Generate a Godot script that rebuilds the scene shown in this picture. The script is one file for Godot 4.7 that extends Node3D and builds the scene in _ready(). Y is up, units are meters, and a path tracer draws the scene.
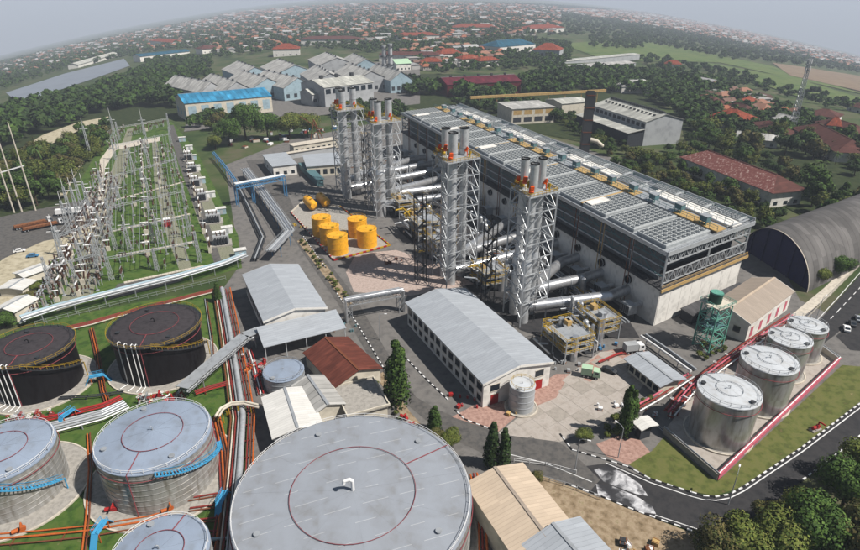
extends Node3D
# An aerial view of a diesel power station: tank farm, engine hall with roof radiators and
# four exhaust stack clusters, a switchyard, and the town spreading into the haze behind.

var used := {}
var M := {}
var rng := RandomNumberGenerator.new()

# ---------------------------------------------------------------- mesh builder
class MB:
	var v := PackedVector3Array()
	var n := PackedVector3Array()
	var c := PackedColorArray()
	var col := Color(1, 1, 1)
	var tinted := false
	func tint(k: Color) -> MB:
		col = k
		tinted = true
		return self
	func tri(a: Vector3, b: Vector3, d: Vector3, na: Vector3, nb: Vector3, nd: Vector3) -> void:
		v.push_back(a); v.push_back(d); v.push_back(b)
		n.push_back(na); n.push_back(nd); n.push_back(nb)
		if tinted:
			c.push_back(col); c.push_back(col); c.push_back(col)
	func quad(a: Vector3, b: Vector3, d: Vector3, e: Vector3) -> void:
		var m := (d - a).cross(e - b)
		if m.length_squared() < 1e-14:
			return
		m = m.normalized()
		tri(a, b, d, m, m, m)
		tri(a, d, e, m, m, m)
	func flat(a: Vector3, b: Vector3, d: Vector3) -> void:
		var m := (b - a).cross(d - a).normalized()
		tri(a, b, d, m, m, m)
	func hexa(p: Array) -> void:   # 0-3 bottom, 4-7 top, both anticlockwise seen from above
		quad(p[4], p[5], p[6], p[7])
		quad(p[3], p[2], p[1], p[0])
		for k in 4:
			var j := (k + 1) % 4
			quad(p[k], p[j], p[4 + j], p[4 + k])
	func box(at: Vector3, s: Vector3, b := Basis.IDENTITY) -> void:
		var h := s * 0.5
		var p := []
		for y in [-h.y, h.y]:
			p.append(at + b * Vector3(-h.x, y, h.z)); p.append(at + b * Vector3(h.x, y, h.z))
			p.append(at + b * Vector3(h.x, y, -h.z)); p.append(at + b * Vector3(-h.x, y, -h.z))
		hexa(p)
	func beam(a: Vector3, b: Vector3, w: float, h := -1.0) -> void:
		var hh := w if h < 0.0 else h
		var d := b - a
		if d.length() < 1e-4:
			return
		d = d.normalized()
		var s := d.cross(Vector3.UP)
		s = Vector3.RIGHT if s.length() < 1e-3 else s.normalized()
		var u := s.cross(d).normalized()
		var p := []
		for q in [a, b]:
			p.append(q - s * w / 2 - u * hh / 2); p.append(q + s * w / 2 - u * hh / 2)
			p.append(q + s * w / 2 + u * hh / 2); p.append(q - s * w / 2 + u * hh / 2)
		for k in 4:
			var j := (k + 1) % 4
			quad(p[4 + k], p[4 + j], p[j], p[k])
		quad(p[0], p[1], p[2], p[3])
		quad(p[7], p[6], p[5], p[4])
	func cyl(a: Vector3, b: Vector3, ra: float, rb := -1.0, seg := 10, cap_a := true, cap_b := true) -> void:
		var r2 := ra if rb < 0.0 else rb
		var d := (b - a).normalized()
		var s := d.cross(Vector3.UP)
		s = Vector3.RIGHT if s.length() < 1e-3 else s.normalized()
		var u := s.cross(d).normalized()
		for k in seg:
			var t0 := TAU * k / seg
			var t1 := TAU * (k + 1) / seg
			var n0 := s * cos(t0) - u * sin(t0)
			var n1 := s * cos(t1) - u * sin(t1)
			var p0 := a + n0 * ra
			var p1 := a + n1 * ra
			var q0 := b + n0 * r2
			var q1 := b + n1 * r2
			tri(p0, p1, q1, n0, n1, n1)
			tri(p0, q1, q0, n0, n1, n0)
			if cap_b and r2 > 0.0:
				tri(b, q0, q1, d, d, d)
			if cap_a and ra > 0.0:
				tri(a, p1, p0, -d, -d, -d)
	func tube(path: Array, r: float, seg := 8) -> void:
		for k in path.size() - 1:
			cyl(path[k], path[k + 1], r, r, seg, k == 0, k == path.size() - 2)
			if k > 0:
				ball(path[k], r, seg)
	func ball(at: Vector3, r: float, seg := 8) -> void:
		var rings := maxi(3, seg / 2)
		for i in rings:
			var a0 := PI * i / rings
			var a1 := PI * (i + 1) / rings
			for k in seg:
				var t0 := TAU * k / seg
				var t1 := TAU * (k + 1) / seg
				var p := [Vector3(sin(a0) * cos(t0), cos(a0), sin(a0) * sin(t0)), Vector3(sin(a0) * cos(t1), cos(a0), sin(a0) * sin(t1)), Vector3(sin(a1) * cos(t1), cos(a1), sin(a1) * sin(t1)), Vector3(sin(a1) * cos(t0), cos(a1), sin(a1) * sin(t0))]
				tri(at + p[0] * r, at + p[1] * r, at + p[2] * r, p[0], p[1], p[2])
				tri(at + p[0] * r, at + p[2] * r, at + p[3] * r, p[0], p[2], p[3])
	func ring(at: Vector3, rad: float, w: float, h: float, seg := 48, from := 0.0, to := TAU) -> void:
		for k in seg:
			var t0 := from + (to - from) * k / seg
			var t1 := from + (to - from) * (k + 1) / seg
			var o0 := at + Vector3(cos(t0), 0, sin(t0)) * (rad + w / 2)
			var o1 := at + Vector3(cos(t1), 0, sin(t1)) * (rad + w / 2)
			var i0 := at + Vector3(cos(t0), 0, sin(t0)) * (rad - w / 2)
			var i1 := at + Vector3(cos(t1), 0, sin(t1)) * (rad - w / 2)
			var up := Vector3(0, h, 0)
			quad(o0 + up, i0 + up, i1 + up, o1 + up)
			quad(o0, o0 + up, o1 + up, o1)
			quad(i1, i1 + up, i0 + up, i0)
	func lathe(at: Vector3, prof: Array, seg := 32) -> void:   # profile of (radius, height), bottom to top
		for i in prof.size() - 1:
			var a: Vector2 = prof[i]
			var b: Vector2 = prof[i + 1]
			var sl := Vector2(b.y - a.y, a.x - b.x).normalized()
			for k in seg:
				var t0 := TAU * k / seg
				var t1 := TAU * (k + 1) / seg
				var d0 := Vector3(cos(t0), 0, sin(t0))
				var d1 := Vector3(cos(t1), 0, sin(t1))
				var n0 := d0 * sl.x + Vector3(0, sl.y, 0)
				var n1 := d1 * sl.x + Vector3(0, sl.y, 0)
				var a0 := at + d0 * a.x + Vector3(0, a.y, 0)
				var a1 := at + d1 * a.x + Vector3(0, a.y, 0)
				var b0 := at + d0 * b.x + Vector3(0, b.y, 0)
				var b1 := at + d1 * b.x + Vector3(0, b.y, 0)
				if a.x > 1e-4:
					tri(a0, b1, a1, n0, n1, n1)
				if b.x > 1e-4:
					tri(a0, b0, b1, n0, n0, n1)
	func sheet(pts: PackedVector2Array, y: float) -> void:
		var ix := Geometry2D.triangulate_polygon(pts)
		for k in range(0, ix.size(), 3):
			var a := Vector3(pts[ix[k]].x, y, pts[ix[k]].y)
			var b := Vector3(pts[ix[k + 1]].x, y, pts[ix[k + 1]].y)
			var d := Vector3(pts[ix[k + 2]].x, y, pts[ix[k + 2]].y)
			if (b - a).cross(d - a).y < 0.0:
				tri(a, d, b, Vector3.UP, Vector3.UP, Vector3.UP)
			else:
				tri(a, b, d, Vector3.UP, Vector3.UP, Vector3.UP)
	func slab(pts: PackedVector2Array, y0: float, y1: float) -> void:
		sheet(pts, y1)
		var ccw := not Geometry2D.is_polygon_clockwise(pts)
		for k in pts.size():
			var a := pts[k]
			var b := pts[(k + 1) % pts.size()]
			if ccw:
				quad(Vector3(b.x, y0, b.y), Vector3(a.x, y0, a.y), Vector3(a.x, y1, a.y), Vector3(b.x, y1, b.y))
			else:
				quad(Vector3(a.x, y0, a.y), Vector3(b.x, y0, b.y), Vector3(b.x, y1, b.y), Vector3(a.x, y1, a.y))
	func rail(path: Array, h := 1.05, step := 2.0, w := 0.07) -> void:   # guard rail: two rails and posts along a path
		for k in path.size() - 1:
			var a: Vector3 = path[k]
			var b: Vector3 = path[k + 1]
			beam(a + Vector3(0, h, 0), b + Vector3(0, h, 0), w)
			beam(a + Vector3(0, h * 0.55, 0), b + Vector3(0, h * 0.55, 0), w * 0.7)
			var m := maxi(1, int(a.distance_to(b) / step))
			for i in m + (1 if k == path.size() - 2 else 0):
				var p := a.lerp(b, float(i) / m)
				beam(p, p + Vector3(0, h, 0), w * 0.85)
	func truss(a: Vector3, b: Vector3, depth: float, w: float, bays: int) -> void:   # flat truss hanging below a-b
		var dn := Vector3(0, -depth, 0)
		beam(a, b, w)
		beam(a + dn, b + dn, w)
		for k in bays:
			var p := a.lerp(b, float(k) / bays)
			var q := a.lerp(b, float(k + 1) / bays)
			if k % 2 == 0:
				beam(p, q + dn, w * 0.7)
			else:
				beam(p + dn, q, w * 0.7)
			beam(p, p + dn, w * 0.6)
		beam(b, b + dn, w * 0.6)
	func mesh() -> ArrayMesh:
		var arr := []
		arr.resize(Mesh.ARRAY_MAX)
		arr[Mesh.ARRAY_VERTEX] = v
		arr[Mesh.ARRAY_NORMAL] = n
		if tinted:
			arr[Mesh.ARRAY_COLOR] = c
		var m := ArrayMesh.new()
		m.add_surface_from_arrays(Mesh.PRIMITIVE_TRIANGLES, arr)
		return m

# ---------------------------------------------------------------- naming and tagging
func numbered(s: String) -> String:
	used[s] = int(used.get(s, 0)) + 1
	return s if used[s] == 1 else "%s_%03d" % [s, used[s] - 1]

func tag(o: Node3D, label: String, category: String, group := "") -> Node3D:
	o.set_meta("label", label)
	o.set_meta("category", category)
	if group != "":
		o.set_meta("group", group)
	return o

func thing(called: String, label: String, category: String, at: Vector3, turn := 0.0, group := "") -> Node3D:
	var o := Node3D.new()
	o.name = numbered(called)
	add_child(o)
	o.position = at
	o.rotation.y = turn
	tag(o, label, category, group)
	return o

func part(parent: Node3D, called: String, mb, mat: Material, label := "") -> MeshInstance3D:
	var o := MeshInstance3D.new()
	o.mesh = mb if mb is ArrayMesh else mb.mesh()
	if mb is ArrayMesh:
		o.material_override = mat
	else:
		o.mesh.surface_set_material(0, mat)
	o.name = called
	parent.add_child(o, true)
	if label != "":
		o.set_meta("label", label)
	return o

func ground(called: String, mb: MB, mat: Material) -> MeshInstance3D:
	var o := MeshInstance3D.new()
	o.mesh = mb.mesh()
	o.mesh.surface_set_material(0, mat)
	o.name = numbered(called)
	add_child(o)
	o.set_meta("kind", "structure")
	return o

func copy_of(o: Node3D, at: Vector3, turn := 0.0, sc := Vector3.ONE) -> Node3D:
	var q: Node3D = o.duplicate()
	var base := String(o.name)
	if base.length() > 4 and base.substr(base.length() - 3).is_valid_int() and base[base.length() - 4] == "_":
		base = base.substr(0, base.length() - 4)
	q.name = numbered(base)
	add_child(q)
	q.position = at
	q.rotation.y = turn
	q.scale = sc
	return q

func P(a: Array) -> PackedVector2Array:
	var r := PackedVector2Array()
	for k in range(0, a.size(), 2):
		r.push_back(Vector2(a[k], a[k + 1]))
	return r

func V3(p: Vector2, y := 0.0) -> Vector3:
	return Vector3(p.x, y, p.y)

func ht(x: float, z: float) -> float:   # the land lies flat round the plant and falls away gently far out to either side
	var r := sqrt(x * x + z * z)
	if r <= 400.0:
		return 0.0
	var s := (r - 400.0) * (r - 400.0) / (r - 200.0)
	return -0.227 * s * x * x / (r * r)

# ---------------------------------------------------------------- materials
func noise_map(seed_: int, freq: float, size: int, ramp: Array, octaves := 5, stretch := Vector2.ONE, warp := 0.0) -> ImageTexture:
	var f := FastNoiseLite.new()
	f.seed = seed_
	f.frequency = freq
	f.noise_type = FastNoiseLite.TYPE_SIMPLEX_SMOOTH
	f.fractal_octaves = octaves
	f.fractal_gain = 0.6
	if warp > 0.0:
		f.domain_warp_enabled = true
		f.domain_warp_amplitude = warp
		f.domain_warp_frequency = freq
	var im := f.get_seamless_image(int(size * stretch.x), int(size * stretch.y))
	im.convert(Image.FORMAT_L8)
	if stretch != Vector2.ONE:
		im.resize(size, size, Image.INTERPOLATE_BILINEAR)
	var src := im.get_data()
	var lut := []
	for k in 256:
		var t := k / 255.0 * (ramp.size() - 1)
		var i := mini(int(t), ramp.size() - 2)
		lut.append((ramp[i] as Color).lerp(ramp[i + 1], t - i))
	var out := PackedByteArray()
	out.resize(size * size * 3)
	for k in src.size():
		var q: Color = lut[src[k]]
		out[k * 3] = int(clampf(q.r, 0, 1) * 255)
		out[k * 3 + 1] = int(clampf(q.g, 0, 1) * 255)
		out[k * 3 + 2] = int(clampf(q.b, 0, 1) * 255)
	return ImageTexture.create_from_image(Image.create_from_data(size, size, false, Image.FORMAT_RGB8, out))

func sheet_map(seed_: int, seams: int, seam: float, vary: float, streak: float) -> ImageTexture:   # pressed sheets: seams along v, every sheet its own tone, weather streaks
	var size := 256
	var f := FastNoiseLite.new()
	f.seed = seed_
	f.frequency = 0.02
	f.fractal_octaves = 5
	var im := f.get_seamless_image(size, size / 4)
	im.convert(Image.FORMAT_L8)
	im.resize(size, size, Image.INTERPOLATE_BILINEAR)
	var fine := f.get_seamless_image(size, size)
	fine.convert(Image.FORMAT_L8)
	var r := RandomNumberGenerator.new()
	r.seed = seed_
	var tone := []
	for k in seams * 4:
		tone.append(1.0 - r.randf() * vary)
	var a := im.get_data()
	var b := fine.get_data()
	var out := PackedByteArray()
	out.resize(size * size)
	for y in size:
		for x in size:
			var sx := x * seams / float(size)
			var i := int(sx)
			var t: float = tone[i * 4 + int(y * 4.0 / size)]
			if sx - i < seams * 1.6 / size:
				t *= 1.0 - seam
			t *= 1.0 - streak * (1.0 - a[y * size + x] / 255.0) - streak * 0.5 * (b[y * size + x] / 255.0)
			out[y * size + x] = int(clampf(t, 0, 1) * 255)
	return ImageTexture.create_from_image(Image.create_from_data(size, size, false, Image.FORMAT_L8, out))

func mat(key: String, col: Color, rough := 0.8, metal := 0.0, tex: Texture2D = null, metres := 8.0, world := true, sharp := 8.0) -> StandardMaterial3D:
	var m := StandardMaterial3D.new()
	m.resource_name = key
	m.albedo_color = col
	m.roughness = rough
	m.metallic = metal
	m.metallic_specular = 0.5 if metal > 0.0 or rough < 0.5 else 0.28
	if tex:
		m.albedo_texture = tex
		m.uv1_triplanar = true
		m.uv1_world_triplanar = world
		m.uv1_triplanar_sharpness = sharp
		m.uv1_scale = Vector3.ONE / metres
	M[key] = m
	return m

func tinted(key: String, rough := 0.9, metal := 0.0) -> StandardMaterial3D:
	var m := mat(key, Color(1, 1, 1), rough, metal)
	m.vertex_color_use_as_albedo = true
	return m

# ---------------------------------------------------------------- the scene
func _ready() -> void:
	rng.seed = 7
	make_light()
	make_materials()
	make_ground()
	make_tanks()
	make_hall()
	make_stacks()
	make_alley()
	make_yard_buildings()
	make_pipework()
	make_yard_details()
	make_switchyard()
	make_backdrop()
	make_trees()
	make_town()

func make_light() -> void:
	var cam := Camera3D.new()
	cam.name = "camera"
	cam.position = Vector3(0, 100, 0)
	cam.rotation_degrees = Vector3(-26.2, 0, 0)
	cam.fov = 50.74
	cam.near = 0.5
	cam.far = 20000.0
	add_child(cam)
	cam.current = true
	var env := Environment.new()
	var sky_mat := ProceduralSkyMaterial.new()
	sky_mat.sky_top_color = Color(0.50, 0.565, 0.65)
	sky_mat.sky_horizon_color = Color(0.70, 0.76, 0.84)
	sky_mat.sky_curve = 0.12
	sky_mat.ground_horizon_color = Color(0.62, 0.66, 0.71)
	sky_mat.ground_bottom_color = Color(0.30, 0.32, 0.30)
	var sky := Sky.new()
	sky.sky_material = sky_mat
	env.background_mode = Environment.BG_SKY
	env.sky = sky
	env.tonemap_mode = Environment.TONE_MAPPER_LINEAR
	env.background_energy_multiplier = 0.5
	env.tonemap_exposure = 1.5
	env.fog_enabled = true
	env.fog_density = 0.00015
	env.fog_light_color = Color(0.82, 0.86, 0.92)
	env.sdfgi_enabled = true
	env.ssao_enabled = true
	env.ssil_enabled = true
	var we := WorldEnvironment.new()
	we.name = "world_environment"
	we.environment = env
	add_child(we)
	var sun := DirectionalLight3D.new()
	sun.name = "sun"
	sun.light_energy = 1.6
	sun.light_color = Color(1.0, 0.975, 0.94)
	sun.light_angular_distance = 0.6
	sun.shadow_enabled = true
	var e := deg_to_rad(51.0)
	var a := deg_to_rad(20.0)
	var from := Vector3(cos(e) * cos(a), sin(e), cos(e) * sin(a))
	add_child(sun)
	sun.look_at_from_position(from * 300.0, Vector3.ZERO, Vector3.UP)

func make_materials() -> void:
	var g := func(x: float) -> Color: return Color(x, x, x)
	var mottle := noise_map(3, 0.012, 256, [g.call(0.72), g.call(0.9), g.call(1.0), g.call(0.86)])
	var soft := noise_map(5, 0.008, 256, [g.call(0.84), g.call(0.97), g.call(1.0)], 4)
	var faint := noise_map(6, 0.006, 256, [Color(0.88, 0.86, 0.83), Color(0.955, 0.95, 0.945), Color(0.99, 0.99, 0.99), Color(1, 1, 1)], 6)
	var grime := noise_map(9, 0.02, 256, [g.call(0.78), g.call(0.9), g.call(0.97), g.call(1.0)], 6)
	var rust := noise_map(11, 0.02, 256, [Color(0.55, 0.45, 0.42), Color(0.8, 0.7, 0.68), Color(1, 1, 1), Color(0.95, 0.82, 0.75)], 5, Vector2(1.0, 0.25))
	var streaks := noise_map(12, 0.02, 256, [Color(0.72, 0.69, 0.65), Color(0.88, 0.87, 0.85), Color(1, 1, 1), Color(0.94, 0.93, 0.91)], 5, Vector2(1.0, 0.2))
	var hall_sheet := sheet_map(21, 16, 0.09, 0.05, 0.05)
	var worn_sheet := sheet_map(22, 14, 0.2, 0.16, 0.18)
	var far_sheet := sheet_map(23, 8, 0.3, 0.14, 0.3)
	# ground
	mat("terrain", g.call(1.0), 0.95, 0, noise_map(31, 0.006, 512, [Color(0.13, 0.18, 0.09), Color(0.18, 0.24, 0.12), Color(0.24, 0.28, 0.16), Color(0.31, 0.30, 0.23), Color(0.19, 0.25, 0.13)], 6), 170.0)
	mat("lawn", g.call(1.0), 0.95, 0, noise_map(32, 0.02, 512, [Color(0.30, 0.30, 0.19), Color(0.17, 0.25, 0.10), Color(0.22, 0.31, 0.12), Color(0.27, 0.34, 0.15), Color(0.25, 0.32, 0.14), Color(0.42, 0.40, 0.28)], 6), 46.0)
	mat("dry_lawn", g.call(1.0), 0.95, 0, noise_map(33, 0.02, 512, [Color(0.36, 0.32, 0.22), Color(0.26, 0.285, 0.14), Color(0.31, 0.335, 0.17), Color(0.35, 0.355, 0.20), Color(0.33, 0.34, 0.19), Color(0.49, 0.44, 0.33)], 6), 40.0)
	mat("yard", g.call(1.0), 0.92, 0, noise_map(34, 0.015, 512, [Color(0.29, 0.285, 0.28), Color(0.36, 0.352, 0.345), Color(0.40, 0.39, 0.38), Color(0.325, 0.318, 0.31)], 6), 38.0)
	mat("gravel", g.call(1.0), 0.95, 0, noise_map(35, 0.05, 512, [Color(0.27, 0.33, 0.18), Color(0.40, 0.41, 0.34), Color(0.48, 0.47, 0.42), Color(0.31, 0.37, 0.21)], 6), 24.0)
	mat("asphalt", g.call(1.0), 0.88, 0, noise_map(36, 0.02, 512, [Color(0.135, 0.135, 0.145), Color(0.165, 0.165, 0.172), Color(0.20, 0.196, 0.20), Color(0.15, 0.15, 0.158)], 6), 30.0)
	mat("worn_asphalt", g.call(1.0), 0.9, 0, noise_map(37, 0.02, 512, [Color(0.24, 0.235, 0.235), Color(0.29, 0.285, 0.28), Color(0.335, 0.325, 0.315), Color(0.265, 0.26, 0.255)], 6), 26.0)
	mat("apron", g.call(1.0), 0.9, 0, noise_map(38, 0.018, 512, [Color(0.49, 0.467, 0.44), Color(0.56, 0.532, 0.505), Color(0.59, 0.565, 0.54), Color(0.52, 0.497, 0.47)], 6), 28.0)
	mat("apron_worn", g.call(0.97), 0.9, 0, noise_map(48, 0.03, 256, [Color(0.49, 0.467, 0.44), Color(0.555, 0.53, 0.50), Color(0.575, 0.55, 0.52)], 6), 14.0)
	mat("red_paving", g.call(1.0), 0.92, 0, noise_map(39, 0.03, 512, [Color(0.45, 0.35, 0.32), Color(0.56, 0.45, 0.41), Color(0.63, 0.53, 0.49)], 6), 20.0)
	mat("pink_paving", g.call(1.0), 0.92, 0, noise_map(49, 0.03, 512, [Color(0.50, 0.45, 0.42), Color(0.60, 0.54, 0.51), Color(0.65, 0.60, 0.57)], 6), 20.0)
	mat("soil", g.call(1.0), 0.96, 0, noise_map(40, 0.02, 512, [Color(0.34, 0.29, 0.22), Color(0.46, 0.40, 0.32), Color(0.55, 0.49, 0.41), Color(0.41, 0.38, 0.27)], 6), 26.0)
	mat("sand", g.call(1.0), 0.95, 0, noise_map(41, 0.02, 512, [Color(0.48, 0.45, 0.38), Color(0.60, 0.57, 0.49), Color(0.66, 0.63, 0.56)], 6), 40.0)
	mat("field", g.call(1.0), 0.95, 0, noise_map(42, 0.012, 512, [Color(0.20, 0.27, 0.13), Color(0.27, 0.34, 0.17), Color(0.33, 0.37, 0.21), Color(0.25, 0.31, 0.17)], 6), 260.0)
	mat("fallow", g.call(1.0), 0.95, 0, noise_map(43, 0.012, 512, [Color(0.36, 0.31, 0.25), Color(0.43, 0.37, 0.31), Color(0.46, 0.42, 0.34)], 6), 260.0)
	mat("pond", Color(0.46, 0.48, 0.51), 0.35, 0, soft, 90.0)
	mat("foam", Color(1, 1, 1), 0.85, 0, noise_map(44, 0.007, 512, [Color(0.16, 0.16, 0.17), Color(0.18, 0.18, 0.19), Color(0.20, 0.20, 0.21), Color(0.52, 0.52, 0.53), Color(0.72, 0.72, 0.73), Color(0.36, 0.36, 0.37), Color(0.19, 0.19, 0.195)], 5, Vector2.ONE, 60.0), 30.0)
	mat("undergrowth", g.call(1.0), 0.95, 0, noise_map(45, 0.02, 512, [Color(0.10, 0.135, 0.065), Color(0.14, 0.18, 0.09), Color(0.185, 0.215, 0.115), Color(0.25, 0.25, 0.17)], 6), 60.0)
	mat("paint_white", g.call(0.80), 0.7, 0, grime, 6.0)
	mat("paint_black", g.call(0.13), 0.7, 0, grime, 6.0)
	# sheet metal roofs (own axes: the ridge runs along x, the seams down the slope)
	mat("roof_grey", Color(0.60, 0.62, 0.645), 0.5, 0.0, hall_sheet, 16.0, false, 16.0)
	mat("roof_white", Color(0.78, 0.775, 0.76), 0.55, 0.0, hall_sheet, 14.0, false, 16.0)
	mat("roof_tan", Color(0.58, 0.535, 0.49), 0.6, 0.0, hall_sheet, 14.0, false, 16.0)
	mat("roof_beige", Color(0.72, 0.655, 0.58), 0.6, 0.0, hall_sheet, 14.0, false, 16.0)
	mat("roof_rust", Color(0.44, 0.245, 0.20), 0.75, 0.0, worn_sheet, 14.0, false, 16.0)
	mat("roof_dark", Color(0.33, 0.33, 0.34), 0.6, 0.0, worn_sheet, 16.0, false, 16.0)
	mat("roof_weathered", Color(0.74, 0.735, 0.72), 0.7, 0.0, worn_sheet, 30.0, false, 16.0)
	mat("roof_pale", Color(0.76, 0.76, 0.73), 0.6, 0.0, worn_sheet, 30.0, false, 16.0)
	mat("roof_blue", Color(0.26, 0.62, 0.80), 0.5, 0.0, far_sheet, 40.0, false, 16.0)
	mat("roof_maroon", Color(0.44, 0.16, 0.22), 0.6, 0.0, far_sheet, 30.0, false, 16.0)
	mat("roof_teal", Color(0.16, 0.40, 0.50), 0.6, 0.0, far_sheet, 30.0, false, 16.0)
	mat("roof_tile", Color(0.62, 0.30, 0.20), 0.8, 0.0, far_sheet, 12.0, false, 16.0)
	mat("roof_old_tile", Color(0.38, 0.235, 0.21), 0.85, 0.0, worn_sheet, 14.0, false, 16.0)
	mat("roof_barrel", Color(0.41, 0.40, 0.395), 0.7, 0.0, worn_sheet, 40.0, false, 16.0)
	mat("roof_flaked", Color(1, 1, 1), 0.85, 0, noise_map(51, 0.03, 512, [Color(0.38, 0.225, 0.205), Color(0.40, 0.24, 0.22), Color(0.42, 0.255, 0.235), Color(0.45, 0.29, 0.27), Color(0.66, 0.60, 0.57), Color(0.72, 0.68, 0.65)], 6), 30.0, false, 16.0)
	# walls
	mat("wall_white", Color(0.80, 0.79, 0.77), 0.75, 0, soft, 9.0)
	mat("wall_cream", Color(0.73, 0.705, 0.65), 0.8, 0, soft, 9.0)
	mat("wall_grey", Color(0.60, 0.61, 0.62), 0.75, 0, soft, 20.0)
	mat("wall_pale_blue", Color(0.56, 0.64, 0.68), 0.75, 0, soft, 12.0)
	mat("wall_maroon", Color(0.34, 0.10, 0.13), 0.7, 0, grime, 12.0)
	mat("wall_dark", Color(0.20, 0.21, 0.23), 0.8, 0, grime, 12.0)
	mat("wall_navy", Color(0.05, 0.06, 0.25), 0.6, 0, soft, 12.0)
	mat("wall_ochre", Color(0.66, 0.55, 0.36), 0.8, 0, grime, 12.0)
	mat("concrete", Color(0.58, 0.565, 0.54), 0.9, 0, grime, 7.0)
	mat("pale_concrete", Color(0.72, 0.69, 0.64), 0.9, 0, grime, 9.0)
	mat("glass", Color(0.10, 0.13, 0.16), 0.12)
	mat("pink_wall", Color(0.70, 0.36, 0.42), 0.8, 0, grime, 5.0)
	# metal
	mat("galvanised", Color(0.62, 0.635, 0.65), 0.45, 0.35, soft, 5.0)
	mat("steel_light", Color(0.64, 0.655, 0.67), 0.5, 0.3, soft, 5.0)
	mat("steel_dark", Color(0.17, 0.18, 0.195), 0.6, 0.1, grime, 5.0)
	mat("cladding", Color(0.77, 0.775, 0.785), 0.28, 0.75, soft, 4.0)
	mat("flue", Color(0.74, 0.75, 0.76), 0.36, 0.45, soft, 5.0)
	mat("tank_silver", Color(0.64, 0.64, 0.635), 0.38, 0.45, streaks, 9.0)
	mat("tank_roof_grey", Color(0.51, 0.53, 0.56), 0.5, 0.0, faint, 14.0)
	mat("tank_lap", Color(0.62, 0.635, 0.655), 0.5, 0.0, faint, 14.0)
	mat("tank_roof", Color(0.49, 0.535, 0.60), 0.5, 0.0, faint, 12.0)
	mat("tank_roof_silver", Color(0.74, 0.755, 0.77), 0.40, 0.2, faint, 8.0)
	mat("tank_bright", Color(0.68, 0.685, 0.685), 0.32, 0.6, streaks, 12.0)
	mat("tank_black", Color(0.085, 0.08, 0.09), 0.55, 0.0, rust, 9.0)
	mat("tank_black_roof", Color(0.215, 0.20, 0.21), 0.75, 0.0, mottle, 9.0)
	mat("tank_yellow", Color(0.86, 0.62, 0.12), 0.45, 0.0, soft, 5.0)
	mat("yellow", Color(0.66, 0.54, 0.14), 0.6, 0.0, grime, 4.0)
	mat("screen_grey", Color(0.37, 0.39, 0.41), 0.6, 0.1, grime, 8.0)
	mat("orange", Color(0.78, 0.30, 0.08), 0.6)
	mat("red", Color(0.55, 0.13, 0.13), 0.6)
	mat("pipe_red", Color(0.47, 0.19, 0.17), 0.6, 0, grime, 4.0)
	mat("pipe_orange", Color(0.66, 0.34, 0.15), 0.6, 0, grime, 4.0)
	mat("pipe_brown", Color(0.42, 0.25, 0.17), 0.7, 0, grime, 4.0)
	mat("ring_red", Color(0.50, 0.25, 0.27), 0.6, 0, grime, 4.0)
	mat("blue", Color(0.27, 0.47, 0.63), 0.6, 0, grime, 4.0)
	mat("sky_blue", Color(0.24, 0.54, 0.70), 0.55)
	mat("green_steel", Color(0.36, 0.58, 0.52), 0.6, 0, grime, 4.0)
	mat("dark_green", Color(0.13, 0.24, 0.20), 0.6)
	mat("pale_green", Color(0.58, 0.68, 0.58), 0.5)
	mat("teal_grey", Color(0.29, 0.40, 0.42), 0.55)
	mat("porcelain", Color(0.48, 0.45, 0.43), 0.35)
	mat("brown_porcelain", Color(0.27, 0.17, 0.13), 0.3)
	mat("rubber", Color(0.06, 0.06, 0.065), 0.9)
	mat("white", Color(0.80, 0.80, 0.80), 0.5)
	mat("radiator", Color(0.70, 0.715, 0.72), 0.5, 0.1, mottle, 3.0)
	mat("radiator_case", Color(0.57, 0.59, 0.60), 0.6, 0.1, mottle, 4.0)
	mat("timber", Color(0.45, 0.31, 0.21), 0.9, 0, rust, 3.0)
	mat("bark", Color(0.24, 0.19, 0.15), 0.95)
	tinted("leaf", 0.85)
	tinted("town", 0.9)

# ---------------------------------------------------------------- ground, roads, kerbs
func flat_area(called: String, pts: PackedVector2Array, y: float, m: String) -> void:
	var mb := MB.new()
	mb.sheet(pts, y)
	ground(called, mb, M[m])

func draped(called: String, pts: PackedVector2Array, lift: float, m: String, n := 24) -> void:   # four corners, laid over the land
	var mb := MB.new()
	for i in n:
		for j in n:
			var q := []
			for k in [[0, 0], [1, 0], [1, 1], [0, 1]]:
				var s := float(i + k[0]) / n
				var t := float(j + k[1]) / n
				var p := pts[0].lerp(pts[1], s).lerp(pts[3].lerp(pts[2], s), t)
				q.append(Vector3(p.x, ht(p.x, p.y) + lift, p.y))
			if (q[1] - q[0]).cross(q[2] - q[0]).y > 0:
				mb.quad(q[0], q[1], q[2], q[3])
			else:
				mb.quad(q[3], q[2], q[1], q[0])
	ground(called, mb, M[m])

func slabs(called: String, pts: PackedVector2Array, y: float, size: float) -> void:   # cast concrete bays with open joints
	var o := Node3D.new()
	o.name = numbered(called)
	add_child(o)
	o.set_meta("kind", "structure")
	var d := Vector2(0.83, -0.56)
	var e := Vector2(0.56, 0.83)
	for i in range(-14, 15):
		for j in range(-14, 15):
			var c := pts[0] + Vector2(18, -14) + (d * i + e * j) * size
			var h := size / 2 - 0.025
			var cell := PackedVector2Array([c - d * h - e * h, c + d * h - e * h, c + d * h + e * h, c - d * h + e * h])
			for q in Geometry2D.intersect_polygons(cell, pts):
				if q.size() < 3:
					continue
				var mb := MB.new()
				mb.slab(q, y - 0.03, y + 0.012 * ((i * 7 + j * 13) % 3))
				part(o, "concrete_bay", mb, M[["apron", "apron", "apron_worn", "apron"][absi(i * 5 + j * 3) % 4]])

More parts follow.
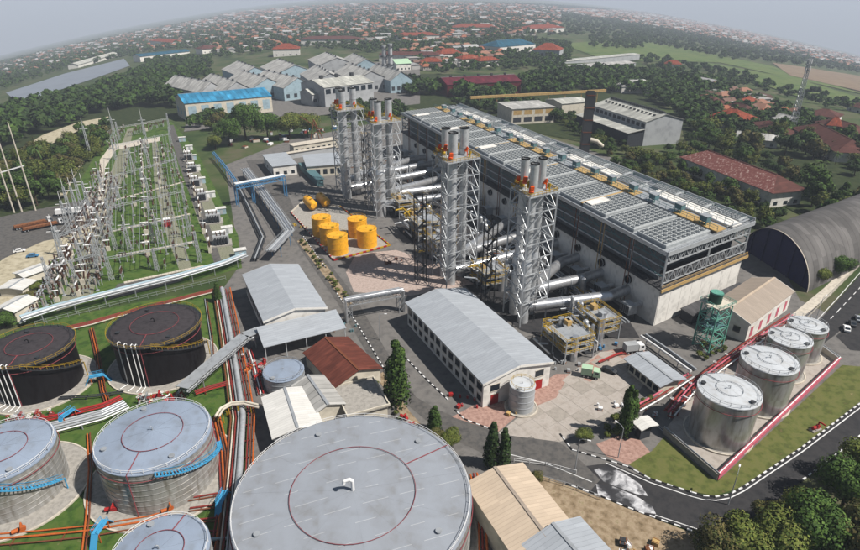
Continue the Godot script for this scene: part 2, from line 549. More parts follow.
func kerb(pts: PackedVector2Array, painted := true, w := 0.35, h := 0.16, block := 1.2) -> void:
	var light := MB.new()
	var dark := MB.new()
	var flip := false
	for k in pts.size() - 1:
		var a := V3(pts[k], h / 2)
		var b := V3(pts[k + 1], h / 2)
		var m := maxi(1, int(round(a.distance_to(b) / block)))
		for i in m:
			(light if flip or not painted else dark).beam(a.lerp(b, float(i) / m), a.lerp(b, float(i + 1) / m), w, h + 0.1)
			flip = not flip
	var o := Node3D.new()
	o.name = numbered("kerb")
	add_child(o)
	o.set_meta("kind", "structure")
	if not light.v.is_empty():
		part(o, "white_kerbstones" if painted else "kerbstones", light, M["paint_white" if painted else "concrete"]).set_meta("kind", "stuff")
	if not dark.v.is_empty():
		part(o, "black_kerbstones", dark, M["paint_black"]).set_meta("kind", "stuff")

func stripe(pts: PackedVector2Array, y: float, w: float, dash := 0.0, gap := 0.0) -> void:
	var mb := MB.new()
	for k in pts.size() - 1:
		var a := V3(pts[k], y)
		var b := V3(pts[k + 1], y)
		var d := (b - a).normalized()
		var s := d.cross(Vector3.UP) * w / 2
		var t := 0.0
		var total := a.distance_to(b)
		while t < total:
			var e := total if dash <= 0.0 else minf(total, t + dash)
			mb.quad(a + d * t - s, a + d * t + s, a + d * e + s, a + d * e - s)
			t = e + maxf(gap, 0.01)
	ground("road_marking", mb, M.paint_white)

func make_ground() -> void:
	var mb := MB.new()
	var radii := [0.0]
	var r := 25.0
	while r < 14000.0:
		radii.append(r)
		r *= 1.09
	var seg := 144
	var at := func(rad: float, k: int) -> Vector3:
		var t := TAU * k / seg
		var x: float = rad * cos(t)
		var z: float = rad * sin(t)
		return Vector3(x, ht(x, z) - 0.06, z)
	for i in radii.size() - 1:
		for k in seg:
			if i == 0:
				mb.flat(at.call(0.0, k), at.call(radii[1], k + 1), at.call(radii[1], k))
			else:
				mb.quad(at.call(radii[i], k), at.call(radii[i], k + 1), at.call(radii[i + 1], k + 1), at.call(radii[i + 1], k))
	ground("terrain", mb, M.terrain)
	# plant
	flat_area("yard", P([-130.26, -361.54, -103.84, -430.22, -26.05, -512.02, 36.45, -539.73, 124.27, -373.59, 154.28, -252.99, 132.85, -182.9, 141.44, -162.44, 111.87, -118.18, 57.91, -94.77, 26.81, -84.11, 7.68, -74.92, -36.48, -74.92, -46.61, -118.18, -77.2, -182.9, -76.89, -212.39]), -0.02, "yard")
	flat_area("lawn", P([-147.39, -153.51, -125.57, -170.17, -100.54, -182.9, -77.69, -192.23, -64.83, -162.44, -47.65, -118.18, -35.91, -74.92, -97.93, -74.92]), 0.0, "lawn")
	flat_area("lawn", P([-150.61, -162.44, -152.12, -190.62, -188.34, -285.26, -255.92, -469.62, -218.67, -497.57, -162.83, -400.53, -119.02, -310.3, -87.2, -244.37, -75.26, -209.57, -103.2, -189.04, -130.77, -167.53]), 0.0, "lawn")
	flat_area("gravel_strip", P([-129.29, -174.26, -144.02, -215.27, -181.31, -310.3, -241.91, -467.44, -238.72, -470.98, -187.82, -350.16, -163.51, -285.26, -135.02, -215.27, -121.36, -182.9]), 0.02, "gravel")
	flat_area("gravel_strip", P([-98.67, -205.91, -124.36, -252.99, -161.56, -329.18, -208.07, -434.11, -204.19, -433.82, -165.57, -350.16, -118.81, -255.55, -95.28, -209.57]), 0.02, "gravel")
	flat_area("gravel_strip", P([-88.38, -215.27, -115.71, -270.42, -163.54, -373.63, -169.85, -400.68, -140.54, -345.78, -99.75, -260.8, -81.16, -221.23]), 0.02, "gravel")
	flat_area("service_lane", P([-116.34, -182.9, -118.12, -195.51, -99.45, -205.91, -94.41, -198.88, -106.88, -189.04]), 0.03, "worn_asphalt")
	flat_area("service_lane", P([-214.88, -480.05, -211.43, -483.78, -159.6, -373.62, -114.28, -277.68, -85.1, -215.27, -87.01, -212.39, -117.27, -274.74, -162.92, -368.7]), 0.03, "worn_asphalt")
	flat_area("service_lane", P([-216.4, -374.56, -229.05, -415.86, -204.9, -440.84, -198.94, -426.71, -218.19, -399.65, -203.08, -354.71, -173.22, -293.21, -175.87, -293.21]), 0.03, "pale_concrete")
	# lay-by and dirt tracks on the left
	flat_area("parking_ground", P([-220.6, -260.8, -207.61, -271.85, -191.45, -285.26, -178.2, -299.85, -166.87, -283.72, -155.58, -255.55, -162.74, -235.11, -174.4, -219.22, -184.15, -209.57]), 0.01, "worn_asphalt")
	flat_area("dirt_track", P([-175.34, -197.18, -176.48, -219.22, -171.12, -237.37, -165.12, -240.83, -158.26, -260.8, -152.07, -250.48, -154.61, -225.35, -155.48, -215.27, -146.5, -182.9, -144.18, -167.53, -150.61, -162.44]), 0.03, "sand")
	flat_area("dirt_track", P([-283.58, -348.85, -282.79, -385.18, -297.03, -446.33, -295.78, -494.64, -282.38, -518.85, -271.28, -493.49, -278.09, -465.61, -273.13, -414.35, -266.15, -362, -261.19, -317.8]), 0.05, "sand")
	flat_area("dirt_track", P([-200.87, -299.85, -217.65, -337.3, -229.87, -375.13, -225.81, -374.94, -209.56, -329.18, -194.67, -296.5]), 0.05, "sand")
	# roads
	flat_area("plant_road", P([-120.35, -373.59, -105.96, -373.59, -83.28, -319.5, -65.76, -270.42, -49.17, -229.6, -41.73, -215.27, -28.75, -189.04, -18.34, -162.44, -8.7, -138.21, -3.83, -127.63, 1.59, -122.57, 10.29, -117.02, 17.56, -112.91, 31.11, -110.39, 33.14, -108.3, 35.86, -103.3, 38.64, -97.7, 35.56, -94.48, 29.54, -97.7, 20.92, -101.07, 13.41, -105.59, 2.52, -113.64, -7.03, -125.49, -15.16, -139.19, -33.18, -181.41, -55.21, -227.46, -76.33, -273.29, -96.47, -317.62]), 0.02, "worn_asphalt")
	flat_area("access_road", P([38.64, -97.7, 36.5, -102.02, 42.38, -102.98, 50, -97.7, 57.56, -93.91, 62.48, -92.5, 69.63, -95.05, 89.57, -107.28, 120.67, -128.07, 116.53, -118.18, 95.65, -104.6, 83.75, -97.11, 72.81, -90.04, 62.9, -84.11, 55.38, -83.37, 47.55, -87.4, 35.56, -94.48]), 0.022, "asphalt")
	flat_area("access_road", P([121.33, -159.38, 144.85, -181.41, 180.84, -215.27, 176.54, -198.88, 155.48, -179.22, 130.68, -159.38, 122.93, -153.51]), 0.02, "asphalt")
	flat_area("car_park", P([130.63, -158.77, 156.69, -179.94, 153.89, -162.44, 135.93, -149.59, 129.88, -150.69]), 0.024, "asphalt")
	slabs("apron", P([16.8, -112.91, 29.19, -125.49, 41.39, -139.19, 52.28, -149.59, 61.23, -150.69, 62.56, -136.28, 54.59, -125.49, 43.62, -116.64, 32.03, -110.04]), 0.024, 4.6)
	flat_area("alley_shade_sheet", P([67.18, -157.58, 58.22, -157.58, 40.88, -154.08, 29.47, -162.44, 14.84, -190.62, 2.45, -215.27, -13.79, -248.01, -23.69, -283.72, -18.73, -329.18, 5.3, -293.21, 31.41, -240.83, 52.04, -209.57, 66.93, -178.49]), 0.015, "asphalt")  # dark sheet over the yard: shade between hall and stacks put into the colour
	flat_area("red_paving", P([5.74, -119.36, 12.37, -124.65, 22.27, -126.34, 31.08, -133.46, 36.53, -138.21, 40.59, -138.21, 34.39, -127.2, 24.27, -121.35, 17.13, -113.64]), 0.026, "red_paving")
	flat_area("red_paving", P([-33.15, -205.91, -31.19, -223.28, -14.55, -227.46, 2.45, -215.27, 16.66, -195.51, -7.27, -185.93, -28.01, -189.04]), 0.02, "pink_paving")
	flat_area("red_paving", P([40.72, -109.34, 46.94, -112.18, 51.96, -110.75, 53.03, -106.6, 46.42, -102.34, 42.06, -105.26]), 0.026, "red_paving")
	flat_area("red_paving", P([41.17, -138.21, 52.9, -149.59, 66.04, -154.08, 67.04, -149.59, 57.17, -145.3, 45.44, -134.39]), 0.03, "red_paving")
	flat_area("lawn", P([46.52, -102.66, 53.62, -106.94, 58.29, -111.82, 64.96, -97.11, 122.32, -142.71, 132.54, -141.19, 121.26, -128.94, 89.96, -107.96, 69.69, -95.63, 62.72, -93.06, 57.79, -94.48, 50.2, -98.3]), 0.02, "dry_lawn")
	flat_area("tank_bund_floor", P([58.95, -113.64, 65.49, -98.3, 122.11, -144.25, 124.06, -167.53, 103.6, -158.77, 80.44, -139.19]), 0.03, "apron")
	flat_area("soil", P([21.81, -100.76, 29.42, -97.11, 37.34, -92.78, 47.37, -86.88, 55.07, -82.65, 49.93, -74.92, 24.96, -74.92, 23.11, -86.62]), 0.01, "soil")
	flat_area("paved_path", P([122.72, -167.53, 145.5, -185.93, 181.05, -219.22, 183.49, -225.35, 147.16, -192.23, 122.93, -171.52]), 0.02, "pale_concrete")
	flat_area("planting_bed", P([-56.98, -240.83, -39.75, -207.73, -27.38, -180.67, -29.24, -178.49, -42.47, -205.01, -58.96, -237.37]), 0.05, "soil")
	flat_area("planting_bed", P([-13.7, -139.19, -15.58, -137.24, -6.73, -118.18, 0, -107.96, 2.44, -108.65, -5.28, -121.35]), 0.05, "soil")
	kerb(P([32.6, -112.91, 34.37, -107.28, 41.7, -103.95, 46.22, -101.7, 50.1, -98, 57.68, -94.19, 60.08, -93.06, 62.6, -92.78, 65.72, -93.34, 69.77, -95.34, 89.76, -107.62, 120.67, -128.07]))
	kerb(P([30.66, -96.51, 37.41, -93.06, 42.57, -89.77, 47.46, -87.14, 55.28, -83.13]))
	kerb(P([83.75, -97.11, 95.65, -104.6, 116.53, -118.18]))
	kerb(P([6.63, -122.16, 8.82, -118.57, 11.8, -116.64, 16.66, -114.01]))
	kerb(P([-8.56, -148.5, -1.43, -136.28, 4.89, -126.34]))
	kerb(P([-34.64, -189.04, -24.81, -167.53, -12.82, -139.19, -8.31, -129.83]))
	kerb(P([-59.77, -248.01, -41.63, -209.57]))
	stripe(P([41.44, -102.98, 49.75, -96.96, 57.22, -93.06, 59.67, -92.08, 62.39, -91.81, 65.77, -92.5, 69.8, -94.48, 89.66, -106.6, 120.33, -126.77]), 0.03, 0.25)
	stripe(P([47.73, -87.92, 55.68, -84.11, 63.25, -84.85]), 0.03, 0.2)
	stripe(P([122.2, -157.58, 141.48, -174.95, 172.61, -203.23]), 0.03, 0.25, 3.0, 3.0)
	stripe(P([123.76, -162.44, 145.78, -182.9, 175.81, -211.45]), 0.03, 0.25)
	stripe(P([16.87, -106.6, 27.07, -102.98, 36.67, -97.11]), 0.03, 0.2)
	# land beyond
	draped("factory_yard", P([-194.79, -462.07, -9.74, -580.6, -16.3, -1004, -300.43, -776.43]), 0.3, "yard")
	draped("woodland_floor", P([-316.51, -384.65, -225.57, -556.76, -395.86, -1009, -565.28, -712.46]), 0.3, "undergrowth")
	draped("woodland_floor", P([-221.59, -255.55, -192.34, -286.82, -269.95, -497.62, -302.53, -365.95]), 0.04, "undergrowth", 8)
	draped("woodland_floor", P([99.51, -329.18, 152.22, -238.51, 172.98, -252.99, 146.04, -400.27]), 0.04, "undergrowth", 8)
	draped("woodland_floor", P([170.09, -373.67, 188.32, -227.46, 348.44, -459.31, 327.57, -827.79]), 0.3, "undergrowth", 16)
	draped("woodland_floor", P([-24.9, -569.94, 132.08, -400.14, 342.55, -796.74, -34.37, -805.34]), 0.25, "undergrowth", 16)
	draped("pond", P([-658.83, -933.49, -731.73, -1218, -530.67, -889.47, -510.48, -738.89]), 0.6, "pond", 12)
	draped("pond", P([-731.73, -1218, -724.99, -1459, -584.59, -1194, -530.67, -889.47]), 0.6, "pond", 12)
	draped("field", P([287.58, -1377, 606.52, -1803, 588.33, -1246, 303.15, -1035]), 0.8, "field")
	draped("field", P([606.52, -1803, 759.86, -1369, 673.95, -918.17, 588.33, -1246]), 0.8, "field")
	draped("field", P([531.07, -1209, 647.77, -1062, 599.04, -793.27, 460.34, -744.71]), 1.0, "field")
	draped("fallow_field", P([842.34, -1512, 1188, -1601, 714.65, -951.97, 669.72, -1132]), 1.2, "fallow")
	draped("field", P([182.1, -790.03, 303.04, -879.04, 279.5, -732.74, 194.87, -690.18]), 0.4, "field")

# ---------------------------------------------------------------- storage tanks
func arc(r: float, y: float, a0: float, a1: float, n: int) -> Array:
	var out := []
	for k in n + 1:
		var t := a0 + (a1 - a0) * k / n
		out.append(Vector3(cos(t) * r, y, sin(t) * r))
	return out

func tank(called: String, label: String, c: Vector2, r: float, h: float, s: Dictionary) -> Node3D:
	var o := thing(called, label, "storage tank", V3(c, 0.0), 0.0, s.get("group", ""))
	var rise: float = s.get("rise", 0.09) * r
	var seg := 64 if r > 8 else 32
	var mb := MB.new()
	if s.get("base", 0.0) > 0.0:
		var b: float = s.base
		mb.lathe(Vector3.ZERO, [Vector2(r + b, 0.0), Vector2(r + b, 0.3), Vector2(r, 0.3)], seg)
		part(o, "base_ring", mb, M.concrete)
		mb = MB.new()
		mb.lathe(Vector3.ZERO, [Vector2(r + b + 0.35, 0.0), Vector2(r + b + 0.35, 0.42), Vector2(r + b, 0.42), Vector2(r + b, 0.3)], seg)
		part(o, "base_kerb", mb, M.pale_concrete)
	mb = MB.new()
	mb.lathe(Vector3.ZERO, [Vector2(r, 0.0), Vector2(r, h)], seg)
	part(o, "shell", mb, M[s.shell])
	var rows: int = s.get("rows", 0)
	for k in rows:
		mb = MB.new()
		mb.ring(Vector3(0, h * (k + 1) / (rows + 1), 0), r + 0.03, 0.1, 0.12, seg)
		part(o, "weld_seam", mb, M[s.get("seam", s.shell)])
	# the roof: sectors of plate, lapped at the seams
	var sectors: int = s.get("sectors", 1)
	if sectors == 1:
		mb = MB.new()
		mb.lathe(Vector3.ZERO, [Vector2(r, h), Vector2(r + 0.12, h), Vector2(r + 0.12, h + 0.1), Vector2(r * 0.5, h + rise * 0.62), Vector2(0, h + rise)], seg)
		part(o, "roof", mb, M[s.roof])
	else:
		mb = MB.new()
		mb.lathe(Vector3.ZERO, [Vector2(r, h - 0.15), Vector2(r + 0.12, h - 0.15), Vector2(r + 0.12, h + 0.06), Vector2(r - 0.1, h + 0.06)], seg)
		part(o, "roof_edge", mb, M[s.roof])
		for k in sectors:
			var plate := MB.new()
			var lift := 0.02 if k % 2 == 0 else 0.0
			var n := maxi(2, 72 / sectors)
			for i in n:
				var t0 := TAU * (k + float(i) / n) / sectors
				var t1 := TAU * (k + float(i + 1) / n) / sectors
				var q := []
				for e in [[r, 0.07], [r * 0.5, rise * 0.62], [0.0, rise]]:
					q.append([Vector3(cos(t0) * e[0], h + e[1] + lift, sin(t0) * e[0]), Vector3(cos(t1) * e[0], h + e[1] + lift, sin(t1) * e[0])])
				plate.quad(q[0][0], q[1][0], q[1][1], q[0][1])
				plate.flat(q[1][0], q[2][0], q[1][1])
			part(o, "roof_plate", plate, M[s.roof if k % 3 else s.get("roof_alt", s.roof)])
	var roof_y := func(q: float) -> float: return h + (0.07 + (rise * 0.62 - 0.07) * (1.0 - q) / 0.5 if q > 0.5 else rise * 0.62 + rise * 0.38 * (0.5 - q) / 0.5)
	for k in s.get("laps", 0):   # lapped plate edges, row after row across the roof
		var u: float = -0.9 + 1.8 * (k + 0.5) / s.laps
		var half := sqrt(1.0 - u * u) * 0.93
		var t := -half
		while t < half:
			var t2 := minf(half, t + 0.12 + 0.05 * ((k * 3) % 4))
			mb = MB.new()
			var d := Vector3(0.94, 0, -0.34)
			var e := Vector3(0.34, 0, 0.94)
			var p0: Vector3 = (e * u + d * t) * r
			var p1: Vector3 = (e * u + d * t2) * r
			p0.y = roof_y.call(p0.length() / r) + 0.03
			p1.y = roof_y.call(p1.length() / r) + 0.03
			mb.beam(p0, p1, 0.12, 0.05)
			part(o, "plate_lap", mb, M.tank_lap)
			t = t2 + 0.1 + 0.07 * ((k * 5) % 3)
	# guard rail at the rim
	mb = MB.new()
	var rr := r - 0.25
	var n2 := int(TAU * rr / 2.2)
	mb.ring(Vector3(0, h + 1.1, 0), rr, 0.07, 0.07, maxi(24, n2))
	mb.ring(Vector3(0, h + 0.6, 0), rr, 0.05, 0.05, maxi(24, n2))
	for p in arc(rr, h, 0, TAU, n2):
		mb.beam(p, p + Vector3(0, 1.12, 0), 0.08)
	part(o, "guard_rail", mb, M[s.get("toe", s.rail)])
	if s.has("toe"):
		mb = MB.new()
		mb.ring(Vector3(0, h - 0.02, 0), r + 0.5, 0.8, 0.08, seg)
		part(o, "rim_walkway", mb, M[s.toe])
		mb = MB.new()
		mb.ring(Vector3(0, h + 1.05, 0), r + 0.9, 0.06, 0.06, seg)
		mb.ring(Vector3(0, h + 0.5, 0), r + 0.9, 0.05, 0.05, seg)
		for p in arc(r + 0.9, h, 0, TAU, n2):
			mb.beam(p, p + Vector3(0, 1.1, 0), 0.07)
		part(o, "outer_rail", mb, M[s.rail])
	# deluge ring pipe on the roof
	if s.has("ring"):
		mb = MB.new()
		var q: float = s.get("ring_at", 0.5)
		var y: float = roof_y.call(q)
		var pts := arc(r * q, y + 0.25, 0, TAU, 48)
		for k in 48:
			mb.cyl(pts[k], pts[k + 1], 0.07, 0.07, 5, false, false)
		for k in range(0, 48, 4):
			mb.beam(pts[k] - Vector3(0, 0.3, 0), pts[k], 0.1)
		var fa: float = s.get("feed", -0.6)
		mb.cyl(Vector3(cos(fa) * r * q, y + 0.25, sin(fa) * r * q), Vector3(cos(fa) * r, h + 0.3, sin(fa) * r), 0.11, 0.11, 6)
		mb.cyl(Vector3(cos(fa) * (r + 0.25), h + 0.3, sin(fa) * (r + 0.25)), Vector3(cos(fa) * (r + 0.25), 0.2, sin(fa) * (r + 0.25)), 0.12, 0.12, 6)
		part(o, "deluge_ring", mb, M[s.ring])
	if s.has("shell_ring"):
		mb = MB.new()
		for p in [0.86]:
			var pts2 := arc(r + 0.3, h * p, 0, TAU, 60)
			for k in 60:
				mb.cyl(pts2[k], pts2[k + 1], 0.09, 0.09, 5, false, false)
		part(o, "shell_spray_ring", mb, M[s.shell_ring])
	# vent on the crown: a gooseneck
	mb = MB.new()
	var g: float = s.get("vent", 0.6)
	mb.tube([Vector3(0, h + rise - 0.1, 0), Vector3(0, h + rise + g * 2.2, 0), Vector3(-g * 0.5, h + rise + g * 2.7, g * 0.2), Vector3(-g * 1.3, h + rise + g * 2.5, g * 0.4), Vector3(-g * 1.5, h + rise + g * 1.9, g * 0.5)], g * 0.32, 8)
	part(o, "roof_vent", mb, M[s.get("vent_mat", "galvanised")])
	for a in s.get("hatches", [0.8, 2.6, 4.1]):
		mb = MB.new()
		var p := Vector3(cos(a) * r * 0.82, roof_y.call(0.82) - 0.05, sin(a) * r * 0.82)
		mb.cyl(p, p + Vector3(0, 0.45, 0), 0.5, 0.5, 12)
		mb.cyl(p + Vector3(0, 0.45, 0), p + Vector3(0, 0.55, 0), 0.62, 0.62, 12)
		part(o, "roof_hatch", mb, M[s.get("hatch_mat", "galvanised")])
	# spiral stair
	if s.has("stair"):
		var a0: float = s.stair[0]
		var a1: float = s.stair[1]
		var y0: float = s.stair[2] * h
		var st := MB.new()
		var sr := MB.new()
		var n := int(absf(a1 - a0) * r / 0.6)
		var inner := []
		var outer := []
		for k in n + 1:
			var t := a0 + (a1 - a0) * k / n
			var y := h + (y0 - h) * k / n
			inner.append(Vector3(cos(t) * (r + 0.15), y, sin(t) * (r + 0.15)))
			outer.append(Vector3(cos(t) * (r + 1.15), y, sin(t) * (r + 1.15)))
		for k in n:
			st.beam(outer[k] - Vector3(0, 0.15, 0), outer[k + 1] - Vector3(0, 0.15, 0), 0.08, 0.3)
			sr.beam(outer[k] + Vector3(0, 1, 0), outer[k + 1] + Vector3(0, 1, 0), 0.08)
			sr.beam(inner[k] + Vector3(0, 1, 0), inner[k + 1] + Vector3(0, 1, 0), 0.06)
			if k % 2 == 0:
				sr.beam(outer[k], outer[k] + Vector3(0, 1, 0), 0.06)
			st.beam(inner[k], outer[k], 0.3, 0.06)
		var ss := part(o, "spiral_stair", st, M[s.get("toe", s.stair_mat)])
		part(ss, "stair_rail", sr, M[s.stair_mat])
		if y0 > 0.5:
			var lg := MB.new()
			lg.beam(outer[n], Vector3(outer[n].x, 0, outer[n].z), 0.2)
			part(o, "stair_post", lg, M[s.stair_mat])
	# risers down the shell
	for k in s.get("risers", []).size():
		var a: float = s.risers[k]
		mb = MB.new()
		var d := Vector3(cos(a), 0, sin(a))
		mb.tube([d * (r - 0.6) + Vector3(0, h + 0.3, 0), d * (r - 0.4) + Vector3(0, h + 1.0, 0), d * (r + 0.35) + Vector3(0, h + 0.9, 0), d * (r + 0.4) + Vector3(0, 0.5, 0), d * (r + 3.0) + Vector3(0, 0.5, 0)], 0.13, 6)
		part(o, "riser_pipe", mb, M[s.get("riser_mat", "white")])
	return o

func make_tanks() -> void:
	var grp := "fuel storage tanks of the left tank farm"
	tank("fuel_tank", "huge pale grey fuel tank filling the bottom centre of the picture", Vector2(-14.9, -82.3), 22.9, 12.0, {"shell": "tank_silver", "roof": "tank_roof_grey", "sectors": 24, "laps": 11, "rows": 5, "rail": "white", "ring": "ring_red", "ring_at": 0.53, "feed": -0.62, "rise": 0.05, "vent": 1.1, "vent_mat": "white", "hatches": [-2.1, -0.85, 2.6, 0.5], "shell_ring": "ring_red", "base": 1.5, "group": grp})
	tank("fuel_tank", "silver fuel tank with blue spiral stair in the middle of the left tank farm", Vector2(-61.0, -99.4), 12.0, 11.6, {"shell": "tank_silver", "roof": "tank_roof", "sectors": 18, "rows": 7, "rail": "white", "ring": "ring_red", "ring_at": 0.52, "feed": 1.6, "rise": 0.13, "vent": 0.35, "shell_ring": "ring_red", "stair": [1.15, -0.55, 0.35], "stair_mat": "sky_blue", "base": 4.0, "group": grp})
	tank("fuel_tank", "silver fuel tank with pale blue roof cut by the left edge of the picture", Vector2(-92.0, -95.0), 10.2, 11.2, {"shell": "tank_silver", "roof": "tank_roof", "sectors": 18, "rows": 7, "rail": "white", "ring": "ring_red", "ring_at": 0.5, "feed": 1.6, "rise": 0.13, "vent": 0.35, "shell_ring": "ring_red", "stair": [1.25, 0.0, 0.3], "stair_mat": "sky_blue", "base": 4.5, "group": grp})
	tank("fuel_tank", "pale blue roofed tank cut off by the bottom edge beside the pipe trench", Vector2(-47.5, -70.0), 8.3, 11.0, {"shell": "tank_silver", "roof": "tank_roof", "sectors": 16, "rows": 6, "rail": "white", "ring": "ring_red", "ring_at": 0.5, "feed": -1.4, "rise": 0.13, "vent": 0.35, "base": 2.0, "group": grp})
	tank("fuel_tank", "black fuel tank with yellow railing, the right one of the black pair", Vector2(-79.2, -143.6), 11.8, 13.2, {"shell": "tank_black", "roof": "tank_black_roof", "sectors": 18, "rail": "yellow", "toe": "steel_dark", "ring": "ring_red", "ring_at": 0.55, "feed": 1.5, "rise": 0.1, "vent": 0.45, "vent_mat": "rubber", "hatch_mat": "steel_dark", "shell_ring": "ring_red", "stair": [1.25, -0.35, 0.4], "stair_mat": "yellow", "risers": [2.05, 1.85, 1.68, 1.58], "base": 3.2, "group": grp})
	tank("fuel_tank", "black fuel tank with yellow railing at the left picture edge", Vector2(-109.5, -133.8), 10.3, 12.4, {"shell": "tank_black", "roof": "tank_black_roof", "sectors": 18, "rail": "yellow", "toe": "steel_dark", "ring": "ring_red", "ring_at": 0.55, "feed": 1.5, "rise": 0.1, "vent": 0.45, "vent_mat": "rubber", "hatch_mat": "steel_dark", "shell_ring": "ring_red", "stair": [1.2, -0.3, 0.4], "stair_mat": "yellow", "risers": [1.95, 1.8, 1.65, 1.52], "base": 3.4, "group": grp})
	tank("water_tank", "small grey tank beside the rust red roof", Vector2(-40.9, -133.5), 5.6, 4.6, {"shell": "galvanised", "roof": "tank_roof", "rows": 2, "rail": "galvanised", "rise": 0.08, "vent": 0.2, "hatches": [2.0]})
	tank("water_tank", "small round tank at the end wall of the long grey roofed hall", Vector2(24.2, -123.2), 3.3, 7.6, {"shell": "steel_light", "roof": "tank_roof_silver", "rows": 3, "rail": "yellow", "rise": 0.08, "vent": 0.2, "hatches": [2.0], "base": 0.8})
	var g2 := "bright metal day tanks in the pink walled bund"
	var day := {"shell": "tank_bright", "roof": "tank_roof_silver", "sectors": 16, "rows": 0, "rail": "galvanised", "ring": "galvanised", "ring_at": 0.42, "feed": -2.0, "rise": 0.1, "vent": 0.35, "hatches": [1.0, 3.6], "hatch_mat": "steel_dark", "shell_ring": "ring_red", "base": 0.7, "group": g2}
	tank("day_tank", "bright metal tank nearest to the bund corner and the road", Vector2(72.2, -113.2), 7.1, 13.2, day)
	tank("day_tank", "bright metal tank second from the bund corner", Vector2(88.6, -125.9), 6.8, 13.4, day)
	tank("day_tank", "smaller bright metal tank third from the bund corner", Vector2(102.0, -139.5), 5.6, 11.6, day)
	tank("day_tank", "smaller bright metal tank farthest from the bund corner", Vector2(112.6, -148.5), 5.3, 10.4, day)
	# bund wall of the day tanks: pink coping panels on a low wall
	bund_wall([Vector2(58.57, -113.27), Vector2(65.23, -97.7), Vector2(121.78, -143.73), Vector2(120.13, -154.08)], 1.8)
	# yellow treatment tanks on their tray
	var y := thing("tank_tray", "concrete tray with yellow and red striped kerb under the yellow tanks", "tray", V3(Vector2(-40.88, -244.37)), 0.0)
	var mb := MB.new()
	var tray := P([-69.35, -273.29, -66.64, -289.99, -46.14, -282.19, -17.39, -231.78, -39.42, -216.25])
	var off := Vector2(-40.88, -244.37)
	for k in tray.size():
		tray[k] -= off
	mb.slab(tray, 0.0, 0.25)
	part(y, "slab", mb, M.concrete)
	for k in tray.size():
		var a := V3(tray[k], 0.45)
		var b := V3(tray[(k + 1) % tray.size()], 0.45)
		var m := int(a.distance_to(b) / 1.6)
		for i in m:
			mb = MB.new()
			mb.beam(a.lerp(b, float(i) / m), a.lerp(b, float(i + 1) / m), 0.5, 0.6)
			part(y, "kerb_block", mb, M["red" if i % 2 else "yellow"] if k in [2, 3] else M[["red", "pale_concrete"][i % 2] if k == 4 else "pale_concrete"])
	var ys := {"shell": "tank_yellow", "roof": "tank_yellow", "rows": 2, "rail": "yellow", "rise": 0.06, "vent": 0.25, "vent_mat": "yellow", "hatches": [0.9], "hatch_mat": "yellow", "group": "yellow chemical tanks on the striped tray"}
	var spots := [[Vector2(-48.88, -244.87), 8.6, "yellow tank at the back of the row of three"], [Vector2(-43.81, -235.19), 8.2, "yellow tank in the middle of the row of three"], [Vector2(-38.86, -224.82), 8.0, "yellow tank at the front of the row of three"], [Vector2(-32.56, -243.23), 8.4, "yellow tank at the back of the pair on the right"], [Vector2(-27.25, -232.17), 8.0, "yellow tank at the front of the pair on the right"]]
	for s in spots:
		tank("treatment_tank", s[2], s[0], 4.3, s[1] - 0.25, ys).position.y = 0.25
	for s in [[Vector2(-60.79, -279.75), "yellow lying tank behind the row of three upright ones"], [Vector2(-54.98, -284.42), "yellow lying tank nearest to the stack tower"]]:
		var o := thing("lying_tank", s[1], "storage tank", V3(s[0], 0.25), 0.0, "yellow lying tanks")
		var d := Vector3(0.45, 0, 0.9).normalized()
		mb = MB.new()
		mb.cyl(d * -5.0 + Vector3(0, 3, 0), d * 5.0 + Vector3(0, 3, 0), 2.4, 2.4, 20, false, false)
		for q in [-1, 1]:
			mb.cyl(d * 5.0 * q + Vector3(0, 3, 0), d * 5.9 * q + Vector3(0, 3, 0), 2.4, 1.3, 20)
		part(o, "vessel", mb, M.tank_yellow)
		for q in [-1, 1]:
			mb = MB.new()
			mb.box(d * 3.2 * q + Vector3(0, 0.7, 0), Vector3(3.2, 1.4, 0.8))
			part(o, "saddle", mb, M.concrete)
			mb = MB.new()
			mb.ring(d * 2.5 * q + Vector3(0, 5.3, 0), 0.6, 0.12, 0.5, 12)
			part(o, "manway", mb, M.yellow)

func bund_wall(pts: Array, h: float) -> void:
	for k in pts.size() - 1:
		var a := V3(pts[k])
		var b := V3(pts[k + 1])
		var o := thing("bund_wall", ["left wall of the day tank bund beside the small white shelter", "long pink coped wall of the day tank bund along the grass", "pale short wall closing the day tank bund by the car park"][k], "wall", a)
		var d := b - a
		var m := maxi(1, int(d.length() / 4.0))
		var mb := MB.new()
		mb.beam(Vector3(0, h / 2, 0), d + Vector3(0, h / 2, 0), 0.35, h)
		part(o, "wall", mb, M[["concrete", "pink_wall", "pale_concrete"][k]])
		for i in m:
			mb = MB.new()
			mb.beam(d * (i + 0.015) / m + Vector3(0, h + 0.08, 0), d * (i + 0.985) / m + Vector3(0, h + 0.08, 0), 0.8, 0.16)
			part(o, "coping", mb, M[["concrete", "pink_wall", "white"][k] if k != 1 else "pink_wall"])
		mb = MB.new()
		mb.cyl(Vector3(0, h + 0.35, 0), d + Vector3(0, h + 0.35, 0), 0.14, 0.14, 6)
		part(o, "pipe", mb, M[["galvanised", "white", "galvanised"][k]])

# ---------------------------------------------------------------- engine hall with the radiator deck on its roof
const nth := ["first", "second", "third", "fourth", "fifth", "sixth", "seventh", "eighth", "ninth", "tenth", "eleventh", "twelfth", "thirteenth", "fourteenth", "fifteenth", "sixteenth", "seventeenth", "eighteenth", "nineteenth"]
const HN := Vector2(74.0, -165.0)
var hu := Vector2(-92.6, -229.0).normalized()
var hv := Vector2(39.0, -26.0).normalized()
const HL := 247.0
const HW := 47.0
const HE := 13.8
const HD := 26.6

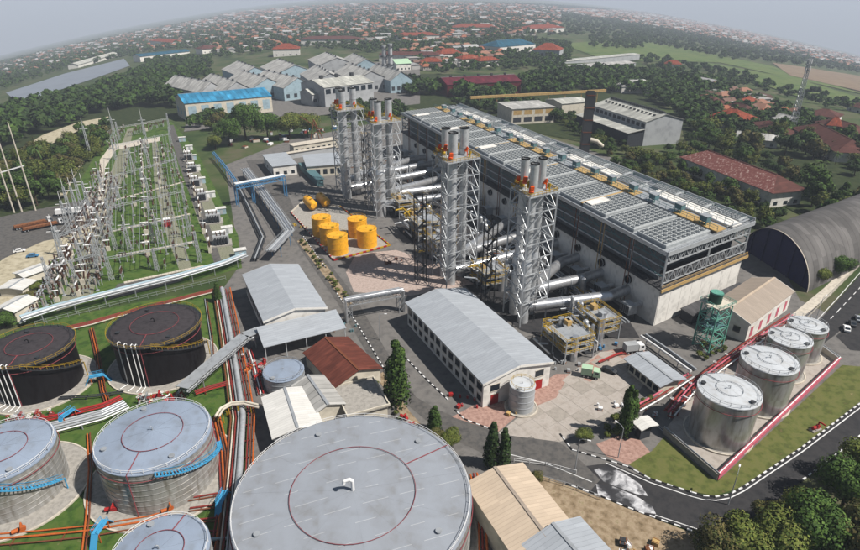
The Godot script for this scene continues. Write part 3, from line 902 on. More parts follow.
func hp(s: float, t: float, y: float) -> Vector3:   # along the hall, across it, height; local to the hall's near corner
	var p := hu * s + hv * t
	return Vector3(p.x, y, p.y)

func hbox(mb: MB, s0: float, s1: float, t0: float, t1: float, y0: float, y1: float) -> void:
	mb.hexa([hp(s0, t0, y0), hp(s0, t1, y0), hp(s1, t1, y0), hp(s1, t0, y0), hp(s0, t0, y1), hp(s0, t1, y1), hp(s1, t1, y1), hp(s1, t0, y1)])

func make_hall() -> void:
	var o := thing("engine_hall", "long white walled engine hall carrying a radiator deck on steel trusses", "building", V3(HN))
	var mb := MB.new()
	hbox(mb, 0.4, HL - 0.4, 0.4, HW - 0.4, 0.0, HE - 0.1)
	part(o, "hall_core", mb, M.wall_grey)
	# wall panels, a joint between each two
	var n := 20
	for k in n:
		mb = MB.new()
		hbox(mb, HL * k / n + 0.06, HL * (k + 1) / n - 0.06, 0.0, 0.35, 0.0, HE)
		part(o, "wall_panel", mb, M.wall_white)
		mb = MB.new()
		hbox(mb, HL * k / n + 0.06, HL * (k + 1) / n - 0.06, HW - 0.35, HW, 0.0, HE)
		part(o, "wall_panel", mb, M.wall_white)
	for k in 8:
		for e in [0.0, HL - 0.35]:
			mb = MB.new()
			hbox(mb, e, e + 0.35, 0.4 + (HW - 0.8) * k / 8 + 0.06, 0.4 + (HW - 0.8) * (k + 1) / 8 - 0.06, 0.0, HE)
			part(o, "wall_panel", mb, M.wall_white)
	# eaves gutter and a low roof
	mb = MB.new()
	hbox(mb, -1.2, HL + 1.2, -1.2, HW + 1.2, HE + 0.01, HE + 0.45)
	part(o, "roof_slab", mb, M.roof_dark)
	mb = MB.new()
	hbox(mb, -1.5, -1.2, -1.2, HW + 1.2, HE - 0.5, HE + 0.5)
	part(o, "gutter", mb, M.wall_ochre)
	# screen walls of the open storey under the deck
	mb = MB.new()
	hbox(mb, 4.0, HL - 4.0, 3.0, 3.3, HE + 0.45, HD - 3.4)
	hbox(mb, 4.0, HL - 4.0, HW - 3.3, HW - 3.0, HE + 0.45, HD - 3.4)
	part(o, "intake_screen", mb, M.screen_grey)
	mb = MB.new()
	hbox(mb, 9.0, 9.3, 3.0, HW - 3.0, HE + 0.45, HD - 3.4)
	part(o, "intake_screen", mb, M.screen_grey)
	# columns
	for k in 17:
		for t in [0.2, HW * 0.5, HW - 0.2]:
			mb = MB.new()
			mb.beam(hp(HL * k / 16.0, t, HE + 0.45), hp(HL * k / 16.0, t, HD - 0.4), 0.55)
			part(o, "column", mb, M.steel_light if k == 0 else M.galvanised)
	# edge trusses and longitudinal beams
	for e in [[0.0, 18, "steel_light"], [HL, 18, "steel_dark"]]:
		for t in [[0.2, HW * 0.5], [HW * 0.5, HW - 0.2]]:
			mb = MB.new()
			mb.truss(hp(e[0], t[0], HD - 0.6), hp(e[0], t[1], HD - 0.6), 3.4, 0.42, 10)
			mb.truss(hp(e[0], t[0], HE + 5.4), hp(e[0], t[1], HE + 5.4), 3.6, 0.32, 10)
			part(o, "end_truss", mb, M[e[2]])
	for e in [0.0, 4.2]:
		for t in [0.2, HW - 0.2]:
			mb = MB.new()
			mb.truss(hp(0, t, HD - 0.6 - e * 1.2), hp(HL, t, HD - 0.6 - e * 1.2), 3.0, 0.3, 48)
			part(o, "side_truss", mb, M.teal_grey)
	# walkway round the open storey, yellow rail
	for w in [[[-1.0, -1.0], [HL, -1.0]], [[-1.0, -1.0], [-1.0, HW + 1.0]]]:
		mb = MB.new()
		mb.rail([hp(w[0][0], w[0][1], HE + 0.45), hp(w[1][0], w[1][1], HE + 0.45)], 1.15, 3.0, 0.11)
		part(o, "walkway_rail", mb, M.steel_dark if w[1][0] > 1 else M.wall_ochre)
	for y in [HE + 4.2, HE + 7.6]:
		mb = MB.new()
		mb.cyl(hp(2, -0.6, y), hp(HL - 2, -0.6, y), 0.22, 0.22, 6)
		part(o, "header_pipe", mb, M.steel_light)
	# rusty brown downcomers at the shaded side, in pairs
	for k in range(1, 16):
		for d in [-0.9, 0.9]:
			mb = MB.new()
			mb.cyl(hp(HL * k / 16.0 + d, -0.9, 2.0), hp(HL * k / 16.0 + d, -0.9, HD - 1.0), 0.16, 0.16, 6)
			part(o, "downcomer_pipe", mb, M.pipe_brown if k % 2 else M.wall_ochre)
	# roof deck
	mb = MB.new()
	hbox(mb, -0.6, HL + 0.6, -0.6, HW + 0.6, HD - 0.5, HD)
	part(o, "deck", mb, M.galvanised)
	mb = MB.new()
	hbox(mb, -1.0, -0.6, -0.8, HW + 0.8, HD - 0.9, HD + 0.6)
	part(o, "deck_edge", mb, M.steel_light)
	mb = MB.new()
	hbox(mb, -0.6, HL + 0.6, -1.0, -0.6, HD - 0.9, HD + 0.5)
	part(o, "deck_edge", mb, M.galvanised)
	mb = MB.new()
	hbox(mb, -0.6, HL + 0.6, HW + 0.6, HW + 1.0, HD - 0.9, HD + 1.6)
	part(o, "deck_edge", mb, M.galvanised)
	for t in [25.6, 34.5, HW - 1.0]:
		mb = MB.new()
		mb.rail([hp(0, t, HD + (1.2 if t < 40 else 0.1)), hp(HL, t, HD + (1.2 if t < 40 else 0.1))], 1.9 if t < 40 else 1.4, 3.4, 0.13)
		part(o, "deck_rail", mb, M.teal_grey)
	mb = MB.new()
	mb.rail([hp(-0.4, 0, HD), hp(-0.4, HW, HD)], 1.1, 3.0, 0.1)
	part(o, "deck_rail", mb, M.galvanised)
	# service aisle: grating with a yellow tinge, and a header pipe
	for k in 12:
		mb = MB.new()
		hbox(mb, HL * k / 12 + 0.1, HL * (k + 1) / 12 - 0.1, 25.8, 31.2, HD + 0.9, HD + 1.2)
		part(o, "aisle_grating", mb, M.wall_ochre if k % 3 != 1 else M.galvanised)
	mb = MB.new()
	mb.cyl(hp(0.5, 32.6, HD + 1.6), hp(HL - 0.5, 32.6, HD + 1.6), 0.45, 0.45, 8)
	part(o, "header_pipe", mb, M.cladding)
	mb = MB.new()
	mb.cyl(hp(0.5, 44.4, HD + 0.9), hp(HL - 0.5, 44.4, HD + 0.9), 0.35, 0.35, 8)
	part(o, "header_pipe", mb, M.cladding)
	# white sheets on the right hand side, a joint between each two
	for k in 24:
		if k % 6 in [4, 5]:
			continue
		mb = MB.new()
		hbox(mb, HL * k / 24 + 0.12, HL * (k + 1) / 24 - 0.12, 35.2, 41.0, HD + 0.3, HD + 0.9)
		part(o, "roof_sheet", mb, M.wall_white)
	for k in 20:
		mb = MB.new()
		hbox(mb, HL * k / 20 + 0.5, HL * k / 20 + 0.9, 34.6, HW - 1.0, HD + 1.0, HD + 1.35)
		part(o, "deck_beam", mb, M.steel_light)
	# wall fans: black mouths on the shaded wall above each exhaust
	for k in range(1, 16):
		var s := 14.7 * k
		mb = MB.new()
		mb.cyl(hp(s, 0.0, 10.6), hp(s, -0.9, 10.6), 1.5, 1.5, 18, false, false)
		mb.cyl(hp(s, 0.02, 10.6), hp(s, -0.5, 10.6), 1.32, 1.32, 18)
		var f := part(o, "wall_fan", mb, M.rubber)
		mb = MB.new()
		for q in 18:
			var t0 := TAU * q / 18
			var t1 := TAU * (q + 1) / 18
			mb.beam(hp(s, -0.95, 10.6) + Vector3(hu.x * cos(t0), sin(t0), hu.y * cos(t0)) * 1.5, hp(s, -0.95, 10.6) + Vector3(hu.x * cos(t1), sin(t1), hu.y * cos(t1)) * 1.5, 0.14)
		part(f, "fan_rim", mb, M.galvanised)
	# radiator banks, each a thing of its own standing on the deck
	var proto := radiator("radiator_bank", 13.6, 23.4, 6, 9)
	var small := radiator("radiator_bank", 13.6, 5.6, 7, 3)
	var first := true
	for k in 16:
		var s := 2.0 + 15.2 * k
		var at := V3(HN) + hp(s, 1.2, HD + 0.004)
		var q: Node3D = proto if first else copy_of(proto, at)
		q.position = at
		first = false
		if k % 3 == 2:   # a crossing walkway between two banks
			var cw := MB.new()
			hbox(cw, s + 13.7, s + 15.1, 1.2, 24.6, HD + 0.9, HD + 1.1)
			part(o, "cross_walkway", cw, M.wall_ochre)
			cw = MB.new()
			hbox(cw, s + 9.2, s + 13.4, 2.0, 12.0, HD + 1.5, HD + 1.75)
			part(o, "cover_sheet", cw, M.wall_white)
		tag(q, "grey fan radiator bank on the hall roof, %s from the near end" % nth[k], "radiator", "roof radiator banks")
		at = V3(HN) + hp(s, 41.6 if k % 4 != 3 else 35.4, HD + 0.004)
		if k == 0:
			small.position = at
		else:
			small = copy_of(small, at)
		tag(small, "narrow radiator bank along the far roof edge, %s from the near end" % nth[k], "radiator", "narrow roof radiator banks")
	# white panels between some banks
	# teal expansion vessels along the aisle
	var vessel: Node3D = null
	for k in 19:
		var at := V3(HN) + hp(7.0 + 12.6 * k, 27.6 + 1.0 * (k % 2), HD + 1.204)
		if vessel == null:
			vessel = thing("expansion_vessel", "", "vessel", at, 0.0)
			mb = MB.new()
			hbox(mb, -1.6, 1.6, -1.3, 1.3, 1.1, 3.0)
			part(vessel, "casing", mb, M.teal_grey)
			mb = MB.new()
			hbox(mb, -1.8, 1.8, -1.5, 1.5, 3.0, 3.2)
			part(vessel, "lid", mb, M.galvanised)
			for a in [-1, 1]:
				for b in [-1, 1]:
					mb = MB.new()
					mb.beam(hp(1.4 * a, 1.1 * b, 0), hp(1.4 * a, 1.1 * b, 1.2), 0.22)
					part(vessel, "leg", mb, M.green_steel)
			mb = MB.new()
			mb.tube([hp(0, 1.3, 2.0), hp(0, 3.0, 2.0), hp(0, 3.0, 0.2)], 0.22, 6)
			part(vessel, "pipe", mb, M.cladding)
		else:
			vessel = copy_of(vessel, at)
		tag(vessel, "teal expansion vessel on the roof aisle, %s from the near end" % nth[k], "vessel", "teal vessels along the roof aisle")
	# low dark annexe along the sunlit end wall
	var an := thing("annexe", "low dark grey annexe against the white end wall of the engine hall", "building", V3(HN) + hp(-6.6, 12.0, 0))
	mb = MB.new()
	hbox(mb, 0, 5.0, 0, 34.0, 0.0, 3.6)
	part(an, "wall", mb, M.wall_dark)
	mb = MB.new()
	hbox(mb, -0.4, 5.1, -0.4, 34.4, 3.6, 3.9)
	part(an, "roof", mb, M.roof_dark)
	for k in 6:
		mb = MB.new()
		hbox(mb, -0.08, 0.1, 3.0 + 5.2 * k, 5.0 + 5.2 * k, 1.0, 2.5)
		part(an, "window", mb, M.glass)

func radiator(called: String, l: float, w: float, ns: int, nt: int) -> Node3D:
	var o := thing(called, "", "radiator", Vector3.ZERO)
	var mb := MB.new()
	hbox(mb, 0, l, 0, w, 0.0, 0.9)
	part(o, "casing", mb, M.radiator_case)
	mb = MB.new()
	for e in [[0.0, 0.3, 0.0, w], [l - 0.3, l, 0.0, w], [0.3, l - 0.3, 0.0, 0.3], [0.3, l - 0.3, w - 0.3, w]]:
		hbox(mb, e[0], e[1], e[2], e[3], 0.903, 1.25)
	part(o, "rim", mb, M.radiator)
	mb = MB.new()
	for i in ns:
		for j in nt:
			var s := 0.5 + (l - 1.0) * (i + 0.5) / ns
			var t := 0.5 + (w - 1.0) * (j + 0.5) / nt
			var c := hp(s, t, 0.9)
			mb.cyl(c, c + Vector3(0, 0.75, 0), 1.0, 0.9, 10, false, false)
			mb.cyl(c, c + Vector3(0, 0.45, 0), 0.22, 0.16, 6, false, true)
			for q in 4:
				var b := Vector3(cos(TAU * q / 4 + 0.4), 0, sin(TAU * q / 4 + 0.4))
				mb.beam(c + b * 0.15 + Vector3(0, 0.4, 0), c + b * 0.78 + Vector3(0, 0.42, 0), 0.34, 0.05)
			hbox(mb, s - (l - 1.0) / ns * 0.5, s - (l - 1.0) / ns * 0.5 + 0.35, t - (w - 1) / nt * 0.5, t + (w - 1) / nt * 0.5, 0.902, 1.3)
	part(o, "fan", mb, M.radiator).set_meta("kind", "stuff")
	return o

# ---------------------------------------------------------------- exhaust stack clusters
func make_stacks() -> void:
	var names := ["stack cluster nearest to the camera, in front of the engine hall", "second stack cluster from the camera, beside the long grey hall", "third stack cluster from the camera, to the right of the yellow tanks", "farthest stack cluster, behind the yellow tanks"]
	var at := [Vector2(32.2, -172.5), Vector2(9.2, -201), Vector2(-22.5, -276), Vector2(-42.2, -302)]
	var top := [54.0, 57.0, 54.5, 55.5]
	var seats := [33.0, 72.0, 148.0, 184.0]
	for k in 4:
		var w: float = [5.7, 6.8, 7.2, 7.2][k]
		var fat := w / 5.4
		var fr := 1.25 * fat
		var jr: float = fr * (1.45 if k in [0, 2] else 1.1)
		var o := thing("exhaust_stack_cluster", "lattice braced " + names[k], "chimney", V3(at[k]), 0.0, "exhaust stack clusters")
		var h: float = top[k]
		var plat := h - 9.5
		var sp := func(a: float, b: float, y: float) -> Vector3: return Vector3(hu.x * a + hv.x * b, y, hu.y * a + hv.y * b)
		var flues := [[-2.9 * fat, -2.6 * fat], [2.9 * fat, -2.2 * fat], [0.3 * fat, 2.8 * fat]]
		for q in 3:
			var f: Array = flues[q]
			var mb := MB.new()
			mb.lathe(sp.call(f[0], f[1], 0), [Vector2(jr, 0.0), Vector2(jr, 21.0), Vector2(fr, 23.0), Vector2(fr, h), Vector2(fr - 0.2, h), Vector2(fr - 0.2, h - 2.0)], 18)
			var fl := part(o, "flue", mb, M.flue)
			mb = MB.new()
			mb.ring(sp.call(f[0], f[1], h - 0.25), fr - 0.05, 0.3, 0.35, 18)
			part(fl, "flue_tip", mb, M.rubber)
			for y in range(8, int(h) - 4, 7):
				mb = MB.new()
				mb.ring(sp.call(f[0], f[1], y), (jr if y < 21 else fr) + 0.06, 0.16, 0.3, 18)
				part(fl, "flange", mb, M.galvanised)
		for a in [-1, 1]:
			for b in [-1, 1]:
				var mb := MB.new()
				mb.beam(sp.call(w * a, w * b, 0), sp.call(w * a, w * b, plat), 0.42)
				part(o, "tower_leg", mb, M.steel_light)
		var levels := 8
		for l in levels:
			var y0 := 3.0 + (plat - 3.0) * l / levels
			var y1 := 3.0 + (plat - 3.0) * (l + 1) / levels
			var cs := [[-w, -w], [w, -w], [w, w], [-w, w]]
			var mb := MB.new()
			for q in 4:
				var c0: Array = cs[q]
				var c1: Array = cs[(q + 1) % 4]
				mb.beam(sp.call(c0[0], c0[1], y1), sp.call(c1[0], c1[1], y1), 0.28)
				var mid: Vector3 = (sp.call(c0[0], c0[1], y1) + sp.call(c1[0], c1[1], y1)) / 2
				mb.beam(sp.call(c0[0], c0[1], y0), mid, 0.2)
				mb.beam(sp.call(c1[0], c1[1], y0), mid, 0.2)
				if l % 2 == 0:
					mb.beam(sp.call(c0[0], c0[1], y1), sp.call(c1[0] * 0.4, c1[1] * 0.4, y1), 0.2)
			part(o, "brace_frame", mb, M.steel_light)
		# platform at the stack heads: grating, yellow rails, orange dampers
		var mb2 := MB.new()
		mb2.hexa([sp.call(-w, -w, plat), sp.call(-w, w, plat), sp.call(w, w, plat), sp.call(w, -w, plat), sp.call(-w, -w, plat + 0.25), sp.call(-w, w, plat + 0.25), sp.call(w, w, plat + 0.25), sp.call(w, -w, plat + 0.25)])
		part(o, "platform", mb2, M.galvanised)
		mb2 = MB.new()
		mb2.rail([sp.call(-w, -w, plat), sp.call(w, -w, plat), sp.call(w, w, plat), sp.call(-w, w, plat), sp.call(-w, -w, plat)], 1.3, 1.6, 0.13)
		mb2.rail([sp.call(-w + 1.4, -w, plat + 1.6), sp.call(w - 1.0, -w + 0.6, plat + 1.6)], 1.2, 1.6, 0.13)
		part(o, "platform_rail", mb2, M.yellow)
		for q in 5:
			var a := (-3.8 + 1.9 * q) * fat
			var y := plat + 1.0 + 0.9 * (q % 3)
			mb2 = MB.new()
			mb2.cyl(sp.call(a, (-3.9 + 0.5 * (q % 2)) * fat, y), sp.call(a + 0.9, -3.2 * fat, y + 1.5), 0.8, 0.6, 10)
			mb2.box(sp.call(a, -3.6 * fat, y + 1.4), Vector3(1.1, 1.0, 1.1))
			part(o, "damper", mb2, M.orange if q % 2 == 0 else M.yellow)
			mb2 = MB.new()
			mb2.cyl(sp.call(a + 0.5, 3.2, y - 0.2), sp.call(a + 0.5, 3.9, y + 1.2), 0.55, 0.45, 10)
			mb2.beam(sp.call(a, 3.5, plat), sp.call(a, 3.5, y + 1.6), 0.3)
			part(o, "damper", mb2, M.orange if q % 2 else M.yellow)
		# round inspection flange halfway up, as a white ring on a dark mouth
		if k in [0, 2]:
			mb2 = MB.new()
			var c: Vector3 = sp.call(0.4, -w - 0.1, 19.5)
			var out := Vector3(-hv.x, 0, -hv.y)
			mb2.cyl(c, c + out * 1.0, 1.25, 1.25, 20)
			var fl := part(o, "duct_mouth", mb2, M.steel_light)
			mb2 = MB.new()
			mb2.cyl(c + out * 1.0, c + out * 1.03, 0.85, 0.85, 20)
			part(fl, "opening", mb2, M.rubber)
		# ladder cage
		mb2 = MB.new()
		for e in [-0.35, 0.35]:
			mb2.beam(sp.call(-w - 0.5, e, 0.5), sp.call(-w - 0.5, e, plat + 1), 0.1)
		for y in range(1, int(plat), 1):
			mb2.beam(sp.call(-w - 0.5, -0.35, y), sp.call(-w - 0.5, 0.35, y), 0.06)
		part(o, "ladder", mb2, M.steel_dark)
		# three exhaust ducts from the hall wall
		for q in 3:
			var s: float = round(seats[k] / 14.7 - 1.0 + q) * 14.7
			var f: Array = flues[q]
			var a := V3(HN) + hp(s, -0.1, 6.6)
			var e := V3(at[k]) + (sp.call(f[0], f[1], 5.5 + 2.0 * q) as Vector3)
			var b := V3(HN) + hp(s, -9.0, 6.6)
			var toward := (b - e)
			toward.y = 0
			var d := e + toward.normalized() * 1.7
			var du := thing("exhaust_duct", "silver clad exhaust duct, %s of three feeding the %s" % [["nearest", "middle", "farthest"][q], names[k].split(",")[0]], "duct", Vector3(a.x, 0, a.z), 0.0, "exhaust ducts between hall and stacks")
			var org := Vector3(a.x, 0, a.z)
			mb2 = MB.new()
			mb2.tube([a - org, b - org, d - org], 1.85, 18)
			var cl := part(du, "cladding_pipe", mb2, M.cladding)
			for w2 in [0.25, 0.6]:
				mb2 = MB.new()
				var m: Vector3 = (b - org).lerp(d - org, w2)
				var dir := (d - b).normalized()
				mb2.cyl(m - dir * 0.15, m + dir * 0.15, 2.0, 2.0, 18)
				part(cl, "flange", mb2, M.galvanised)
				mb2 = MB.new()
				mb2.beam(Vector3(m.x, 0, m.z), m - Vector3(0, 1.7, 0), 0.5)
				part(du, "support", mb2, M.steel_dark)
	# dark stair towers beside the stacks
	for s in [[Vector2(20.5, -182.0), 30.0, "dark open stair tower between the two nearest stack clusters"], [Vector2(-3.6, -199), 34.0, "dark open stair tower to the left of the second stack cluster"], [Vector2(-32.0, -288.0), 36.0, "dark open stair tower between the two far stack clusters"]]:
		var o := thing("stair_tower", s[2], "tower", V3(s[0]), 0.35)
		for a in [-1, 1]:
			for b in [-1, 1]:
				var mb := MB.new()
				mb.beam(Vector3(1.7 * a, 0, 1.7 * b), Vector3(1.7 * a, s[1], 1.7 * b), 0.32)
				part(o, "leg", mb, M.steel_dark)
		for l in int(s[1] / 3.0):
			var mb := MB.new()
			var y := 3.0 * l
			var q := 1.5 if l % 2 else -1.5
			mb.beam(Vector3(-q, y, 0.5), Vector3(q, y + 3, 0.5), 1.0, 0.2)
			mb.box(Vector3(q, y + 3, 0), Vector3(0.9, 0.12, 3.4))
			part(o, "flight", mb, M.steel_dark)
			mb = MB.new()
			mb.rail([Vector3(-1.7, y + 3, 1.7), Vector3(1.7, y + 3, 1.7)], 1.0, 1.2, 0.08)
			mb.rail([Vector3(-1.7, y + 3, -1.7), Vector3(-1.7, y + 3, 1.7)], 1.0, 1.2, 0.08)
			part(o, "landing_rail", mb, M.yellow if l % 4 == 3 else M.steel_dark)

# per engine equipment in the alley between hall and stacks
func make_alley() -> void:
	var r := RandomNumberGenerator.new()
	r.seed = 77
	var turn := atan2(-hu.y, hu.x)
	for k in range(0, 16):
		var s := 8.0 + 14.7 * k
		var p := hp(s, -5.5, 0)
		var o := thing("intake_filter", "grey charge air intake filter at the hall wall, %s from the near end" % nth[k], "filter", V3(HN) + p, turn, "intake filters along the hall wall")
		var mb := MB.new()
		mb.box(Vector3(0, 4.6, 0), Vector3(4.4, 3.2, 3.4))
		part(o, "filter_house", mb, M.galvanised)
		for a in [-1, 1]:
			for b in [-1, 1]:
				mb = MB.new()
				mb.beam(Vector3(1.9 * a, 0, 1.4 * b), Vector3(1.9 * a, 3.0, 1.4 * b), 0.28)
				part(o, "leg", mb, M.steel_dark)
		for j in 5:
			mb = MB.new()
			mb.box(Vector3(-1.7 + 0.85 * j, 4.6, -1.75), Vector3(0.6, 2.6, 0.12))
			part(o, "louvre", mb, M.steel_dark)
		mb = MB.new()
		mb.tube([Vector3(0, 5.0, 1.6), Vector3(0, 5.0, 5.2)], 0.8, 12)
		part(o, "air_duct", mb, M.cladding)
	for k in 58:
		var s := 4.0 + 3.8 * k + r.randf_range(-1.5, 1.5)
		var t := r.randf_range(-36.0, -11.0) if s < 120.0 else r.randf_range(-46.0, -12.0)
		var p := hp(s, t, 0)
		var o := thing("pipe_skid", "%s pipe skid with %s rail in the alley beside the %s stack cluster" % [["tall", "squat", "cluttered"][k % 3], "yellow" if k % 3 else "dark", ["nearest", "second", "third", "farthest"][mini(3, int(s / 56.0))]], "machine", V3(HN) + p, turn, "%s pipe skids of the alley, part %d" % [["tall", "squat", "cluttered"][k % 3], mini(3, int(s / 56.0)) + 1])
		var mb := MB.new()
		mb.box(Vector3(0, 0.3, 0), Vector3(6.0, 0.5, 4.0))
		part(o, "skid_frame", mb, M.steel_dark)
		for j in 3:
			mb = MB.new()
			var x := -2.0 + 2.0 * j
			var h := r.randf_range(6.0, 9.0) if k % 3 == 0 else r.randf_range(1.6, 4.0) if k % 3 == 1 else r.randf_range(2.0, 7.0)
			var rad := r.randf_range(0.45, 0.9)
			mb.lathe(Vector3(x, 0.55, r.randf_range(-1, 1)), [Vector2(rad, 0), Vector2(rad, h), Vector2(rad * 0.6, h + 0.4), Vector2(0, h + 0.5)], 12)
			part(o, "vessel", mb, M[["cladding", "steel_light", "flue"][(k + j) % 3]])
		for j in 6:
			mb = MB.new()
			var y := r.randf_range(0.9, 5.0)
			var z := r.randf_range(-2.2, 2.2)
			var x0 := r.randf_range(-4.0, 0.0)
			mb.tube([Vector3(x0, 0.5, z), Vector3(x0, y, z), Vector3(x0 + r.randf_range(2.0, 6.0), y, z), Vector3(x0 + 4.0, y, z + r.randf_range(-3.0, 3.0))], r.randf_range(0.12, 0.3), 6)
			part(o, "pipe", mb, M[["cladding", "steel_light", "white", "galvanised", "pipe_brown", "yellow"][j]])
		mb = MB.new()
		mb.box(Vector3(2.0, 3.0, 0), Vector3(2.6, 0.12, 3.6))
		part(o, "grating", mb, M.galvanised)
		mb = MB.new()
		mb.rail([Vector3(0.8, 3.05, 1.7), Vector3(3.2, 3.05, 1.7), Vector3(3.2, 3.05, -1.7)], 1.1, 1.4, 0.11)
		part(o, "rail", mb, M.yellow if k % 3 else M.steel_dark)

# ---------------------------------------------------------------- buildings
# p0 -> p1 is one eave; the plan reaches w metres to the right of that line (left if w is negative). Own x runs along the ridge.
func shed(called: String, label: String, p0: Vector2, p1: Vector2, w: float, eave: float, rise: float, o: Dictionary) -> Node3D:
	var d := (p1 - p0).normalized()
	var side := Vector2(-d.y, d.x)
	var l := p0.distance_to(p1) if not o.has("len") else float(o.len)
	var mid := p0 + d * l / 2 + side * w / 2
	var base: float = ht(mid.x, mid.y) if mid.length() > 400 else 0.0
	var t := thing(called, label, o.get("cat", "building"), V3(mid, base), atan2(-d.y, d.x), o.get("group", ""))
	var a := l / 2
	var b := absf(w) / 2
	var ov: float = o.get("over", 0.6)
	var wa := a - ov
	var wb := b - ov
	var sink := -3.0 if mid.length() > 400 else 0.0
	var wm: Material = M[o.get("wall", "wall_white")]
	var rm: Material = M[o.get("roof", "roof_grey")]
	var hip: float = o.get("hip", 0.0)
	var mb := MB.new()
	var we := eave - 0.15
	mb.hexa([Vector3(-wa, sink, wb), Vector3(wa, sink, wb), Vector3(wa, sink, -wb), Vector3(-wa, sink, -wb), Vector3(-wa, we, wb), Vector3(wa, we, wb), Vector3(wa, we, -wb), Vector3(-wa, we, -wb)])
	if hip == 0.0 and rise > 0.0:
		var ry := we + rise * wb / b
		for e in [-1, 1]:
			var q := [Vector3(wa * e, we, wb * e), Vector3(wa * e, we, -wb * e), Vector3(wa * e, ry, 0)]
			mb.flat(q[0], q[1], q[2])
	part(t, "wall", mb, wm)
	if rise <= 0.0:
		mb = MB.new()
		mb.box(Vector3(0, eave - 0.1, 0), Vector3(a * 2, 0.3, b * 2))
		part(t, "roof", mb, rm)
		if o.get("parapet", true):
			for e in [[0, b - 0.15, a * 2, 0.3], [0, -b + 0.15, a * 2, 0.3], [a - 0.15, 0, 0.3, b * 2 - 0.6], [-a + 0.15, 0, 0.3, b * 2 - 0.6]]:
				mb = MB.new()
				mb.box(Vector3(e[0], eave + 0.303, e[1]), Vector3(e[2], 0.5, e[3]))
				part(t, "parapet", mb, wm)
	else:
		var ra := a - hip
		for e in [-1, 1]:
			mb = MB.new()
			var lo0 := Vector3(-a * e, eave, b * e)
			var lo1 := Vector3(a * e, eave, b * e)
			var hi0 := Vector3(-ra * e, eave + rise, 0)
			var hi1 := Vector3(ra * e, eave + rise, 0)
			var up := Vector3(0, 0.22, 0)
			mb.quad(lo0 + up, lo1 + up, hi1 + up, hi0 + up)
			mb.quad(hi0, hi1, lo1, lo0)
			mb.quad(lo0, lo1, lo1 + up, lo0 + up)
			mb.quad(lo1, hi1, hi1 + up, lo1 + up)
			mb.quad(hi0, lo0, lo0 + up, hi0 + up)
			part(t, "roof_slope", mb, M[o.roof2] if o.has("roof2") and e == -1 else rm)
			if hip > 0.0:
				mb = MB.new()
				var c0 := Vector3(a * e, eave, b * e)
				var c1 := Vector3(a * e, eave, -b * e)
				var c2 := Vector3(ra * e, eave + rise, 0)
				mb.flat(c0 + up, c1 + up, c2 + up)
				mb.quad(c0, c1, c1 + up, c0 + up)
				part(t, "roof_hip", mb, rm)
		if o.get("ridge", true):
			mb = MB.new()
			mb.beam(Vector3(-ra, eave + rise + 0.22, 0), Vector3(ra, eave + rise + 0.22, 0), 0.7, 0.2)
			part(t, "ridge_cap", mb, M[o.get("ridge_mat", "galvanised")])
		if o.get("fascia", false):
			for e in [-1, 1]:
				for f in [-1, 1]:
					mb = MB.new()
					mb.beam(Vector3(a * e, eave - 0.15, b * f), Vector3(a * e, eave + rise - 0.15, 0), 0.15, 0.7)
					part(t, "fascia", mb, M.wall_white)
	# windows and doors: [side, count, bottom, top, width, material]
	for q in o.get("win", []):
		var n: int = q[1]
		for k in n:
			var u := -1.0 + 2.0 * (k + 0.5) / n
			mb = MB.new()
			var fr := MB.new()
			var h: float = q[3] - q[2]
			var c: Vector3
			var sz: Vector3
			if q[0].begins_with("z"):
				c = Vector3(u * wa, q[2] + h / 2, wb * (1 if q[0] == "z+" else -1))
				sz = Vector3(q[4], h, 0.12)
			else:
				c = Vector3(wa * (1 if q[0] == "x+" else -1), q[2] + h / 2, u * wb)
				sz = Vector3(0.12, h, q[4])
			mb.box(c, sz)
			var nm: String = "door" if q[2] < 0.2 else "window"
			var pane := part(t, nm, mb, M[q[5] if q.size() > 5 else "glass"])
			if mid.length() < 340:
				fr.box(c + Vector3(0, h / 2 + 0.1, 0), sz + Vector3(0.25, 0.2 - h, 0.1) if q[0].begins_with("z") else sz + Vector3(0.1, 0.2 - h, 0.25))
				part(pane, "lintel", fr, M.pale_concrete)
				fr = MB.new()
				fr.box(c - Vector3(0, h / 2 + 0.08, 0), sz + Vector3(0.25, 0.16 - h, 0.2) if q[0].begins_with("z") else sz + Vector3(0.2, 0.16 - h, 0.25))
				part(pane, "sill", fr, M.pale_concrete)
	# lean-to roof on posts: [x0, x1, z0, z1, height at x0, height at x1, material]
	for q in o.get("canopy", []):
		mb = MB.new()
		var up := Vector3(0, 0.2, 0)
		var pts := [Vector3(q[0], q[4], q[3]), Vector3(q[1], q[5], q[3]), Vector3(q[1], q[5], q[2]), Vector3(q[0], q[4], q[2])]
		mb.hexa([pts[0], pts[1], pts[2], pts[3], pts[0] + up, pts[1] + up, pts[2] + up, pts[3] + up])
		part(t, "canopy_roof", mb, M[q[6]])
		var n := maxi(2, int(absf(q[3] - q[2]) / 5.0))
		for k in n:
			mb = MB.new()
			var z: float = lerpf(q[2] + 0.4, q[3] - 0.4, float(k) / (n - 1))
			mb.beam(Vector3(q[0] + 0.4, 0, z), Vector3(q[0] + 0.4, q[4], z), 0.25)
			part(t, "post", mb, M.wall_grey)
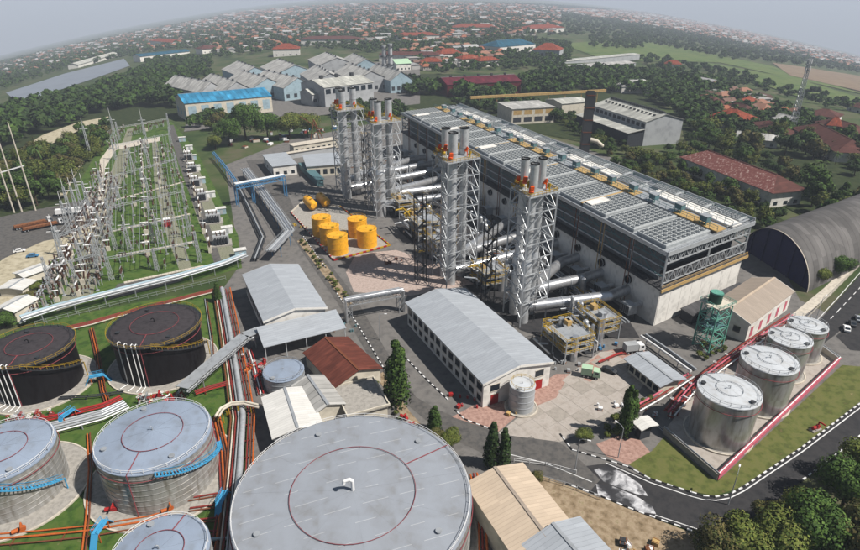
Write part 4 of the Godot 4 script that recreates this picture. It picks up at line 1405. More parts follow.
	# lean-to block along a long side: [side, width, height at the wall, height outside]
	if o.has("lean"):
		var q: Array = o.lean
		var f: float = 1.0 if q[0] == "z+" else -1.0
		mb = MB.new()
		var z0: float = wb * f
		var z1: float = (wb + q[1]) * f
		mb.box(Vector3(0, q[3] / 2 - 0.1, (z0 + z1) / 2), Vector3(wa * 2 - 0.4, q[3] - 0.2, absf(z1 - z0)))
		part(t, "lean_to_wall", mb, wm if not o.has("lean_wall") else M[o.lean_wall])
		mb = MB.new()
		z1 += 0.8 * f
		var c := [Vector3(-a, q[2], z0), Vector3(a, q[2], z0), Vector3(a, q[3], z1), Vector3(-a, q[3], z1)]
		var up := Vector3(0, 0.2, 0)
		if f < 0:
			c.reverse()
		mb.quad(c[3] + up, c[2] + up, c[1] + up, c[0] + up)
		mb.quad(c[0], c[1], c[2], c[3])
		part(t, "lean_to_roof", mb, rm)
	for q in o.get("ridge_vents", []):   # [count, row offset across the slope, size]
		for k in int(q[0]):
			mb = MB.new()
			var x: float = -a * 0.92 + a * 1.84 * (k + 0.5) / q[0]
			var y: float = eave + rise * (1.0 - absf(q[1]) / b) + 0.2
			mb.box(Vector3(x, y + q[2] / 2, q[1]), Vector3(q[2], q[2], q[2]))
			part(t, "roof_ventilator", mb, M.steel_dark)
	return t

func make_yard_buildings() -> void:
	shed("workshop_hall", "grey gable roofed workshop with a lean-to roof, left of the plant road", Vector2(-51.51, -154.13), Vector2(-67.54, -186.97), 20.5, 8.0, 2.2, {"roof": "roof_grey", "fascia": true, "ridge": false, "win": [["z-", 9, 2.5, 5.5, 2.4], ["x-", 4, 0.0, 3.4, 2.6, "green_steel"]], "canopy": [[-28.6, -18.4, -12.5, 13.0, 5.2, 6.6, "roof_grey"]], "wall": "wall_white"})
	shed("long_hall", "long grey gable roofed hall in the middle of the yard", Vector2(13.74, -122.36), Vector2(-8.18, -166.22), 22.8, 8.0, 2.4, {"roof": "roof_grey", "fascia": true, "ridge": false, "win": [["z-", 12, 4.6, 6.8, 2.6], ["z-", 12, 1.2, 3.0, 2.2], ["x-", 3, 0.0, 3.2, 2.4, "red"], ["x-", 3, 4.4, 6.4, 2.8], ["x+", 3, 4.4, 6.4, 2.8]], "wall": "wall_white", "canopy": []})
	var aw := thing("walkway_roof", "narrow grey canopy along the shaded side of the long hall", "canopy", V3(Vector2(4.31, -149.59)))
	var mb := MB.new()
	var d := (Vector2(-8.18, -166.22) - Vector2(13.74, -122.36)).normalized()
	var q0 := Vector3(d.x, 0, d.y)
	mb.beam(q0 * -18 + Vector3(0, 4.1, 0), q0 * 20 + Vector3(0, 4.1, 0), 2.6, 0.2)
	part(aw, "roof", mb, M.wall_pale_blue)
	for k in 8:
		mb = MB.new()
		mb.beam(q0 * (-17 + 5.1 * k), q0 * (-17 + 5.1 * k) + Vector3(0, 4.0, 0), 0.2)
		part(aw, "post", mb, M.wall_pale_blue)
	shed("store", "rust red sheet roofed store beside the plant road", Vector2(-25.31, -125.48), Vector2(-37.25, -142.11), 15.0, 4.6, 2.6, {"roof": "roof_rust", "ridge_mat": "pipe_brown", "wall": "wall_cream", "win": [["z+", 5, 1.0, 2.6, 1.6], ["x-", 2, 1.0, 2.6, 1.6]]})
	shed("store", "small weathered grey roofed store between the rust red roof and the white roof", Vector2(-29.55, -113.76), Vector2(-37.22, -126.35), 9.5, 4.6, 1.8, {"roof": "roof_weathered", "wall": "wall_cream", "win": [["x+", 2, 1.0, 2.6, 1.4]]})
	shed("store", "small white roofed store at the rim of the huge tank", Vector2(-37.14, -105.21), Vector2(-43.81, -120.84), 12.4, 5.0, 1.3, {"roof": "roof_white", "wall": "wall_grey", "win": [["z-", 3, 1.0, 2.6, 1.4]]})
	shed("flat_building", "flat concrete roofed building between the rust red roof and the huge tank", Vector2(-20.73, -114.21), Vector2(-26.05, -126.36), 11.5, 4.2, 0.0, {"roof": "concrete", "wall": "wall_cream", "win": [["z+", 4, 1.0, 2.6, 1.5]]})
	shed("office", "white building with tan gable roof behind the day tanks", Vector2(99.2, -154), Vector2(125.11, -175.8), -14.5, 7.0, 2.6, {"roof": "roof_tan", "ridge_mat": "roof_beige", "wall": "wall_white", "fascia": true, "win": [["z+", 5, 1.0, 4.6, 2.0, "pink_wall"], ["x-", 2, 2.5, 4.6, 2.2]]})
	shed("beige_hall", "beige gable roofed hall at the bottom edge beside the huge tank", Vector2(15.14, -72.11), Vector2(7.13, -89.76), 14.5, 7.0, 1.7, {"roof": "roof_beige", "ridge_mat": "roof_tan", "wall": "wall_cream", "win": [["z+", 7, 2.0, 4.6, 1.8], ["x+", 3, 2.0, 4.6, 1.6]]})
	shed("grey_hall", "pale grey gable roofed hall at the bottom edge in front of the beige one", Vector2(22.8, -62.88), Vector2(16.87, -74.39), 14.0, 7.6, 1.9, {"roof": "roof_grey", "wall": "wall_grey", "win": [["z+", 7, 2.0, 4.6, 1.8]]})
	shed("pavilion", "low pale grey roofed pavilion beside the apron", Vector2(61.77, -126.36), Vector2(55.9, -139.99), 9.5, 4.0, 0.9, {"roof": "roof_grey", "wall": "wall_cream", "over": 1.4, "win": [["z-", 5, 0.8, 2.6, 1.8]]})
	shed("gate_canopy", "small square white roof beside the pumps near the bund", Vector2(51.21, -109.27), Vector2(49.67, -112.9), 5.4, 4.0, 0.5, {"roof": "roof_white", "wall": "wall_dark", "over": 1.1, "ridge": false, "cat": "shelter"})
	shed("control_building", "white flat roofed control building behind the blue pipe gantry", Vector2(-92.84, -334.07), Vector2(-105.92, -361.79), 15.0, 6.6, 0.0, {"roof": "roof_grey", "wall": "wall_white", "parapet": false, "win": [["x-", 3, 1.0, 3.0, 2.0], ["z-", 4, 1.0, 3.0, 2.0]]})
	shed("switch_room", "grey roofed block to the left of the farthest stack cluster", Vector2(-72.86, -334.07), Vector2(-80.7, -361.79), 22.0, 6.6, 0.0, {"roof": "roof_grey", "wall": "wall_cream", "parapet": false, "win": [["x-", 5, 1.2, 4.2, 2.4]]})
	shed("annexe_room", "dark teal container by the control building", Vector2(-64.06, -316.01), Vector2(-81.45, -351.63), 5.0, 4.0, 0.0, {"roof": "teal_grey", "wall": "teal_grey", "parapet": false, "cat": "container"})
	shed("long_store", "long low cream building behind the far stacks", Vector2(-91.77, -386.76), Vector2(-64.52, -407.06), -8.0, 6.0, 0.0, {"roof": "pale_concrete", "wall": "wall_cream", "parapet": false, "win": [["z+", 8, 1.2, 3.2, 2.0]]})
	shed("pipe_house", "long pale strip roof in front of the low cream building", Vector2(-95.02, -373.46), Vector2(-63.62, -394.98), -4.0, 4.0, 0.0, {"roof": "pale_concrete", "wall": "wall_grey", "parapet": false})
	# barrel roofed store with a dark blue gable
	var a := Vector2(133.54, -227.46)
	var b := Vector2(138.58, -189.04)
	var front := (b - a)
	var r := front.length() / 2
	var ax := Vector2(0.84, -0.54)
	var mid := (a + b) / 2
	var o := thing("barrel_store", "barrel vaulted store with a dark blue gable and grey brown roof", "building", V3(mid))
	var f3 := V3(front / 2)
	var x3 := V3(ax)
	var roof := MB.new()
	var wall := MB.new()
	var back := MB.new()
	var n := 24
	var hgt := 15.5
	var prof := func(k: int) -> Vector3:
		var t := PI * k / n
		return f3 * -cos(t) + Vector3(0, hgt * sin(t), 0)
	for k in n:
		var p0: Vector3 = prof.call(k)
		var p1: Vector3 = prof.call(k + 1)
		roof.quad(p0 * 1.02, p0 * 1.02 + x3 * 95, p1 * 1.02 + x3 * 95, p1 * 1.02)
		wall.flat(x3 * 1.5, p0 + x3 * 1.5, p1 + x3 * 1.5)
		back.flat(x3 * 94, p1 + x3 * 94, p0 + x3 * 94)
	part(o, "roof", roof, M.roof_barrel)
	part(o, "gable_wall", wall, M.wall_navy)
	part(o, "rear_wall", back, M.wall_grey)
	for k in 1:
		var rib := MB.new()
		for j in n:
			rib.beam(prof.call(j) * 1.024 + x3 * (0.2 + 8.58 * k), prof.call(j + 1) * 1.024 + x3 * (0.2 + 8.58 * k), 0.3, 0.1)
		part(o, "roof_rib", rib, M.roof_barrel if k else M.pale_concrete)
	for k in 5:
		var col := MB.new()
		var u := -0.8 + 0.4 * k
		col.beam(f3 * u + x3 * 1.1, f3 * u + x3 * 1.1 + Vector3(0, hgt * sqrt(1 - u * u) * 0.97, 0), 0.5)
		part(o, "gable_post", col, M.wall_navy)

# ---------------------------------------------------------------- works, warehouses and houses behind the plant
func make_backdrop() -> void:
	var g := "old factory sheds behind the plant"
	shed("blue_warehouse", "cream warehouse with a bright blue roof", Vector2(-208.64, -505.4), Vector2(-143.85, -546.15), -44.0, 15.0, 5.0, {"roof": "roof_blue", "wall": "wall_cream", "win": [["z+", 7, 4.0, 12.5, 6.5, "wall_pale_blue"], ["x-", 3, 3.0, 8.0, 5.0, "wall_pale_blue"]]})
	shed("factory_shed", "white roofed factory hall with a row of dark windows behind the far stacks", Vector2(-99.1, -563.75), Vector2(-55.52, -600.47), -46.0, 18.0, 5.0, {"roof": "roof_pale", "wall": "wall_grey", "group": g, "win": [["z+", 7, 12.0, 16.5, 5.5]], "ridge_vents": [[3, 0.0, 3.0]]})
	shed("factory_shed", "small white sloping roof left of the white roofed factory hall", Vector2(-111.95, -569.14), Vector2(-98.49, -580.1), -26.0, 11.0, 4.0, {"roof": "roof_pale", "wall": "wall_grey", "group": g, "win": [["z+", 3, 4.0, 7.0, 4.0]]})
	var rows := [
		[Vector2(-203.38, -587.85), Vector2(-180.1, -610.07), "weathered grey shed roof just behind the blue warehouse"],
		[Vector2(-180.1, -610.07), Vector2(-154.09, -633.91), "grey shed with pale blue gable behind the blue warehouse"],
		[Vector2(-146.98, -603.75), Vector2(-122.54, -628.92), "grey factory shed with dark square windows in the middle of the row"],
		[Vector2(-123.95, -636.64), Vector2(-88.5, -655.54), "grey factory shed directly behind the white roofed hall"],
		[Vector2(-227.67, -594.24), Vector2(-211.19, -617.25), "low grey shed at the left end of the factory row"],
		[Vector2(-227.01, -719.2), Vector2(-193.28, -746.26), "weathered shed in the second factory row, left end"],
		[Vector2(-183.03, -723.98), Vector2(-142.91, -752.65), "weathered shed in the second factory row, middle"],
		[Vector2(-145.44, -795.64), Vector2(-98.82, -819.94), "weathered long shed in the second factory row, right end"],
		[Vector2(-81.05, -646.77), Vector2(-46.15, -667.91), "grey shed left of the old chimneys"],
		[Vector2(-42.5, -643.96), Vector2(-19.53, -658.54), "pale blue gabled shed right of the old chimneys"],
		[Vector2(-98.58, -773.24), Vector2(-64.48, -790.06), "far grey shed behind the old chimneys"]]
	for k in rows.size():
		var s: Array = rows[k]
		var p0: Vector2 = s[0]
		var p1: Vector2 = s[1]
		# gable to the front: the ridge runs away from the eave corner
		var dd := (p1 - p0).normalized()
		var away := Vector2(dd.y, -dd.x).rotated(0.12)
		shed("factory_shed", s[2], p0, p0 + away * 78.0, p0.distance_to(p1) * 0.99, 13.0, 9.0, {"roof": "roof_weathered", "wall": ["wall_grey", "wall_pale_blue", "wall_pale_blue", "wall_grey"][k % 4], "group": g, "win": [["x-", 4, 3.0, 7.0, 3.6, "wall_dark"], ["z+", 7, 5.0, 8.0, 4.0, "wall_dark"]], "ridge_vents": [[5, 0.0, 1.6]]})
	# twin old chimneys with lattice
	for s in [[Vector2(-53.83, -723.99), 42.0, "left one of the twin dark old chimneys behind the plant"], [Vector2(-46.63, -723.54), 44.0, "right one of the twin dark old chimneys behind the plant"]]:
		var o := thing("old_chimney", s[2], "chimney", V3(s[0], ht(s[0].x, s[0].y)))
		var mb := MB.new()
		mb.lathe(Vector3.ZERO, [Vector2(3.0, -2), Vector2(2.4, s[1]), Vector2(1.8, s[1]), Vector2(1.8, s[1] - 3)], 16)
		part(o, "shaft", mb, M.wall_grey)
		for k in 4:
			mb = MB.new()
			mb.ring(Vector3(0, s[1] * (k + 1) / 4.3, 0), 3.4, 1.2, 0.3, 16)
			mb.rail(arc(3.8, s[1] * (k + 1) / 4.3, 0, TAU, 10), 1.3, 2.4, 0.2)
			part(o, "gallery", mb, M.steel_dark)
	shed("maroon_warehouse", "maroon warehouse with a pinkish maroon roof", Vector2(17.48, -621.43), Vector2(98.47, -648.22), -40.0, 12.0, 5.0, {"roof": "roof_maroon", "wall": "wall_maroon", "win": [["z+", 5, 2.0, 6.0, 7.0, "wall_maroon"], ["z+", 1, 0.0, 6.0, 6.0, "wall_cream"]], "ridge_vents": [[5, 0.0, 2.0]]})
	shed("cream_block", "cream two storey block with a flat grey roof, left of the dark chimney", Vector2(66.68, -482.77), Vector2(104.48, -493.05), -34.0, 13.0, 0.0, {"roof": "roof_weathered", "wall": "wall_cream", "parapet": false, "win": [["z+", 4, 8.0, 11.5, 7.0, "wall_ochre"], ["z+", 4, 2.0, 6.0, 7.0, "wall_dark"]]})
	var pg := thing("pipe_gallery", "long thin ochre gallery beam on posts behind the cream block", "gallery", V3(Vector2(37.05, -549.55)))
	var pgd := V3(Vector2(172.93, -592.26) - Vector2(37.05, -549.55))
	var pm := MB.new()
	pm.beam(Vector3(0, 11, 0), pgd + Vector3(0, 11, 0), 2.2, 2.2)
	part(pg, "beam", pm, M.wall_ochre)
	for k in 8:
		pm = MB.new()
		pm.beam(pgd * (k + 0.5) / 8 + Vector3(0, -1, 0), pgd * (k + 0.5) / 8 + Vector3(0, 10, 0), 0.7)
		part(pg, "post", pm, M.wall_ochre)
	shed("pale_shed", "pale flat shed between the cream block and the dark chimney", Vector2(113.84, -513.92), Vector2(141.09, -526.24), -26.0, 12.0, 2.0, {"roof": "roof_pale", "wall": "wall_cream"})
	shed("engine_shed", "old grey engine shed with rows of ventilators on its pale roof and a lean-to", Vector2(151.22, -411.64), Vector2(129.83, -480.18), 32.39, 17.0, 4.5, {"roof": "roof_pale", "wall": "wall_grey", "lean": ["z-", 13.0, 12.0, 10.0], "lean_wall": "wall_dark", "ridge_vents": [[26, 0.0, 1.5], [20, 4.5, 1.2], [14, -6.0, 1.2]], "win": [["z-", 12, 13.0, 15.5, 4.0, "wall_dark"]]})
	var c := thing("dark_chimney", "square dark brown chimney in front of the old engine shed", "chimney", V3(Vector2(105.69, -394.44)))
	var mb2 := MB.new()
	mb2.box(Vector3(0, 20.0, 0), Vector3(5.4, 40, 5.4))
	part(c, "shaft", mb2, M.steel_dark)
	for k in 5:
		mb2 = MB.new()
		mb2.box(Vector3(0, 6.0 + 8 * k, 0), Vector3(5.9, 0.6, 5.9))
		part(c, "band", mb2, M.pipe_brown)
	mb2 = MB.new()
	mb2.tube([Vector3(2.5, 9, 2), Vector3(7, 8, 2), Vector3(12, 4, 0)], 1.4, 10)
	part(c, "flue_duct", mb2, M.wall_cream)
	mb2 = MB.new()
	mb2.box(Vector3(0, 40.2, 0), Vector3(4.2, 0.5, 4.2))
	part(c, "mouth", mb2, M.rubber)
	shed("grey_store", "low hipped grey roof in the trees behind the old engine shed", Vector2(212.62, -668.71), Vector2(259.78, -675.68), -34.0, 8.0, 5.0, {"roof": "roof_weathered", "wall": "wall_white", "hip": 14.0})
	shed("grey_store", "long low grey roof in the field behind the trees", Vector2(179.6, -845.24), Vector2(312.39, -929.12), -34.0, 6.0, 2.0, {"roof": "roof_weathered", "wall": "wall_grey"})
	shed("grey_store", "pale long flat roof at the far side of the field", Vector2(195.26, -953.58), Vector2(369.07, -1083), -24.0, 6.0, 1.0, {"roof": "roof_pale", "wall": "wall_grey"})
	shed("teal_hall", "hall with a wide teal hipped roof and white walls", Vector2(121.67, -1080), Vector2(195.98, -1150), -50.0, 12.0, 9.0, {"roof": "roof_teal", "wall": "wall_white", "hip": 18.0, "win": [["z+", 5, 3.0, 8.0, 5.0]]})
	shed("tile_hall", "grey hall with an orange hipped tile roof beside the teal one", Vector2(172.33, -1048), Vector2(216.64, -1032), -44.0, 13.0, 10.0, {"roof": "roof_tile", "wall": "wall_grey", "hip": 18.0, "win": [["z+", 4, 3.0, 8.0, 4.0]]})
	shed("old_tile_block", "long block with a flaking red brown hipped tile roof among trees", Vector2(172.07, -279), Vector2(152.52, -350.68), 22.0, 8.0, 6.0, {"roof": "roof_old_tile", "roof2": "roof_flaked", "ridge_mat": "roof_old_tile", "wall": "wall_white", "hip": 11.0, "over": 1.6, "win": [["x-", 3, 1.0, 3.0, 2.4], ["z-", 14, 1.0, 3.0, 2.4]]})
	var hs := [
		[Vector2(231.75, -497.73), Vector2(251.52, -473.98), 30.0, 7.0, 7.0, "roof_tile", "bright orange hipped roof in the trees right of the old engine shed"],
		[Vector2(294.1, -560.05), Vector2(334.68, -604.81), 18.0, 6.0, 5.0, "roof_tile", "small orange hipped roof behind the bright orange one"],
		[Vector2(255.96, -475.88), Vector2(253.28, -431.51), 24.0, 6.0, 4.0, "roof_old_tile", "brown hipped roof right of the bright orange one"],
		[Vector2(221.49, -422.17), Vector2(246.45, -407.8), 18.0, 5.0, 3.0, "roof_weathered", "pale grey sheet roof below the lattice mast"],
		[Vector2(274.09, -444.96), Vector2(261.48, -370.14), 26.0, 8.0, 6.0, "roof_old_tile", "large dark brown tile roof at the foot of the lattice mast"],
		[Vector2(318.16, -489.7), Vector2(319.2, -443.17), 22.0, 7.0, 5.0, "roof_old_tile", "dark brown tile roof behind the mast foot"],
		[Vector2(314.29, -465.24), Vector2(323.27, -459.25), 16.0, 9.0, 6.0, "roof_tile", "small orange roofed house near the right edge"],
		[Vector2(349.51, -551.69), Vector2(368.6, -532.78), 24.0, 6.0, 5.0, "roof_old_tile", "dark tile roof on the far side of the lattice mast"],
		[Vector2(311.15, -693.85), Vector2(336.44, -645.44), 14.0, 6.0, 2.0, "roof_pale", "long white roof in the village behind the bright orange roof"],
		[Vector2(263.7, -611.77), Vector2(273.04, -576.98), 20.0, 6.0, 5.0, "roof_old_tile", "brown village roof left of the long white roof"],
		[Vector2(278.09, -566.69), Vector2(281.48, -534.44), 18.0, 6.0, 5.0, "roof_old_tile", "reddish village roof behind the bright orange roof"],
		[Vector2(296.22, -513.79), Vector2(304.05, -487.7), 18.0, 5.0, 4.0, "roof_weathered", "grey village roof left of the lattice mast"],
		[Vector2(464.39, -665.23), Vector2(468.03, -616.11), 24.0, 6.0, 5.0, "roof_old_tile", "dark tile roof cut by the right edge of the picture"],
		[Vector2(274.28, -387.54), Vector2(279.36, -354.59), 20.0, 6.0, 4.0, "roof_weathered", "grey roof at the right edge beside the dark brown one"],
		[Vector2(381.79, -1001), Vector2(408.25, -992.58), 20.0, 7.0, 6.0, "roof_tile", "orange roof alone in the trees beside the field"],
		[Vector2(15.68, -968.52), Vector2(52.71, -987.02), 26.0, 9.0, 7.0, "roof_tile", "orange hipped roof left of the teal hall"],
		[Vector2(47.23, -908.19), Vector2(78.18, -925.83), 22.0, 8.0, 5.0, "roof_tile", "low orange roof between the teal hall and the maroon warehouse"],
		[Vector2(71.98, -884.6), Vector2(102.78, -902.86), 20.0, 8.0, 5.0, "roof_tile", "small orange roof just left of the teal hall"],
		[Vector2(-14.32, -879.91), Vector2(17.19, -879.99), 20.0, 7.0, 5.0, "roof_tile", "low orange roof above the maroon warehouse's left end"],
		[Vector2(-279.83, -1098), Vector2(-231.93, -1107), 40.0, 12.0, 8.0, "roof_tile", "tall house with orange roof behind the factory sheds"],
		[Vector2(-274.15, -1316), Vector2(-148.41, -1326), 50.0, 10.0, 5.0, "roof_old_tile", "long red brown market roof behind the factory sheds"],
		[Vector2(-69.55, -1360), Vector2(22.11, -1385), 40.0, 10.0, 5.0, "roof_tile", "long orange roof in the far town behind the chimneys"],
		[Vector2(59.21, -1695), Vector2(183.51, -1699), 60.0, 10.0, 8.0, "roof_tile", "wide pale red roof at the edge of the far town"],
		[Vector2(280.97, -1769), Vector2(393.28, -1832), 60.0, 10.0, 8.0, "roof_tile", "wide red roof in the far town right of the wide pale red one"],
		[Vector2(-836.5, -1859), Vector2(-742.57, -1794), 40.0, 12.0, 7.0, "roof_tile", "large orange roof in the town left of the factory"],
		[Vector2(-481.29, -1308), Vector2(-450.23, -1344), 30.0, 9.0, 6.0, "roof_old_tile", "red roof in the town just left of the factory sheds"],
		[Vector2(-597.39, -1269), Vector2(-536.5, -1386), 24.0, 8.0, 4.0, "roof_teal", "long green roof beside the ponds"],
		[Vector2(-781.39, -1362), Vector2(-818.15, -1622), 24.0, 8.0, 4.0, "roof_pale", "long pale roof above the ponds"],
		[Vector2(-46.34, -835.72), Vector2(-24.82, -846.2), 26.0, 9.0, 5.0, "pale_green", "pale green barrel like roof right of the old chimneys"],
		[Vector2(-80.88, -959.88), Vector2(15.45, -953.24), 30.0, 9.0, 4.0, "roof_old_tile", "long red brown roof behind the maroon warehouse"]]
	for s in hs:
		var w: float = s[2]
		shed("house", s[6], s[0], s[1], -w, s[3], s[4], {"roof": s[5], "wall": "wall_white", "hip": minf(w * 0.45, s[0].distance_to(s[1]) * 0.4) if s[5] in ["roof_tile", "roof_old_tile"] else 0.0, "ridge_mat": s[5], "cat": "house", "win": [["z+", 4, 1.2, 3.4, 2.2]], "over": 1.2})
	# lattice radio mast
	var m := thing("radio_mast", "tall grey lattice radio mast among the village roofs", "mast", V3(Vector2(278.2, -450.15), ht(Vector2(278.2, -450.15).x, Vector2(278.2, -450.15).y)))
	var hh := 58.0
	var wd := func(y: float) -> float: return lerpf(2.0, 0.7, y / hh)
	for e in [[-1, -1], [1, -1], [1, 1], [-1, 1]]:
		mb2 = MB.new()
		mb2.beam(Vector3(e[0] * 2.0, 0, e[1] * 2.0), Vector3(e[0] * 0.7, hh, e[1] * 0.7), 0.35)
		part(m, "leg", mb2, M.galvanised)
	for k in 18:
		mb2 = MB.new()
		var y0 := hh * k / 18.0
		var y1 := hh * (k + 1) / 18.0
		var es := [[-1, -1], [1, -1], [1, 1], [-1, 1]]
		for q in 4:
			var c0: Array = es[q]
			var c1: Array = es[(q + 1) % 4]
			var w0: float = wd.call(y0)
			var w1: float = wd.call(y1)
			mb2.beam(Vector3(c0[0] * w0, y0, c0[1] * w0), Vector3(c1[0] * w1, y1, c1[1] * w1), 0.2)
			mb2.beam(Vector3(c0[0] * w1, y1, c0[1] * w1), Vector3(c1[0] * w1, y1, c1[1] * w1), 0.2)
		part(m, "brace_frame", mb2, M.galvanised)
	for k in 6:
		mb2 = MB.new()
		var an := TAU * k / 6
		mb2.box(Vector3(cos(an) * 1.6, hh - 2.0 - 5.0 * (k % 2), sin(an) * 1.6), Vector3(0.6, 3.0, 0.6))
		part(m, "antenna", mb2, M.white)

# ---------------------------------------------------------------- pipe racks and bridges
# pipes: [sideways offset, height, radius, material]; posts every step metres
func rack(called: String, label: String, path: PackedVector2Array, pipes: Array, step: float, frame: String, o := {}) -> Node3D:
	var t := thing(called, label, o.get("cat", "pipe rack"), V3(path[0]), 0.0, o.get("group", ""))
	var pts := []
	for p in path:
		pts.append(V3(p - path[0]))
	var sides := []
	for k in pts.size():
		var a: Vector3 = pts[maxi(0, k - 1)]
		var b: Vector3 = pts[mini(pts.size() - 1, k + 1)]
		sides.append((b - a).normalized().cross(Vector3.UP))
	for q in pipes:
		var line := []
		for k in pts.size():
			line.append(pts[k] + sides[k] * q[0] + Vector3(0, q[1], 0))
		var mb := MB.new()
		mb.tube(line, q[2], 8)
		part(t, "pipe", mb, M[q[3]])
	if step > 0.0:
		var lo := 99.0
		var hi := -99.0
		var top := 99.0
		for q in pipes:
			lo = minf(lo, q[0] - q[2]); hi = maxf(hi, q[0] + q[2]); top = minf(top, q[1] - q[2])
		for k in pts.size() - 1:
			var m := maxi(1, int(pts[k].distance_to(pts[k + 1]) / step))
			for i in m:
				var p: Vector3 = pts[k].lerp(pts[k + 1], (i + 0.5) / m)
				var s: Vector3 = (pts[k + 1] - pts[k]).normalized().cross(Vector3.UP)
				var mb := MB.new()
				mb.beam(p + s * lo + Vector3(0, top - 0.1, 0), p + s * hi + Vector3(0, top - 0.1, 0), 0.2)
				mb.beam(p + s * lo * 0.9, p + s * lo * 0.9 + Vector3(0, top, 0), 0.22)
				if hi - lo > 0.8:
					mb.beam(p + s * hi * 0.9, p + s * hi * 0.9 + Vector3(0, top, 0), 0.22)
				part(t, "support", mb, M[frame])
	if o.has("deck"):   # covering tray: [width, height, material]
		for k in pts.size() - 1:
			var mb := MB.new()
			var y := Vector3(0, o.deck[1], 0)
			mb.beam(pts[k] + y, pts[k + 1] + y, o.deck[0], 0.18)
			part(t, "cover_plate", mb, M[o.deck[2]])
			for e in [-1, 1]:
				mb = MB.new()
				var s: Vector3 = sides[k] * o.deck[0] * 0.5 * e
				mb.truss(pts[k] + y + s + Vector3(0, 0.1, 0), pts[k + 1] + y + s + Vector3(0, 0.1, 0), 1.3, 0.14, maxi(2, int(pts[k].distance_to(pts[k + 1]) / 2.2)))
				part(t, "side_truss", mb, M[frame])
	if o.has("rail"):
		for k in pts.size() - 1:
			for e in [-1, 1]:
				var mb := MB.new()
				var s: Vector3 = sides[k] * o.rail[0] * e + Vector3(0, o.rail[1], 0)
				mb.rail([pts[k] + s, pts[k + 1] + s], 1.1, 2.2, 0.08)
				part(t, "rail", mb, M[o.rail[2]])
	return t

